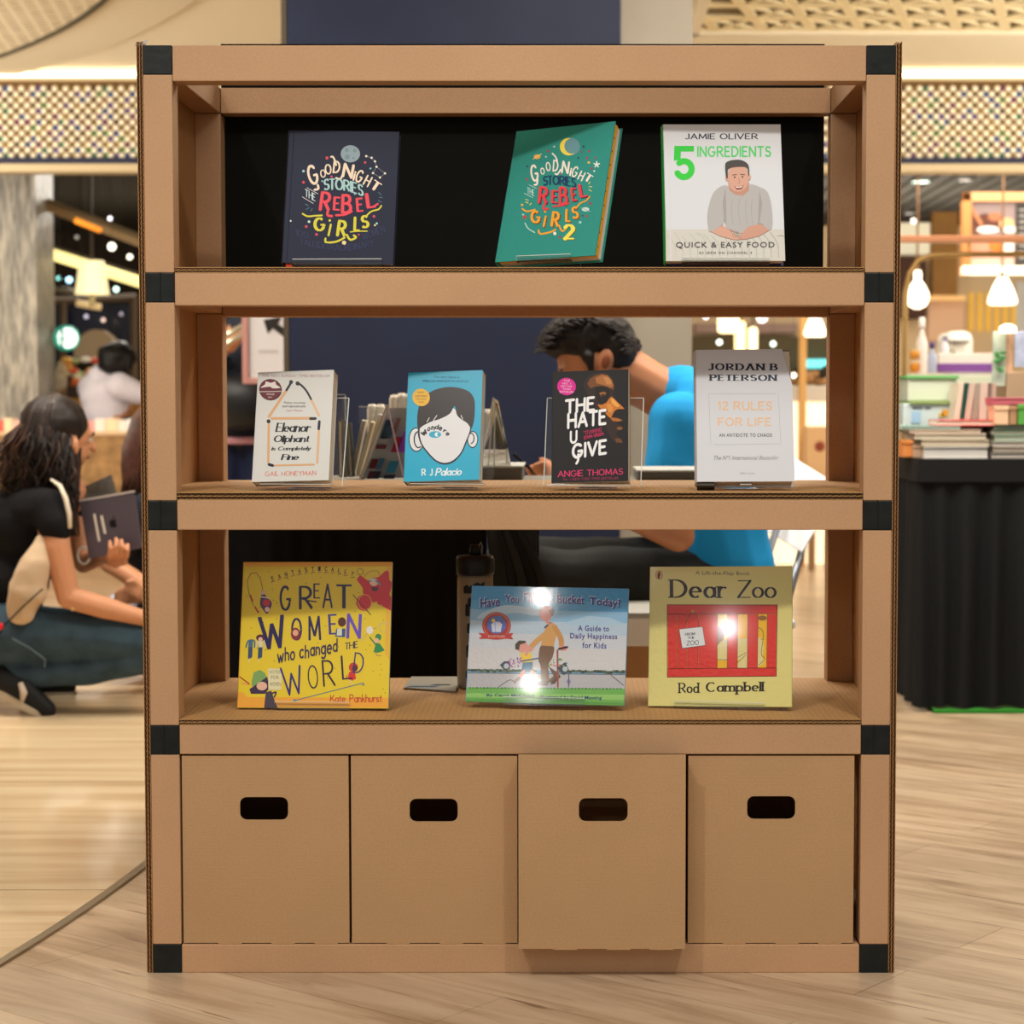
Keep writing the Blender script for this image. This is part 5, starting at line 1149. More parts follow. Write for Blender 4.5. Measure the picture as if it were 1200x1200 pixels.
# -- white folding chair of the seated man, cardboard box beside him
t = thing('folding_chair', 'white folding chair with grey tube legs behind the pale yellow book', 'chair', (at(890, 700, 2.45).x, 2.45, 0))
WC = mat('d9dade', .5); GT = mat('868c96', .3, .6)
g = G()
q = [at(913, 525, 2.82), at(985, 570, 2.64), at(940, 648, 2.55), at(868, 603, 2.73)]
g.add(q + [v + Vector((0, .02, 0)) for v in q], [(3, 2, 1, 0), (4, 5, 6, 7), (0, 1, 5, 4), (1, 2, 6, 5), (2, 3, 7, 6), (3, 0, 4, 7)], WC); wpart('backrest', g, None, t, bevel=.004)
for x0, y0, x1, y1, Ya, Yb in ((886, 615, 855, 690, 2.5, 2.4), (912, 615, 868, 745, 2.58, 2.3), (942, 635, 912, 745, 2.62, 2.5)):
    a, b = at(x0, y0, Ya), at(x1, y1, Yb); d = b - a; a2 = a - d * .15; k = (0 - a.z) / d.z; b2 = a + d * max(1, k * .98) if k < 6 else b
    g = G(); g.tube([a2, b], .0115, GT, 10); c_ = b + Vector(((b.x - a.x) * .6, -.02, -b.z + .01)); g.tube([b, c_], .0115, GT, 10); wpart('leg', g, None, t, smooth=True)
g = G(); sc_ = at(850, 722, 2.35); g.box(sc_.x - .22, sc_.x + .18, 2.12, 2.50, sc_.z - .012, sc_.z + .012, WC); wpart('seat', g, None, t, bevel=.008)
t = thing('cardboard_carton', 'small brown cardboard carton with white lid between the blue and yellow picture books', 'box', (at(775, 790, 1.75).x, 1.75, 0))
a, b = at(720, 757, 1.7), at(838, 757, 1.7)
g = G(); g.box(a.x, b.x, 1.7, 2.0, 0, a.z, CBS); wpart('box_body', g, None, t, bevel=.003)
c = at(760, 724, 1.7); g = G(); g.box(a.x - .006, b.x + .006, 1.694, 2.006, a.z, c.z, mat('f1ede4', .6)); wpart('lid', g, None, t, bevel=.003)
g = G(); g.box(a.x - .008, b.x + .008, 1.69, 2.01, c.z, c.z + .014, mat('a9a8a2', .5)); wpart('lid_rim', g, None, t, bevel=.002)

# -- black-skirted book table on the right
RZ = .82; RX = 1.135
t = thing('skirted_book_table', 'long table with pleated black skirt piled with books on the right', 'table', (2.2, 3.5, 0))
g = G(); g.box(RX, 3.4, 3.05, 3.85, RZ - .03, RZ, BLACK); wpart('tabletop', g, None, t, bevel=.003)
skirt(t, [(RX - .01, 3.85), (RX - .01, 3.04), (3.4, 3.04)], .02, RZ - .035, mat('1b1c1e', .85, spec=.15), per=.085, amp=.022, seed=5, flare=.02)
g = G(); g.box(RX - .02, 3.41, 3.025, 3.045, RZ - .075, RZ + .002, mat('17181a', .8)); wpart('skirt_band', g, None, t, bevel=.003)
g = G(); g.box(RX - .02, RX - .001, 3.046, 3.86, RZ - .075, RZ + .002, mat('17181a', .8)); wpart('skirt_band', g, None, t, bevel=.003)
t = thing('green_mat', 'flat green mat edge showing below the black table skirt', 'mat', (2.2, 3.3, 0))
g = G(); g.box(1.17, 3.3, 3.0, 3.7, .001, .013, mat('2f8a2c', .7)); wpart('mat_body', g, None, t, bevel=.002)

def lying(label, x0, x1, y0, y1, Y, depth, cover, group, pages='e4dccb'):
    a = at(x0, y1, Y); b = at(x1, y0, Y); t = thing('book', label, 'book', ((a.x + b.x) / 2, Y, a.z), group)
    h = b.z - a.z; c = min(.004, h * .18); m = mat(cover, .45)
    g = G(); g.box(a.x, b.x, Y, Y + depth, a.z, a.z + c, m); g.box(a.x, b.x, Y, Y + depth, b.z - c, b.z - .0003, m); g.box(a.x, b.x, Y + depth - .004, Y + depth, a.z, b.z - .0003, m); wpart('cover', g, None, t)
    g = G(); g.box(a.x + .002, b.x - .002, Y + .004, Y + depth - .004, a.z + c, b.z - c, mat(pages, .8, noise_s=8, noise_a=.1, stretch=(1, 1, 60))); wpart('page_block', g, None, t)
    return t
SG, SG2 = 'books in the left stack on the skirted table', 'books in the right stack on the skirted table'
for i, (x0, x1, y0, y1, c, pg, lab) in enumerate((
    (1083, 1158, 523, 537.4, 'd4d0cc', 'd8d4ce', 'thick pale grey book at the bottom of the left stack on the skirted table'),
    (1080, 1160, 515, 523, 'a99c84', 'd0c4ae', 'tan book second from the bottom of the left stack'),
    (1072, 1156, 508, 515, 'c9bfb0', 'cfc6b4', 'beige book third from the bottom of the left stack'),
    (1066, 1150, 503, 508, 'b89c8c', 'e0d8c8', 'brownish book fourth from the bottom of the left stack'),
    (1056, 1126, 499, 503, '8fb4ac', 'd0dcd4', 'teal-covered book on top of the left stack'))):
    lying(lab, x0, x1, y0, y1, 3.1 + .012 * i, .24, c, SG, pg)
for i, (x0, x1, y0, y1, c, pg, lab) in enumerate((
    (1162, 1262, 530, 537.4, '9d968c', 'd2ccc2', 'grey book at the bottom of the right stack on the skirted table'),
    (1164, 1260, 524, 530, '6a5c50', 'dcd4c6', 'dark brown book second from the bottom of the right stack'),
    (1163, 1258, 517, 524, 'b4aca4', 'cac4ba', 'pale grey book third from the bottom of the right stack'),
    (1166, 1262, 510, 517, '7f9c84', 'c6ccc0', 'green-grey book fourth from the bottom of the right stack'),
    (1163, 1256, 504, 510, '5c6c58', 'c4c2b4', 'olive book fifth from the bottom of the right stack'),
    (1165, 1260, 499, 504, '2c4438', 'a8b4a4', 'dark green book on top of the right stack'))):
    lying(lab, x0, x1, y0, y1, 3.1 + .01 * i, .24, c, SG2, pg)
lying('white and pink book lying across the stacks behind', 1098, 1166, 492, 499, 3.16, .16, 'e05a5c', None, 'f4ead8')
def upright(label, xb0, xb1, yb, xt0, xt1, yt, Y, depth, cover, name='book', cat='book', group=None):
    q = [at(xb0, yb, Y), at(xb1, yb, Y), at(xt1, yt, Y), at(xt0, yt, Y)]
    t = thing(name, label, cat, ((q[0].x + q[1].x) / 2, Y, q[0].z), group); D = Vector((0, depth, 0))
    g = G(); g.add(q + [v + D for v in q], [(0, 1, 2, 3), (7, 6, 5, 4), (0, 4, 5, 1), (1, 5, 6, 2), (2, 6, 7, 3), (3, 7, 4, 0)], mat(cover, .5)); wpart('cover', g, None, t, bevel=.001)
    e = .004; g = G(); q2 = [q[0] + Vector((e, 0, .004)), q[1] + Vector((-e, 0, .004)), q[2] + Vector((-e, 0, .001)), q[3] + Vector((e, 0, .001))]
    g.add([v + Vector((0, .004, 0)) for v in q2[2:]] + [v + D - Vector((0, .004, 0)) for v in q2[:1:-1]], [(0, 1, 2, 3)], PG); wpart('page_edge', g, None, t)
    return t
for i, (a, b, c, d, cv, lab) in enumerate(((1118, 1124, 1124, 1130, 'd8ccb8', 'cream spine leaning at the left of the upright row'), (1124, 1129, 1131, 1136, '1f4a40', 'dark green spine leaning in the upright row'), (1130, 1137, 1136, 1143, 'c4b4a4', 'beige spine next to the dark green one'), (1138, 1146, 1143, 1150, '9a9284', 'grey spine in the middle of the upright row'), (1147, 1156, 1149, 1158, 'cdbcae', 'pale pinkish spine in the upright row'), (1156, 1160, 1159, 1163, '7c6a62', 'thin brown spine in the upright row'), (1160, 1165, 1163, 1168, 'b8a294', 'tan spine at the right of the upright row'))):
    upright('book with ' + lab, a, b, 493, c, d, 449, 3.32, .16, cv, group='upright row of books on the skirted table')
a = at(1050, 500, 3.4); b = at(1170, 493, 3.4)
t = thing('plinth', 'low wooden plinth under the upright row of books', 'stand', ((a.x + b.x) / 2, 3.3, RZ)); g = G(); g.box(at(1124, 0, 3.3).x, b.x, 3.315, 3.8, RZ + .0005, at(1100, 493.4, 3.32).z, mat('a89880', .7)); wpart('plinth_body', g, None, t, bevel=.003)
t = px_box('storage_crate', 'pale translucent crate with a green rim, upper of two on the skirted table', 'crate', 1064, 443, 1121, 470, 3.5, .25, mat('cfd6c4', .4), part='crate_body')
a, b = at(1062, 440, 3.49), at(1124, 443.5, 3.49); g = G(); g.box(a.x, b.x, 3.49, 3.76, b.z, a.z, mat('6cb46a', .4)); wpart('rim', g, None, t, bevel=.002)
t = px_box('storage_crate', 'pale blue printed box below the green-rimmed crate', 'crate', 1058, 473, 1112, 500, 3.45, .28, mat('c6d4d6', .4), part='crate_body')
a, b = at(1066, 470, 3.44), at(1118, 473.5, 3.44); g = G(); g.box(a.x, b.x, 3.44, 3.74, b.z, a.z, mat('8aa060', .4)); wpart('rim', g, None, t, bevel=.002)
g = G()
for x0, y0, x1, y1, c in ((1069, 477, 1081, 479, '5a6068'), (1084, 477, 1091, 479, '5a6068'), (1068, 482, 1079, 496, '9ec0dc'), (1104, 480, 1112, 488, 'e0a040'), (1100, 484, 1106, 489, 'd8b050')):
    a, b = at(x0, y1, 3.448), at(x1, y0, 3.448); g.box(a.x, b.x, 3.447, 3.45, a.z, b.z, mat(c, .5))
wpart('print', g, None, t).__setitem__('kind', 'stuff')
for x0, y0, x1, y1, c, lab, nm, ct in ((1058, 516, 1070, 536, 'd98a4c', 'small orange toy box at the left end of the skirted table', 'toy_box', 'box'), (1070, 522, 1081, 537, 'cfae92', 'small beige box beside the left stack of books', 'toy_box', 'box'),
    (1166, 476, 1182, 498, 'f0c8a4', 'peach coloured box on top of the right stack', 'gift_box', 'box'), (1183, 476, 1192, 498, 'b08a68', 'narrow brown box on top of the right stack', 'gift_box', 'box'), (1193, 474, 1212, 498, '5fa84c', 'green box on top of the right stack', 'gift_box', 'box'),
    (1163, 466, 1214, 474.5, 'c96a78', 'flat pink box lying over the small boxes', 'gift_box', 'box')):
    t = px_box(nm, lab, ct, x0, y0, x1, y1, 3.14, .12, mat(c, .5), part='box_body', bevel=.003)
    a, b = at(x0 - .4, y0 + (y1 - y0) * .22, 3.138), at(x1 + .4, y0 - .3, 3.138); g = G(); g.box(a.x, b.x, 3.137, 3.263, a.z, b.z, mat(c, .4)); wpart('lid', g, None, t, bevel=.002)
# display stand with cards at the right edge
a = at(1178, 464, 3.6)
t = thing('card_display', 'upright display of greeting cards and a potted sprig at the right edge', 'display', (at(1185, 464, 3.6).x, 3.6, RZ))
g = G(); A_ = at(1180, 464, 3.6); B_ = at(1225, 436, 3.6); g.box(A_.x, B_.x, 3.6, 3.8, RZ, B_.z, mat('b09478', .6)); wpart('shelf_block', g, None, t, bevel=.004)
for x0, y0, x1, y1, c in ((1163, 388, 1179, 452, 'c2ccbc'), (1180, 386, 1187, 436, 'cfa488'), (1189, 388, 1203, 430, 'b4bcd8'), (1205, 392, 1222, 436, 'd8c8bc')):
    p0, p1 = at(x0, y1, 3.62), at(x1, y0, 3.62); g = G(); g.box(p0.x, p1.x, 3.62, 3.63, p0.z, p1.z, mat(c, .5, noise_s=30, noise_a=.2)); o = wpart('card', g, None, t, bevel=.001)
g = G()
for i in range(9): v = at(1172 + random.uniform(-4, 4), 424 + random.uniform(-12, 12), 3.6); g.ell(v, (.012, .004, .006), mat('4a8a4a', .5), nu=8, nv=5)
wpart('sprig', g, None, t, smooth=True).__setitem__('kind', 'stuff')
g = G(); v = at(1181, 390, 3.58); g.lathe([(.03, 0), (.03, .02), (.012, .03)], v, mat('fff4d8', .4, emit=3), 14); wpart('display_lamp', g, None, t, smooth=True)

# ------------------------------------------------------------------ cafe on the right
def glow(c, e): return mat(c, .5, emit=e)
ALU = mat('a9764e', .3, .8)
# bar counter
t = thing('cafe_counter', 'bright cream cafe counter with a pale stone top seen through the shelf', 'counter', (1.6, 9.2, 0))
a, b = at(800, 452, 9.0), at(1062, 470, 9.0)
g = G(); g.box(a.x, 3.6, 8.96, 9.8, b.z, a.z, mat('c6bfb4', .4)); wpart('counter_top', g, None, t, bevel=.01)
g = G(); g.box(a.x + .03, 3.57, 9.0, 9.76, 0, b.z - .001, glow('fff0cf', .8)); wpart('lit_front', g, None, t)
t = thing('paper_bag', 'brown paper bag with a dark red print in front of the cafe counter', 'bag', (at(960, 560, 8.5).x, 8.5, 0))
a, b = at(944, 562, 8.5), at(978, 500, 8.5); g = G(); g.box(a.x, b.x, 8.5, 8.68, a.z, b.z, mat('d0a87a', .8)); wpart('bag_body', g, None, t, bevel=.008)
g = G(); g.ell(at(961, 523, 8.495), (.03, .004, .03), mat('8a4030', .6)); wpart('print', g, None, t)
g = G(); g.box(a.x - .03, b.x + .05, 8.4, 8.8, a.z - .04, a.z, mat('8a6a48', .6)); g.box(a.x + .02, a.x + .06, 8.5, 8.54, 0, a.z - .04, mat('8a6a48', .6)); g.box(b.x - .03, b.x + .01, 8.66, 8.7, 0, a.z - .04, mat('8a6a48', .6))
t2 = thing('side_table', 'small wooden table under the brown paper bag', 'table', (at(960, 560, 8.5).x, 8.6, 0)); wpart('table_body', g, None, t2)
# mound of bread and leaves on counter
t = thing('bread_basket', 'heap of brown loaves and dark leaves on the cafe counter', 'food', (at(950, 450, 9.2).x, 9.2, at(950, 452, 9.2).z))
for x, y, r in ((935, 446, 9), (948, 443, 11), (962, 446, 10), (955, 440, 8)):
    g = G(); g.ell(at(x, y, 9.2), (r * mpp(9.2), .08, r * .7 * mpp(9.2)), mat('a67a4e', .7)); wpart('loaf', g, None, t, smooth=True)
for x, y in ((934, 437), (966, 436)):
    g = G(); g.ell(at(x, y, 9.1), (.03, .02, .045), mat('2c241c', .7), Matrix.Rotation(.5, 4, 'Y')); wpart('dark_leaf', g, None, t, smooth=True)
for x0, y0, x1, y1, Y, c, e, lab in ((842, 360, 868, 390, 9.5, 'ffe9b0', 2.5, 'large glowing square lamp over the white hardback'), (862, 376, 874, 418, 9.4, 'ffdf9c', 2.2, 'tall glowing lamp just above the white hardback'), (878, 383, 888, 418, 9.6, 'ffe6b4', 2.0, 'slim glowing lamp right of the tall one')):
    t = px_box('lantern', lab, 'lamp', x0, y0, x1, y1, Y, .1, glow(c, e), part='lit_shade', bevel=.02)
    a = at((x0 + x1) / 2, y0, Y); g = G(); g.tube([a + Vector((0, .05, 0)), Vector((a.x, Y + .05, 2.78))], .008, mat('3a2c20', .5), 6); wpart('cord', g, None, t)
def pendant(lab, x, y0, y1, w, Y, prof, e=5, c='fff2d8', grp='glass pendant lamps of the cafe', zc=2.79, col='7a5a40'):
    a = at(x, y1, Y); b = at(x, y0, Y); H = b.z - a.z; R = w / 2 * mpp(Y)
    t = thing('pendant_lamp', lab, 'lamp', (a.x, Y, a.z), grp)
    g = G(); g.lathe([(R * r, H * z) for r, z in prof], a, glow(c, e), 20); wpart('glass_shade', g, None, t, smooth=True)
    g = G(); g.lathe([(R * .22, 0), (R * .22, .03), (R * .1, .04)], b - Vector((0, 0, .012)), mat(col, .4, .5), 12); wpart('socket', g, None, t, smooth=True)
    g = G(); g.tube([b + Vector((0, 0, .02)), Vector((b.x, Y, zc))], .0075, mat(col, .5), 6); wpart('cord', g, None, t)
    return t
BULB = [(.25, 0), (.75, .08), (1, .25), (.95, .42), (.62, .62), (.3, .75), (.34, .9), (.25, 1)]
CONE = [(.85, .02), (1, .1), (.96, .25), (.7, .62), (.42, .9), (.3, 1)]
pendant('bulb-shaped glass pendant lamp close to the right side of the shelf', 1075, 317, 362, 27, 8.85, BULB, 2.4)
pendant('wide cone-shaped glass pendant lamp at the right edge', 1174.5, 325, 358, 34, 8.9, CONE, 2.4)
pendant('cone-shaped pendant lamp seen through the shelf above the counter', 955, 368, 395, 26, 8.65, CONE, 2.6)
# tan post and sign
t = thing('wooden_post', 'slim tan wooden post left of the pendant seen through the shelf', 'post', (at(939, 430, 8.9).x, 8.9, 0))
a, b = at(935, 430, 8.9), at(943, 430, 8.9); g = G(); g.box(a.x, b.x, 8.8, 8.88, 0, 2.7, mat('d0a060', .5)); wpart('post_body', g, None, t, bevel=.004)
px_box('lit_sign', 'teal and white glowing sign right of the tan post', 'sign', 941, 421, 974, 431, 12.3, .199, glow('6fd8dc', 1.2), part='sign_face')
px_box('ceiling_beam', 'dusty pink beam across the cafe seen above the white hardback', 'beam', 815, 379, 935, 390, 12.4, .2, mat('a08478', .7), part='beam_body')
px_box('bulkhead', 'olive dark wall panel behind the cafe lamps', 'panel', 812, 394, 985, 448, 12.5, .1, mat('5c5038', .8), part='panel_body')
DG_ = 'small round downlights of the cafe'
for i, (x, y, r, Y, c, e, lab) in enumerate(((1079, 213, 10, 9.4, 'e8fff0', 3, 'bright greenish downlight in the slatted ceiling'), (1131, 211, 7, 9.6, 'f0e4d8', 1.2, 'pale downlight in the slatted ceiling near the middle'), (1066, 250, 6, 13, 'e8e0d4', 1.0, 'dim downlight low beside the shelf'), (1194, 197, 5, 10, 'd8d0c8', .9, 'dim downlight at the right edge'))):
    p = at(x, y, Y); t = thing('downlight', lab, 'light', (p.x, Y, 2.75)); zc = 2.763
    # place it on the slatted ceiling along the same sight line
    q_ = onz(x, y, zc); t.location = (q_.x, q_.y, zc)
    R = r * mpp(q_.y); g = G(); g.lathe([(R, -.004), (R, 0)], m=glow(c, e), n=20); obj('lamp_disc', g, None, t)
    g = G(); g.lathe([(R * 1.2, -.002), (R * 1.2, .002)], m=mat('8a8478', .5), n=20); obj('rim', g, None, t)
BG_ = 'round lamps glowing deep in the cafe'
for i, (x, y, r, Y, c, e) in enumerate(((1070.5, 259, 4, 12, 'fff4e0', 6), (843, 401, 4, 10.5, 'f8fff0', 4), (906, 403, 4, 10.5, 'e8fff0', 3), (827, 371, 4, 10, 'fff0f8', 5), (893, 372, 8, 9.8, 'fff4ff', 4), (930, 440, 4, 8.6, 'fff4e0', 4))):
    p = at(x, y, Y); t = thing('globe_lamp', ('small round lamp beside the bulb-shaped pendant', 'small round lamp left of the square lantern', 'small round lamp right of the slim lantern', 'small pinkish lamp just below the shelf edge near the square lantern', 'wide violet-white lamp above the slim lantern', 'small round lamp beside the bread on the cafe counter')[i], 'lamp', p, BG_); g = G(); g.ell((0, 0, 0), r * mpp(Y) * .75, glow(c, min(e, 3))); obj('globe', g, None, t, smooth=True)
    g = G(); g.tube([(0, 0, 0), (0, 0, 2.77 - p.z)], .0014, mat('2c241c', .5), 5); obj('cord', g, None, t)
# framed food poster
Y = 9.2; a, b = at(1126, 322, Y), at(1232, 226, Y)
t = thing('framed_poster', 'tan framed poster with food photographs and dark text column', 'poster', ((a.x + b.x) / 2, Y, a.z))
w_ = b.x - a.x; h_ = b.z - a.z; fr = .055
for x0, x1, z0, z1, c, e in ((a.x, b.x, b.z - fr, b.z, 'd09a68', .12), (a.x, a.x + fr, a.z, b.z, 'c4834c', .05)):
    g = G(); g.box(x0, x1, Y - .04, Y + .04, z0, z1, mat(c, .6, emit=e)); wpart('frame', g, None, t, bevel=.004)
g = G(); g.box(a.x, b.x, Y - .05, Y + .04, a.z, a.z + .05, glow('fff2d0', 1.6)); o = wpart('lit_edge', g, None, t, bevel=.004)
g = G(); g.box(a.x + fr, b.x - .02, Y, Y + .03, a.z + .05, b.z - fr, mat('8d7a78', .6)); pn = wpart('picture', g, None, t)
x0, y0, x1, y1 = 1134, 238, 1225, 316
pr_ = flat_print([(x0, y0), (x1, y0), (x1, y1), (x0, y1)], at(x0, y0, Y - .002), (at(x1, y0, Y).x - at(x0, y0, Y).x, 0, 0), (0, 0, at(x0, y1, Y).z - at(x0, y0, Y).z), (0, -1, 0), rough=.6)
pr_.poly([(1134, 238), (1150, 262), (1148, 276), (1134, 276)], '6a4a3c'); pr_.poly([(1140, 256), (1152, 250), (1175, 252), (1178, 268), (1160, 272), (1142, 270)], '5a3428'); pr_.circ(1166, 254, 8, 'a86a4a', 5); pr_.circ(1180, 262, 9, 'd8a878', 7); pr_.circ(1158, 269, 13, 'efe8e0', 4); pr_.circ(1184, 269, 9, 'efe0d0', 4); pr_.line([(1136, 240), (1150, 262)], 4, 'c07a54')
pr_.poly([(1134, 280), (1160, 280), (1160, 300), (1134, 300)], 'c88a70'); pr_.circ(1168, 288, 9, 'd8702c', 7); pr_.poly([(1176, 280), (1189, 280), (1189, 297), (1176, 297)], 'e8dcd0'); pr_.poly([(1134, 302), (1189, 302), (1189, 314), (1134, 312)], 'e0a898'); pr_.poly([(1190, 238), (1225, 238), (1225, 316), (1190, 316)], '3a3634')
for i in range(9): pr_.line([(1195, 246 + 7 * i), (1215, 246 + 7 * i)], 1.5, 'a8a49c')
for x_ in (a.x + .1, b.x - .1): g = G(); g.tube([(x_, Y, b.z), (x_, Y, 2.8)], .006, mat('3a342c', .5), 5); wpart('hanging_wire', g, None, t)
pl = pr_.build('poster_print', None); pl.parent = pn; pl.location = -Vector(t.location)
# copper rails
t = thing('copper_rail', 'thick copper rail with slim arched brass frame below it, right of the shelf', 'rail', (at(1130, 280, 5.45).x, 5.45, 0))
g = G(); a, b = at(1045, 280, 5.45), at(1260, 280, 5.45); g.box(a.x, b.x, 5.44, 5.5, at(1100, 284, 5.45).z, at(1100, 276, 5.45).z, mat('c98a64', .35, .3)); wpart('rail_bar', g, None, t, bevel=.004)
g = G(); BR_ = mat('b8955c', .35, .6); A_ = [at(1059, 560, 5.5), at(1060, 420, 5.5), at(1061, 345, 5.5), at(1066, 320, 5.5), at(1076, 305, 5.5), at(1092, 299, 5.5), at(1130, 298, 5.5), at(1260, 298, 5.5)]; A_[0].z = 0
g.tube(A_, .012, BR_, 8); wpart('arched_frame', g, None, t, smooth=True)
for x in (1136, 1174): g = G(); g.tube([at(x, 299, 5.5), at(x, 282, 5.47)], .004, BR_, 6); wpart('hanger', g, None, t)
# cafe back wall pieces
px_box('wood_cladding', 'golden brown wooden wall panel left of the framed poster', 'panel', 1092, 248, 1123, 346, 12.5, .1, mat('a0702c', .5, noise_s=3, noise_a=.2), part='panel_body')
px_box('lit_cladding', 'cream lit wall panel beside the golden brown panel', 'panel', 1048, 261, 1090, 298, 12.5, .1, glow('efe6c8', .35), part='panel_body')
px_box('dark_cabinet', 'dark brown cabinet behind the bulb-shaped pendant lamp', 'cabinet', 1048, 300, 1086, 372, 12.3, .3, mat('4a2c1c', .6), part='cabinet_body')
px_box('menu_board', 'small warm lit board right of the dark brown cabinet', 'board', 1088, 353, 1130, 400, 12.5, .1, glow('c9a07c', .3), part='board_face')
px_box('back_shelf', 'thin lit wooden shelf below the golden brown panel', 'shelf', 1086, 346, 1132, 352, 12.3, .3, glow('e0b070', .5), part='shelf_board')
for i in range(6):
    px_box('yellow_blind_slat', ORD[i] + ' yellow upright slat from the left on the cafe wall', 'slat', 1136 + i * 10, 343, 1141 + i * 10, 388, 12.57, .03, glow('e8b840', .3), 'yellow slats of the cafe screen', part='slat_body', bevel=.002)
px_box('white_pegboard', 'pale grey pegboard at the right edge above the cards', 'board', 1190, 330, 1230, 388, 12.57, .03, mat('d8d4cc', .6), part='board_face')
t = px_box('coffee_machine', 'white coffee machine on the counter behind the crates', 'machine', 1110, 388, 1142, 451, 9.1, .4, mat('eeeae0', .35), part='machine_body', bevel=.05)
g = G(); g.tube([at(1108, 395, 9.05), at(1114, 400, 9.0), at(1118, 420, 9.0)], .01, mat('b8b4a8', .3, .7), 8); wpart('steam_pipe', g, None, t, smooth=True)
g = G(); g.box(at(1112, 0, 9).x, at(1140, 0, 9).x, 8.98, 9.1, at(0, 402, 9).z, at(0, 399, 9).z, mat('6a6460', .4)); wpart('grill', g, None, t)
t = px_box('carton', 'white carton with a broad purple stripe behind the crates', 'box', 1100, 414, 1164, 440, 6.0, .3, mat('e4dcd4', .5), part='box_body')
a, b = at(1099.5, 436, 5.995), at(1164.5, 426, 5.995); g = G(); g.box(a.x, b.x, 5.99, 6.31, a.z, b.z, mat('7a4a94', .5)); wpart('purple_stripe', g, None, t)
t = px_box('carton', 'pale green carton below the purple-striped one', 'box', 1118, 440, 1164, 470, 5.9, .3, mat('d4dcc8', .5), part='box_body')
a = at(1100, 470, 5.9)
t2 = thing('service_counter', 'white service counter behind the skirted book table', 'counter', (a.x, 6.2, 0)); g = G(); g.box(at(1052, 0, 5.85).x, at(1260, 0, 5.85).x, 5.85, 6.5, 0, a.z, mat('d8ccb4', .6)); wpart('counter_body', g, None, t2, bevel=.005)
def bottle(lab, x, y0, y1, w, Y, c, cc, grp=None):
    a = at(x, y1, Y); b = at(x, y0, Y); H = b.z - a.z; R = w / 2 * mpp(Y); t = thing('bottle', lab, 'bottle', a, grp)
    g = G(); g.lathe([(R * .9, 0), (R, .05 * H), (R, .55 * H), (R * .45, .72 * H), (R * .4, .8 * H)], m=mat(c, .25), n=18); obj('bottle_body', g, None, t, smooth=True)
    g = G(); g.lathe([(R * .5, .8 * H), (R * .55, .85 * H), (R * .5, H)], m=mat(cc, .4), n=14); obj('cap', g, None, t, smooth=True); return t
bottle('clear blue-grey bottle with dark purple cap behind the upper crate', 1092, 401, 437, 11, 5.6, 'b4bcd4', '4a3a7c')
bottle('clear bottle with purple cap on the striped carton', 1107, 395, 414, 9, 6.1, 'd4ccd4', '5a3a80')
bottle('tall white bottle beside the clear blue-grey bottle', 1080, 372, 438, 13, 5.7, 'f0e8e2', 'f4f0ea')
a = at(1092, 440, 5.6); t2 = thing('bottle_stand', 'narrow white stand under the bottles behind the crates', 'stand', (a.x, 5.7, 0)); g = G(); g.box(at(1067, 0, 5.6).x, at(1112, 0, 5.6).x, 5.54, 5.84, 0, at(1090, 438, 5.6).z - .001, mat('d4ccbc', .6)); wpart('stand_body', g, None, t2, bevel=.004)
for x0, y0, y1, c, lab in ((1066, 409, 421, 'e09a3c', 'orange jar, upper of two beside the shelf'), (1066, 423, 436, 'd88a2c', 'amber jar, lower of two beside the shelf')):
    b = at(x0 + 6, y1, 5.62); t = thing('jar', lab, 'jar', b); R = 6 * mpp(5.58); H = (y1 - y0) * mpp(5.58)
    g = G(); g.lathe([(R, 0), (R, H * .75), (R * .8, H * .8)], m=mat(c, .3), n=18); obj('jar_body', g, None, t, smooth=True)
    g = G(); g.lathe([(R * .9, H * .8), (R * .9, H)], m=mat('f0dcb0', .4), n=18); obj('lid', g, None, t)

# ------------------------------------------------------------------ shop on the left
BARK, nt, b_ = nodes('bark_column'); L_ = nt.links.new
tc = N(nt, 'ShaderNodeTexCoord'); mp = N(nt, 'ShaderNodeMapping'); L_(tc.outputs['Object'], mp.inputs[0]); mp.inputs['Scale'].default_value = (50, 50, 6)
n1 = N(nt, 'ShaderNodeTexNoise'); n1.inputs['Scale'].default_value = 1.3; n1.inputs['Detail'].default_value = 5; L_(mp.outputs[0], n1.inputs[0])
r1 = ramp(nt, [(.3, '6c6963'), (.5, 'a19c92'), (.7, 'd2cab8')]); L_(n1.outputs[0], r1.inputs[0]); L_(r1.outputs[0], b_.inputs['Base Color'])
bp = N(nt, 'ShaderNodeBump'); bp.inputs['Distance'].default_value = .02; L_(n1.outputs[0], bp.inputs['Height']); L_(bp.outputs[0], b_.inputs['Normal']); b_.inputs['Roughness'].default_value = .4
g = G(); a, b = at(-120, 300, 9.3), at(42, 300, 9.3); g.box(a.x, b.x, 9.3, 9.75, 0, 2.74, BARK); struct('wall_column', g)
YC = 8.75
t = thing('sweets_counter', 'brown speckled stone counter with pink and white goods along its top', 'counter', (-3, YC, 0))
a, b = at(-60, 510, YC), at(250, 510, YC)
g = G(); g.box(a.x, b.x, YC, YC + .5, 0, a.z, mat('a07c52', .4, noise_s=14, noise_a=.35)); wpart('stone_front', g, None, t, bevel=.004)
g = G(); g.box(a.x, b.x, YC - .015, YC + .52, a.z, a.z + .02, mat('e8c8a0', .35)); wpart('counter_top', g, None, t, bevel=.003)
rnd = random.Random(12)
pal = ['f2a8a4', 'f6e4d8', 'e8b8a8', 'f4d8b0', 'ffffff', 'd86a5c', 'f0c8c0']
names = {'f2a8a4': 'pink', 'f6e4d8': 'cream', 'e8b8a8': 'rose', 'f4d8b0': 'pale yellow', 'ffffff': 'white', 'd86a5c': 'red', 'f0c8c0': 'light pink'}
x = -8; kk = 0
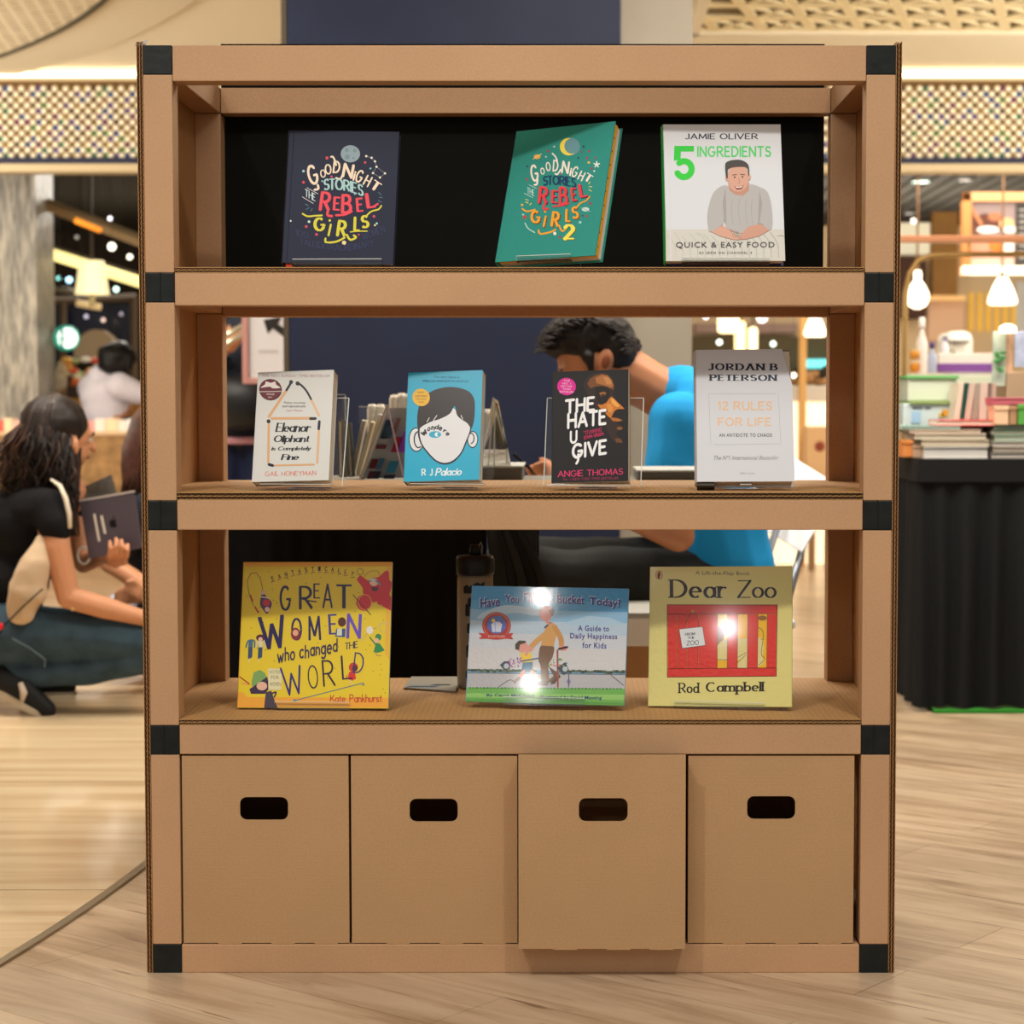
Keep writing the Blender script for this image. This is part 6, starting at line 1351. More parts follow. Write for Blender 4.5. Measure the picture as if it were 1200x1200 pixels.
while x < 168:
    w = rnd.uniform(9, 15); c = rnd.choice(pal); Y = YC + .03
    a, b = at(x, 509, Y), at(x + w, 491 + rnd.uniform(-1, 3), Y)
    t = thing('sweet_packet', names[c] + ' sweet packet, ' + ORD[kk] + ' from the left on the speckled stone counter', 'packet', ((a.x + b.x) / 2, Y, bpy.data.objects['sweets_counter'].location.z + at(0, 510, YC).z + .0202), names[c] + ' sweet packets')
    z0 = at(0, 510, YC).z + .0205
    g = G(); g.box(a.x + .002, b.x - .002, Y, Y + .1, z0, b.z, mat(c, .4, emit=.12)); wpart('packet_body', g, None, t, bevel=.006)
    x += w; kk += 1
# warm shop fittings
t = thing('lampshade_lamp', 'glowing cream drum lampshade left of the shelf', 'lamp', at(108, 345, 9.8))
g = G(); k = mpp(9.8); g.lathe([(20 * k, 0), (19 * k, 4 * k), (15 * k, 34 * k), (14 * k, 39 * k)], m=glow('ffeeb4', 1.0), n=24); obj('lamp_shade', g, None, t, smooth=True)
g = G(); g.tube([(0, 0, 39 * k), (0, 0, 39 * k + .55)], .01, mat('4a4030', .5), 6); obj('cord', g, None, t)
g = G(); g.tube([(0, 0, 0), (0, 0, -.08)], .02, mat('b8a880', .5), 8); obj('socket', g, None, t)
def barthing(name, lab, cat, p0, p1, r, m, part='bar_body', n=8, cap_=True):
    t = thing(name, lab, cat, (Vector(p0) + Vector(p1)) / 2); g = G(); g.tube([p0, p1], r, m, n); wpart(part, g, None, t, smooth=n > 6); return t
t = barthing('strip_light', 'slanting bright yellow strip light behind the lampshade', 'light', at(55, 296, 10.0), at(175, 334, 10.6), .038, glow('ffee9c', 1.3), 'light_tube')
g = G(); g.tube([at(55, 290, 10.05), at(175, 328, 10.65)], .03, mat('5a5038', .6), 6); wpart('housing', g, None, t)
barthing('ceiling_beam', 'slanting tan ceiling beam above the strip light', 'beam', at(50, 238, 9.6), at(185, 290, 9.9), .042, mat('8f7a5a', .8), 'beam_body', 4)
barthing('glowing_pipe', 'short orange lit pipe below the slanting tan beam', 'light', at(88, 258, 9.5), at(118, 270, 9.6), .018, glow('f0902c', 1.0), 'pipe_body')
barthing('shelf_rail', 'grey rail below the drum lampshade', 'rail', at(62, 339, 10.4), at(106, 343, 10.4), .018, mat('8a8478', .5), 'rail_body'); _r = bpy.data.objects['shelf_rail']; _p = at(70, 340, 10.4); wpart('hanger', G().tube([_p, (_p.x, _p.y, 2.745)], .006, mat('2a261f', .6), 5), None, _r)
barthing('shelf_rail', 'grey rail with a lit end right of the first one', 'rail', at(90, 355, 10.2), at(118, 360, 10.2), .022, glow('e8c890', .5), 'rail_body'); _r = bpy.data.objects['shelf_rail.001']; _p = at(96, 356, 10.2); wpart('hanger', G().tube([_p, (_p.x, _p.y, 2.745)], .006, mat('2a261f', .6), 5), None, _r)
t = thing('glass_front', 'brown wooden frame of the dark shop front behind the lampshade', 'frame', at(110, 400, 11))
FR = mat('6a5a4a', .6)
for p0, p1 in (((62, 352), (160, 348)), ((74, 352), (74, 660)), ((157, 348), (157, 660))): 
    g = G(); g.tube([at(*p0, 11), at(*p1, 11)], .028, FR, 4); wpart('frame_bar', g, None, t)
g = G(); a, b = at(62, 425, 11.1), at(165, 350, 11.1); g.box(a.x, b.x, 11.1, 11.13, a.z, b.z, mat('1c2440', .15, spec=.6)); wpart('pane', g, None, t)
# round green-white sign
p = at(77, 396, 9.6); t = thing('round_sign', 'round glowing white and green sign beside the grey column', 'sign', p)
R = 15 * mpp(9.6); g = G(); n = 28
def disc(g, c, r, y0, y1, m): g.prism([(c[0] + r * math.cos(2 * PI * i / n), c[1] + r * math.sin(2 * PI * i / n)) for i in range(n)], y0, y1, m)
disc(g, (0, 0), R, 0, .04, glow('1f8c78', .7)); obj('sign_disc', g, None, t)
g = G(); disc(g, (.012, .0), R * .8, -.004, 0, glow('e8fff4', 1.4)); obj('white_emblem', g, None, t)
g = G(); g.box(-.028, -.014, -.008, -.004, -R * .78, R * .78, mat('1c4a44', .5)); g.box(-R * .7, R * .7, -.008, -.004, -.012, -.004, glow('2f9c80', .5)); g.tube([(-.01, -.006, .035), (.025, -.006, .028), (.06, -.006, .04)], .004, glow('2f9c80', .5), 5); obj('emblem_lines', g, None, t)
BG_ = 'small round lamps in the dark left shop'
for x, y, r, Y, c, e, lab in ((131, 289, 7.5, 9.55, 'fff8e0', 8, 'very bright white spotlight ball left of the shelf'), (129, 256, 4, 9.6, 'f4f0f8', 3, 'small white lamp on the slanting tan beam'), (152, 301, 5, 10, 'fff8e0', 3, 'oval white lamp at the left edge of the shelf'), (90, 278, 4, 10, 'b8b4ac', .6, 'dim grey lamp above the drum lampshade'),
    (69, 326, 4, 10.8, '8fe8e0', 3, 'small teal lamp beside the grey column'), (81, 328, 6, 10.8, 'b8e8ff', 3, 'pale blue lamp left of the drum lampshade'), (136, 339, 5, 10.8, 'd8fff0', 3, 'mint coloured lamp right of the drum lampshade'),
    (101, 371, 4, 10.9, 'c8c0d8', 1.2, 'dim lilac lamp reflection in the dark pane, built as a glowing ball'), (121, 375, 4, 10.9, 'f0d0c0', 1.4, 'dim peach lamp reflection in the dark pane, built as a glowing ball'), (142, 368, 3.5, 10.9, 'b8b0c4', .8, 'faint violet lamp near the right bar of the dark pane')):  # lilac and peach balls stand in for reflections in the pane
    p = at(x, y, Y); t = thing('globe_lamp', lab, 'lamp', p); g = G(); g.ell((0, 0, 0), r * mpp(Y) * .6, glow(c, min(e, 3))); obj('globe', g, None, t, smooth=True)
    g = G(); g.tube([(0, 0, r * mpp(Y) * .5), (0, 0, 2.745 - p.z)], .0014, mat('2a261f', .6), 5); obj('cord', g, None, t)
# food display
t = thing('food_display', 'heap of orange, green and white food in a low glass case', 'food', at(95, 475, 10.2))
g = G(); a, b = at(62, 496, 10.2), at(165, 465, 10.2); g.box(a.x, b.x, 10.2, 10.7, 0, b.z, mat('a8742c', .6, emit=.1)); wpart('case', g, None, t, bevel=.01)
g = G(); a, b = at(78, 466, 10.15), at(128, 452, 10.15); g.box(a.x, b.x, 10.15, 10.6, a.z, b.z, mat('3a2c24', .6)); wpart('tray', g, None, t, bevel=.01)
rnd = random.Random(4)
for i in range(26):
    x, y = rnd.uniform(76, 128), rnd.uniform(420, 452); c = rnd.choice(['e0743c', 'e8b04c', 'd8d0a8', 'a8b06c', 'd84c3c', 'e8dcc8', 'f0a060'])
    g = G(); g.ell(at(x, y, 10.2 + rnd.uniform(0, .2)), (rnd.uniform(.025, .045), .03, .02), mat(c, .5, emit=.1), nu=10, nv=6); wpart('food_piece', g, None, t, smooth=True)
t = thing('arched_hood', 'beige arched hood behind the food display', 'hood', at(112, 415, 10.9)); g = G()
A_ = [(at(112 + 26 * math.cos(a_), 418 - 32 * math.sin(a_), 10.9)) for a_ in [PI * i / 12 for i in range(13)]]
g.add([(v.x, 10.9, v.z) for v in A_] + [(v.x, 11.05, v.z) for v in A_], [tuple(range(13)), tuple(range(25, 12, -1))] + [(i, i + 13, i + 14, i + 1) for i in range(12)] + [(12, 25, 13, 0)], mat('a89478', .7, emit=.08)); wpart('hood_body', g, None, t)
t = thing('white_sack', 'tall cream paper sack beside the grey column', 'sack', at(70, 478, 9.9)); g = G(); a = at(70, 462, 10.35); g.cap(a + Vector((0, 0, .062)), a + Vector((.02, 0, .20)), .055, .03, mat('e4d8c0', .7)); wpart('sack_body', g, None, t, smooth=True)

# framed arrow sign seen through the middle level, at left
Y = 4.9; a, b = at(285, 450, Y), at(345, 330, Y)
t = thing('arrow_sign', 'white sign with black arrow in a dusty pink frame, left of the navy board', 'sign', ((a.x + b.x) / 2, Y, 0))
g = G(); FRm = mat('c08c86', .5)
fw = 7 * mpp(Y)
g.box(a.x, a.x + fw, Y - .02, Y + .02, a.z, b.z, FRm); wpart('frame', g, None, t, bevel=.003)
g = G(); g.box(a.x + fw, b.x, Y - .02, Y + .02, a.z, a.z + fw, FRm); wpart('frame', g, None, t, bevel=.003)
g = G(); g.box(a.x + fw, b.x, Y - .02, Y + .02, b.z - fw, b.z, FRm); wpart('frame', g, None, t, bevel=.003)
g = G(); g.box(a.x + fw, b.x, Y - .004, Y + .006, a.z + fw, b.z - fw, mat('dcd8dc', .5)); pn = wpart('sign_panel', g, None, t)
g = G()
def sp(x, y): v = at(x, y, Y); return (v.x, v.z)
for poly in ([sp(309, 375), sp(330, 371), sp(326, 380), sp(348, 392), sp(342, 402), sp(320, 385), sp(314, 391)],): g.prism(poly, Y - .007, Y - .0045, mat('2a2624', .6))
o = wpart('arrow', g, None, t)
g = G(); q0, q1 = at(303, 414, Y), at(326, 410, Y); g.box(q0.x, q1.x, Y - .006, Y - .0045, q0.z, q1.z, mat('c4bcc0', .6)); wpart('faint_text', g, None, t)
g = G(); g.box(a.x + .1, a.x + .16, Y, Y + .04, 0, a.z, mat('6a5a50', .5)); wpart('post', g, None, t)
# goods behind the dark jacketed person
t = thing('goods_stand', 'low stand with orange and pink goods at the left through the shelf', 'stand', (at(280, 560, 6.4).x, 6.4, 0))
a, b = at(240, 540, 6.4), at(345, 540, 6.4)
g = G(); g.box(a.x, b.x, 6.4, 6.9, 0, a.z, mat('d09a4c', .6)); wpart('stand_body', g, None, t, bevel=.004)
g = G(); g.box(a.x, b.x, 6.39, 6.9, at(0, 562, 6.4).z, at(0, 548, 6.4).z, mat('f0e8d8', .5)); wpart('shelf_edge', g, None, t)
rnd = random.Random(3)
for i in range(12):
    x = 246 + 8.5 * i; h = rnd.uniform(30, 62); a, b = at(x, 540, 6.42), at(x + 8, 540 - h, 6.42)
    tt = thing('goods_packet', ['red', 'peach', 'cream'][i % 3] + ' packet, ' + ORD[i] + ' from the left on the low stand seen through the shelf', 'packet', ((a.x + b.x) / 2, 6.45, a.z), ['red', 'peach', 'cream'][i % 3] + ' packets on the low stand')
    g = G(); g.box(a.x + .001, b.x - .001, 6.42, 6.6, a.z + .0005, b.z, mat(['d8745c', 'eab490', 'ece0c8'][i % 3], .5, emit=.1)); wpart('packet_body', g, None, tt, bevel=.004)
# ------------------------------------------------------------------ people
SKIN = mat('c98d68', .5, noise_s=6, noise_a=.06, spec=.35); SKIN2 = mat('b87a55', .5, noise_s=6, noise_a=.06, spec=.35)
HAIR = mat('1d1310', .5, spec=.32, noise_s=40, noise_a=.4); HAIR2 = mat('3a2218', .42, spec=.5)
def S(px, py, Y): return at(px, py, Y)
def chain(g, pts, rs):
    for a, b, ra, rb in zip(pts, pts[1:], rs, rs[1:]): g.cap(a, b, ra, rb)
def hand(g, wrist, palm, fdir, side, curl, s=1.0, palmn=None):
    """wrist and palm centre points; fdir = direction of fingers, side = towards the thumb, curl = towards what is held"""
    wrist, palm, fdir, side, curl = map(Vector, (wrist, palm, fdir, side, curl)); fdir.normalize(); side.normalize(); curl.normalize()
    g.cap(wrist, palm, .024 * s, .026 * s)
    for k in (-1.1, -.35, .4, 1.1): g.cap(palm - fdir * .028 * s + side * k * .018 * s, palm + fdir * .032 * s + side * k * .021 * s, .0155 * s, .0125 * s)
    for k, L in zip((1.5, .5, -.5, -1.45), (.068, .077, .072, .056)):
        b = palm + fdir * .036 * s + side * k * .0165 * s; m1 = b + (fdir * .62 + curl * .12) * L * .5 * s; m2 = m1 + (fdir * .42 + curl * .5) * L * .36 * s; e = m2 + (fdir * .02 + curl * .75) * L * .3 * s
        chain(g, [b, m1, m2, e], [.0098 * s, .0088 * s, .008 * s, .007 * s])
    b = palm - fdir * .012 * s + side * .026 * s; m1 = b + (side * .7 + fdir * .5) * .034 * s; e = m1 + (side * .25 + fdir * .75 + curl * .3) * .03 * s
    chain(g, [b, m1, e], [.0135 * s, .0112 * s, .009 * s])
def face(root, c, fwd, up, s=1.0, skin=None, mouth='8a4438'):
    """eyes, brows and lips as small parts; the nose and ears belong to the body skin"""
    c, f, u = Vector(c), Vector(fwd).normalized(), Vector(up).normalized(); r = f.cross(u)
    for k in (-1, 1):
        e = c + f * .074 * s + r * k * .029 * s + u * .008 * s; g = G(); g.ell(e, .0095 * s, mat('d8cfc4', .3)); g.ell(e + f * .005 * s, .006 * s, mat('20140e', .2)); wpart('eye', g, None, root, smooth=True)
        g = G(); g.tube([e + u * .02 * s - r * .018 * s + f * .006 * s, e + u * .025 * s + f * .01 * s, e + u * .019 * s + r * .019 * s + f * .003 * s], .003 * s, HAIR, 6); wpart('eyebrow', g, None, root)
    g = G(); m = c + f * .089 * s - u * .052 * s; g.tube([m - r * .022 * s - f * .008 * s, m, m + r * .022 * s - f * .008 * s], [.003 * s, .0055 * s, .003 * s], mat(mouth, .5), 6); wpart('lips', g, None, root, smooth=True)
def head(g, c, fwd, up, s=1.0):
    c, f, u = Vector(c), Vector(fwd).normalized(), Vector(up).normalized(); r = f.cross(u)
    B = Matrix((r, f, u)).transposed().to_4x4()
    g.ell(c + u * .02 * s - f * .008 * s, (.073 * s, .092 * s, .09 * s), None, B); g.ell(c - u * .035 * s + f * .018 * s, (.056 * s, .068 * s, .068 * s), None, B)
    g.ell(c - u * .085 * s + f * .045 * s, (.026 * s, .026 * s, .02 * s), None, B)
    g.cap(c + u * .01 * s + f * .084 * s, c - u * .022 * s + f * .104 * s, .008 * s, .0125 * s)      # nose
    g.ell(c + u * .028 * s + f * .068 * s, (.05 * s, .02 * s, .012 * s), None, B)                     # brow
    for k in (-1, 1): g.ell(c + r * k * .075 * s - f * .004 * s - u * .004 * s, (.009 * s, .019 * s, .031 * s), None, B)

# ---- A: crouching woman in black T-shirt at the left
Y0 = 3.1; YN = 2.92; YF = 3.42
root = thing('person', 'crouching woman with long dark wavy hair, black shirt and jeans holding a grey tablet', 'person', (S(20, 843, Y0).x, Y0, 0))
hc = S(76, 512, Y0); fw = Vector((.80, .60, -.18)); up = Vector((.16, -.05, 1))
g = G(); head(g, hc, fw, up, 1.0)
neck = S(58, 562, Y0); g.cap(hc + Vector((-.025, 0, -.06)), neck, .048, .052)
chest = S(35, 612, Y0); waist = S(18, 680, Y0); hip = S(-2, 738, Y0)
g.ell(chest, (.12, .15, .13)); g.ell(waist, (.10, .135, .10)); g.ell(hip, (.14, .17, .115)); g.cap(chest, waist, .1, .1); g.cap(waist, hip, .1, .11); g.cap(neck, chest, .07, .1)
shN = S(58, 596, YN + .03); elN = S(80, 700, YN); wrN = S(178, 727, YN + .02)
chain(g, [chest + Vector((.02, -.08, .04)), shN, S(66, 640, YN), elN, S(122, 712, YN), wrN], [.06, .052, .046, .037, .036, .024])
hand(g, wrN, wrN + Vector((.055, 0, -.012)), (1, 0, -.15), (0, -.6, .8), (0, .4, -.9))
shF = S(84, 590, YF - .1); elF = S(98, 660, YF - .15); wrF = S(122, 652, 3.16)
chain(g, [neck + Vector((.04, .08, -.04)), shF, elF, wrF], [.06, .045, .034, .024])
# far hand grips the lower edge of the tablet, fingers curling up over its face
pw = S(136, 658, 3.02); g.cap(wrF, pw, .022, .022); g.cap(pw + Vector((-.02, 0, 0)), pw + Vector((.024, 0, 0)), .016, .014)
for i, (x, y0, y1) in enumerate(((128, 650, 634), (135, 648, 631), (142, 649, 633), (149, 652, 638))):
    chain(g, [pw + Vector(((i - 1.5) * .015, 0, .0)), S(x, y0, 2.94), S(x + 1, (y0 + y1) / 2, 2.925), S(x + 1, y1, 2.935)], [.009, .0072, .0068, .0058])
chain(g, [pw + Vector((-.02, 0, 0)), S(124, 652, 3.02), S(122, 640, 3.02)], [.013, .011, .009])
# legs
thN0, knN, anN = S(8, 742, YN + .06), S(205, 757, YN + .05), S(14, 792, YN + .05)
chain(g, [hip + Vector((.02, -.08, 0)), thN0, knN, anN], [.08, .055, .04, .03])
knF, anF = S(215, 752, YF), S(35, 787, YF)
chain(g, [hip + Vector((.02, .08, 0)), S(12, 740, YF - .08), knF, anF], [.08, .055, .04, .03])
toeN = S(50, 834, YN + .03); chain(g, [anN, S(20, 812, YN + .03), toeN], [.036, .036, .028])
toeF = S(72, 803, YF); chain(g, [anF, S(48, 800, YF), toeF], [.035, .034, .028])
blob('body', g, SKIN, root, .005, 2)
face(root, hc, fw, up)
# clothes
g = G(); sh = .014
g.ell(chest, (.132, .168, .14)); g.ell(waist, (.112, .152, .11)); g.cap(chest, waist, .112, .112); g.cap(waist, hip + Vector((0, 0, .03)), .112, .118); g.cap(S(46, 578, Y0), chest, .085, .112)
chain(g, [chest + Vector((.02, -.1, .05)), shN + Vector((0, -.005, .005)), S(66, 616, YN)], [.07, .064, .058]); chain(g, [chest + Vector((.02, .1, .05)), shF, S(90, 612, YF - .1)], [.07, .056, .05])
blob('t_shirt', g, mat('17171a', .85, spec=.12), root, .008, 4, .006, 14)
g = G(); chain(g, [S(47, 634, YN - .03), S(40, 662, YN - .045), S(33, 690, YN - .045), S(24, 716, YN - .04)], [.02, .048, .062, .045]); o = blob('shirt_side_panel', g, mat('c3a98c', .85), root, .006, 3, .006, 22); o['label'] = 'beige side panel of the shirt'
g = G(); g.tube([S(60, 562, YN + .02), S(70, 569, YN - .015), S(77, 584, YN - .03), S(81, 602, YN - .03), S(82, 619, YN - .03)], [.004, .007, .008, .008, .006], mat('e2d6c2', .7), 8); wpart('shoulder_piping', g, None, root, smooth=True)
JE = mat('344754', .85, noise_s=18, noise_a=.22, bump=.3, bump_s=400)
g = G(); g.ell(hip + Vector((0, 0, -.01)), (.158, .19, .115)); chain(g, [hip + Vector((.02, -.08, 0)), thN0, S(100, 744, YN + .05), knN], [.112, .102, .077, .07]); chain(g, [knN, S(110, 784, YN + .05), anN], [.068, .050, .043])
chain(g, [hip + Vector((.02, .08, 0)), S(12, 740, YF - .08), knF], [.11, .1, .068]); chain(g, [knF, S(110, 781, YF), anF], [.066, .05, .042])
g.cap(S(55, 766, YN + .06), S(200, 764, YN + .06), .04, .05)
blob('jeans', g, JE, root, .008, 4, .008, 10)
g = G(); g.tube([S(14, 748, YN - .055), S(36, 760, YN - .045), S(53, 773, YN - .035), S(52, 782, YN - .03)], .0018, mat('6c7c86', .8), 5); g.tube([S(48, 712, YN - .04), S(46, 728, YN - .05)], .0018, mat('1c262e', .8), 5); wpart('pocket_seam', g, None, root)
for x, y in ((32, 724), (85, 714)): g = G(); g.ell(S(x, y, YN - .052), .006, mat('c8a878', .3, .7)); wpart('rivet', g, None, root, smooth=True)
# sneakers
def sneaker(pts, Y, nm, heel, toe):
    g = G(); chain(g, [S(*heel, Y), S((heel[0] + toe[0]) / 2, (heel[1] + toe[1]) / 2 - 5, Y), S(*toe, Y)], [.046, .044, .032]); blob(nm, g, mat('191a1c', .6, bump=.4, bump_s=300), root, .006, 3)
    a, b = S(*pts[0], Y), S(*pts[1], Y); g = G(); d = (b - a); n_ = 10; out = []
    nrm = Vector((-d.z, 0, d.x)).normalized()
    if nrm.z < 0: nrm = -nrm
    P_ = []
    for i in range(n_ + 1):
        u = i / n_; c = a + d * u; w = .042 * (max(.004, math.sin(PI * (.06 + .935 * u))) ** .5); P_.append((c, w))
    vs = []
    for c, w in P_:
        for sy in (-1, 1):
            for t_ in (-.012, .010): v = c + Vector((0, sy * w, 0)) + nrm * t_; vs.append((v.x, v.y, v.z))
    fs = []
    for i in range(n_):
        o = i * 4; q = o + 4; fs += [(o, q, q + 2, o + 2), (o + 1, o + 3, q + 3, q + 1), (o, o + 1, q + 1, q), (o + 2, q + 2, q + 3, o + 3)]
    fs += [(0, 2, 3, 1), (n_ * 4, n_ * 4 + 1, n_ * 4 + 3, n_ * 4 + 2)]
    g.add(vs, fs, mat('b9ab96', .7)); wpart('shoe_sole', g, None, root, bevel=.003)
sneaker(((-14, 800), (60, 843)), YN + .03, 'sneaker', (2, 796), (54, 832)); sneaker(((36, 813), (90, 813.5)), YF, 'sneaker', (46, 799), (79, 804))
g = G(); g.tube([S(24, 800, YN - .02), S(28, 812, YN - .025), S(26, 822, YN - .02)], [.008, .012, .006], mat('c8b8a8', .6), 7); wpart('shoe_patch', g, None, root, smooth=True)
# hair: cap and long wavy locks
g = G(); B = Matrix.Rotation(-.2, 4, 'Y')
g.ell(hc + Vector((-.030, -.012, .042)), (.108, .108, .098)); g.ell(hc + Vector((-.065, -.01, -.03)), (.085, .1, .10)); g.ell(hc + Vector((-.10, .0, -.10)), (.07, .09, .08)); g.ell(hc + Vector((-.13, .0, -.15)), (.075, .09, .05))
blob('hair', g, HAIR, root, .007, 4, .006, 18)
rnd = random.Random(21); g = G()
for i in range(270):
    a = rnd.uniform(0, 1); side = rnd.uniform(-1, 1)
    cen = hc + Vector((-.030, -.012, .042)); az = rnd.uniform(-2.9, -.35); cr = []
    for k in range(5):
        el = 1.45 - k * .36; cr.append(cen + Vector((.110 * math.cos(az) * math.cos(el) - .012 * k * (math.cos(az) > -.2), .112 * math.sin(az) * math.cos(el), .100 * math.sin(el))))
    p0 = cr[-1]
    end = S(6 + 80 * (az + 2.9) / 2.55 + rnd.uniform(-7, 7), rnd.uniform(562, 602) + 14 * (az > -1), Y0 - .12 + .08 * rnd.random()); ph = rnd.uniform(0, 6); pts = []
    for k in range(11):
        u = k / 10; q = p0.lerp(end, u) + Vector((.004 + .022 * u ** .7 * math.sin(ph + 14 * u) - .045 * math.sin(PI * u) * (.2 + .8 * (i % 4 == 0)) * (az < -1.4), .014 * u * math.cos(ph + 14 * u) - .03 * math.sin(PI * u), .004 * math.sin(PI * u))); pts.append(q)
    pts = cr[:-1] + pts; g.tube(pts, [.003] * 4 + [.0046 - .002 * k / 10 for k in range(11)], HAIR if i % 4 else HAIR2, 5)
o = wpart('hair_locks', g, None, root, smooth=True); o['kind'] = 'stuff'
g = G()
for i in range(14):
    x0 = 78 + i * .9; pts = []
    for k in range(12): u = k / 11; pts.append(S(x0 + 3 * math.sin(u * 7 + i) + 6 * u * (1 - u), 500 + 128 * u, Y0 - .055 - .02 * math.sin(PI * u) + .004 * i))
    g.tube(pts, [.007] * 9 + [.006, .005, .003], HAIR2 if i % 3 else HAIR, 6)
o = wpart('front_lock', g, None, root, smooth=True); o['kind'] = 'stuff'
g = G(); e = hc + Vector((.012, -.078, -.025)); e = S(89, 523, Y0 - .088); g.ell(e, (.010, .008, .026), nu=12); g.ell(e + Vector((-.004, -.006, .004)), (.004, .004, .014)); wpart('ear', g, SKIN, root, smooth=True)
g = G(); g.tube([S(50, 690, YN - .11), S(28, 710, YN - .11), S(6, 732, YN - .1), S(-2, 745, YN - .1)], .003, mat('20201f', .6), 6); wpart('lanyard', g, None, root, smooth=True)
g = G(); g.ell(S(1, 734, YN - .11), (.008, .006, .012), mat('c8202c', .4)); wpart('lanyard_clip', g, None, root, smooth=True)
g = G(); c0 = S(98, 651, 3.05)
g.tube([c0 + Vector((.02 * math.cos(a_), 0, .028 * math.sin(a_))) for a_ in [2 * PI * i / 14 for i in range(15)]], .0035, mat('e6e2dc', .3), 6, cap=False); wpart('bracelet', g, None, root, smooth=True)
# tablet she holds
q = [S(93, 588, 3.0), S(157, 577, 2.97), S(167, 642, 2.97), S(104, 655, 3.0)]
ux, uz = (q[1] - q[0]), (q[3] - q[0]); nr = ux.cross(uz).normalized()
if nr.y > 0: nr = -nr
t = thing('tablet', 'dark grey tablet with two white stickers and fruit emblem held by the crouching woman', 'tablet', q[3])
g = G(); D = -nr * .008; g.add(q + [v + D for v in q], [(0, 1, 2, 3), (7, 6, 5, 4), (0, 4, 5, 1), (1, 5, 6, 2), (2, 6, 7, 3), (3, 7, 4, 0)], mat('5d5560', .35, .4)); wpart('shell', g, None, t, bevel=.002)
g = G(); e = (q[3] - q[0]).normalized(); a, b = q[0] - e * .006, q[1] - e * .006; vs = [a, b, b + e * .006, a + e * .006]; g.add([v + nr * .001 for v in vs] + [v + D * 1.1 for v in vs], [(0, 1, 2, 3), (7, 6, 5, 4), (0, 4, 5, 1), (1, 5, 6, 2), (2, 6, 7, 3), (3, 7, 4, 0)], mat('cfc6c2', .3, .4)); wpart('edge', g, None, t)
pt = flat_print([(v[0], v[1]) for v in ((93, 588), (157, 577), (167, 642), (104, 655))], q[0], ux, uz, nr, rough=.4)
pt.line([(111, 603), (116.5, 633)], 2.6, 'e4dcd0'); pt.line([(119.5, 605), (123.5, 624)], 2.8, 'e4dcd0')
pt.poly([(129, 611), (131, 608), (133, 609), (135, 608), (137, 610), (135.5, 612), (137.5, 615), (135, 618), (133, 617), (131, 618), (129, 615)], '0c0a0c'); pt.poly([(132.5, 607.5), (133, 605), (135, 604.5), (134.5, 607)], '0c0a0c')
o = pt.build('stickers_and_emblem', None); o.parent = t; o.location = -Vector(t.location)
# grey folder behind the tablet
q = [S(88, 575, 3.2), S(130, 556, 3.2), S(138, 585, 3.15), S(95, 590, 3.15)]
t = thing('folder', 'dark grey soft folder behind the tablet', 'folder', q[3]); g = G(); g.add(q + [v + Vector((0, .012, 0)) for v in q], [(0, 1, 2, 3), (7, 6, 5, 4), (0, 4, 5, 1), (1, 5, 6, 2), (2, 6, 7, 3), (3, 7, 4, 0)], mat('4a443e', .8, noise_s=60, noise_a=.2)); wpart('cover', g, None, t, bevel=.002); wpart('strap', G().tube([S(92, 583, 3.19), S(134, 566, 3.19)], .004, mat('2c2826', .7), 6), None, t)

# ---- B: second woman, mostly hidden behind the left side of the shelf, facing left
Yb = 3.75; k = mpp(Yb)
root = thing('person', 'woman with straight brown hair in dark dotted dress, half hidden behind the shelf', 'person', (S(190, 800, Yb).x, Yb, 0))
hc = S(180, 515, Yb); fw = Vector((-.85, -.35, -.2)); up = Vector((-.15, 0, 1)); DR_ = mat('1b1f2a', .85, noise_s=90, noise_a=.6)
g = G(); head(g, hc, fw, up); chest = S(185, 612, Yb); hip = S(200, 715, Yb)
g.cap(hc + Vector((.02, 0, -.06)), S(182, 575, Yb), .045, .05); g.ell(chest, (.12, .15, .14)); g.cap(chest, hip, .11, .13)
chain(g, [S(172, 600, Yb - .14), S(128, 660, Yb - .16), S(165, 683, Yb - .2), S(182, 690, Yb - .25)], [.045, .036, .032, .022]); hand(g, S(182, 690, Yb - .25), S(160, 696, Yb - .34), (-1, -.2, -.1), (0, -.3, 1), (0, 0, -1))
chain(g, [S(200, 600, Yb + .14), S(190, 670, Yb + .16), S(160, 700, Yb)], [.045, .036, .024])
chain(g, [hip, S(130, 735, Yb - .1), S(202, 800, Yb - .1), S(182, 804, Yb - .1)], [.1, .07, .045, .03]); chain(g, [hip, S(145, 738, Yb + .14), S(215, 800, Yb + .14), S(195, 803, Yb + .14)], [.1, .07, .045, .03])
blob('body', g, SKIN, root, .008, 3); face(root, hc, fw, up)
g = G(); g.ell(chest, (.135, .165, .15)); g.cap(chest, hip, .125, .145); chain(g, [S(172, 598, Yb - .14), S(140, 640, Yb - .15)], [.062, .05]); chain(g, [hip, S(128, 733, Yb - .1), S(140, 760, Yb - .1)], [.135, .09, .08]); chain(g, [hip, S(145, 738, Yb + .12)], [.12, .085]); g.cap(S(182, 580, Yb), chest, .08, .12)
blob('dress', g, DR_, root, .009, 4, .006, 12)
g = G(); g.ell(hc + Vector((.02, 0, .035)), (.1, .1, .1)); 
HB = mat('4a2c22', .45, spec=.4, noise_s=30, noise_a=.4)
blob('hair', g, HB, root, .008, 3, .004, 20)
rnd = random.Random(31); g = G()
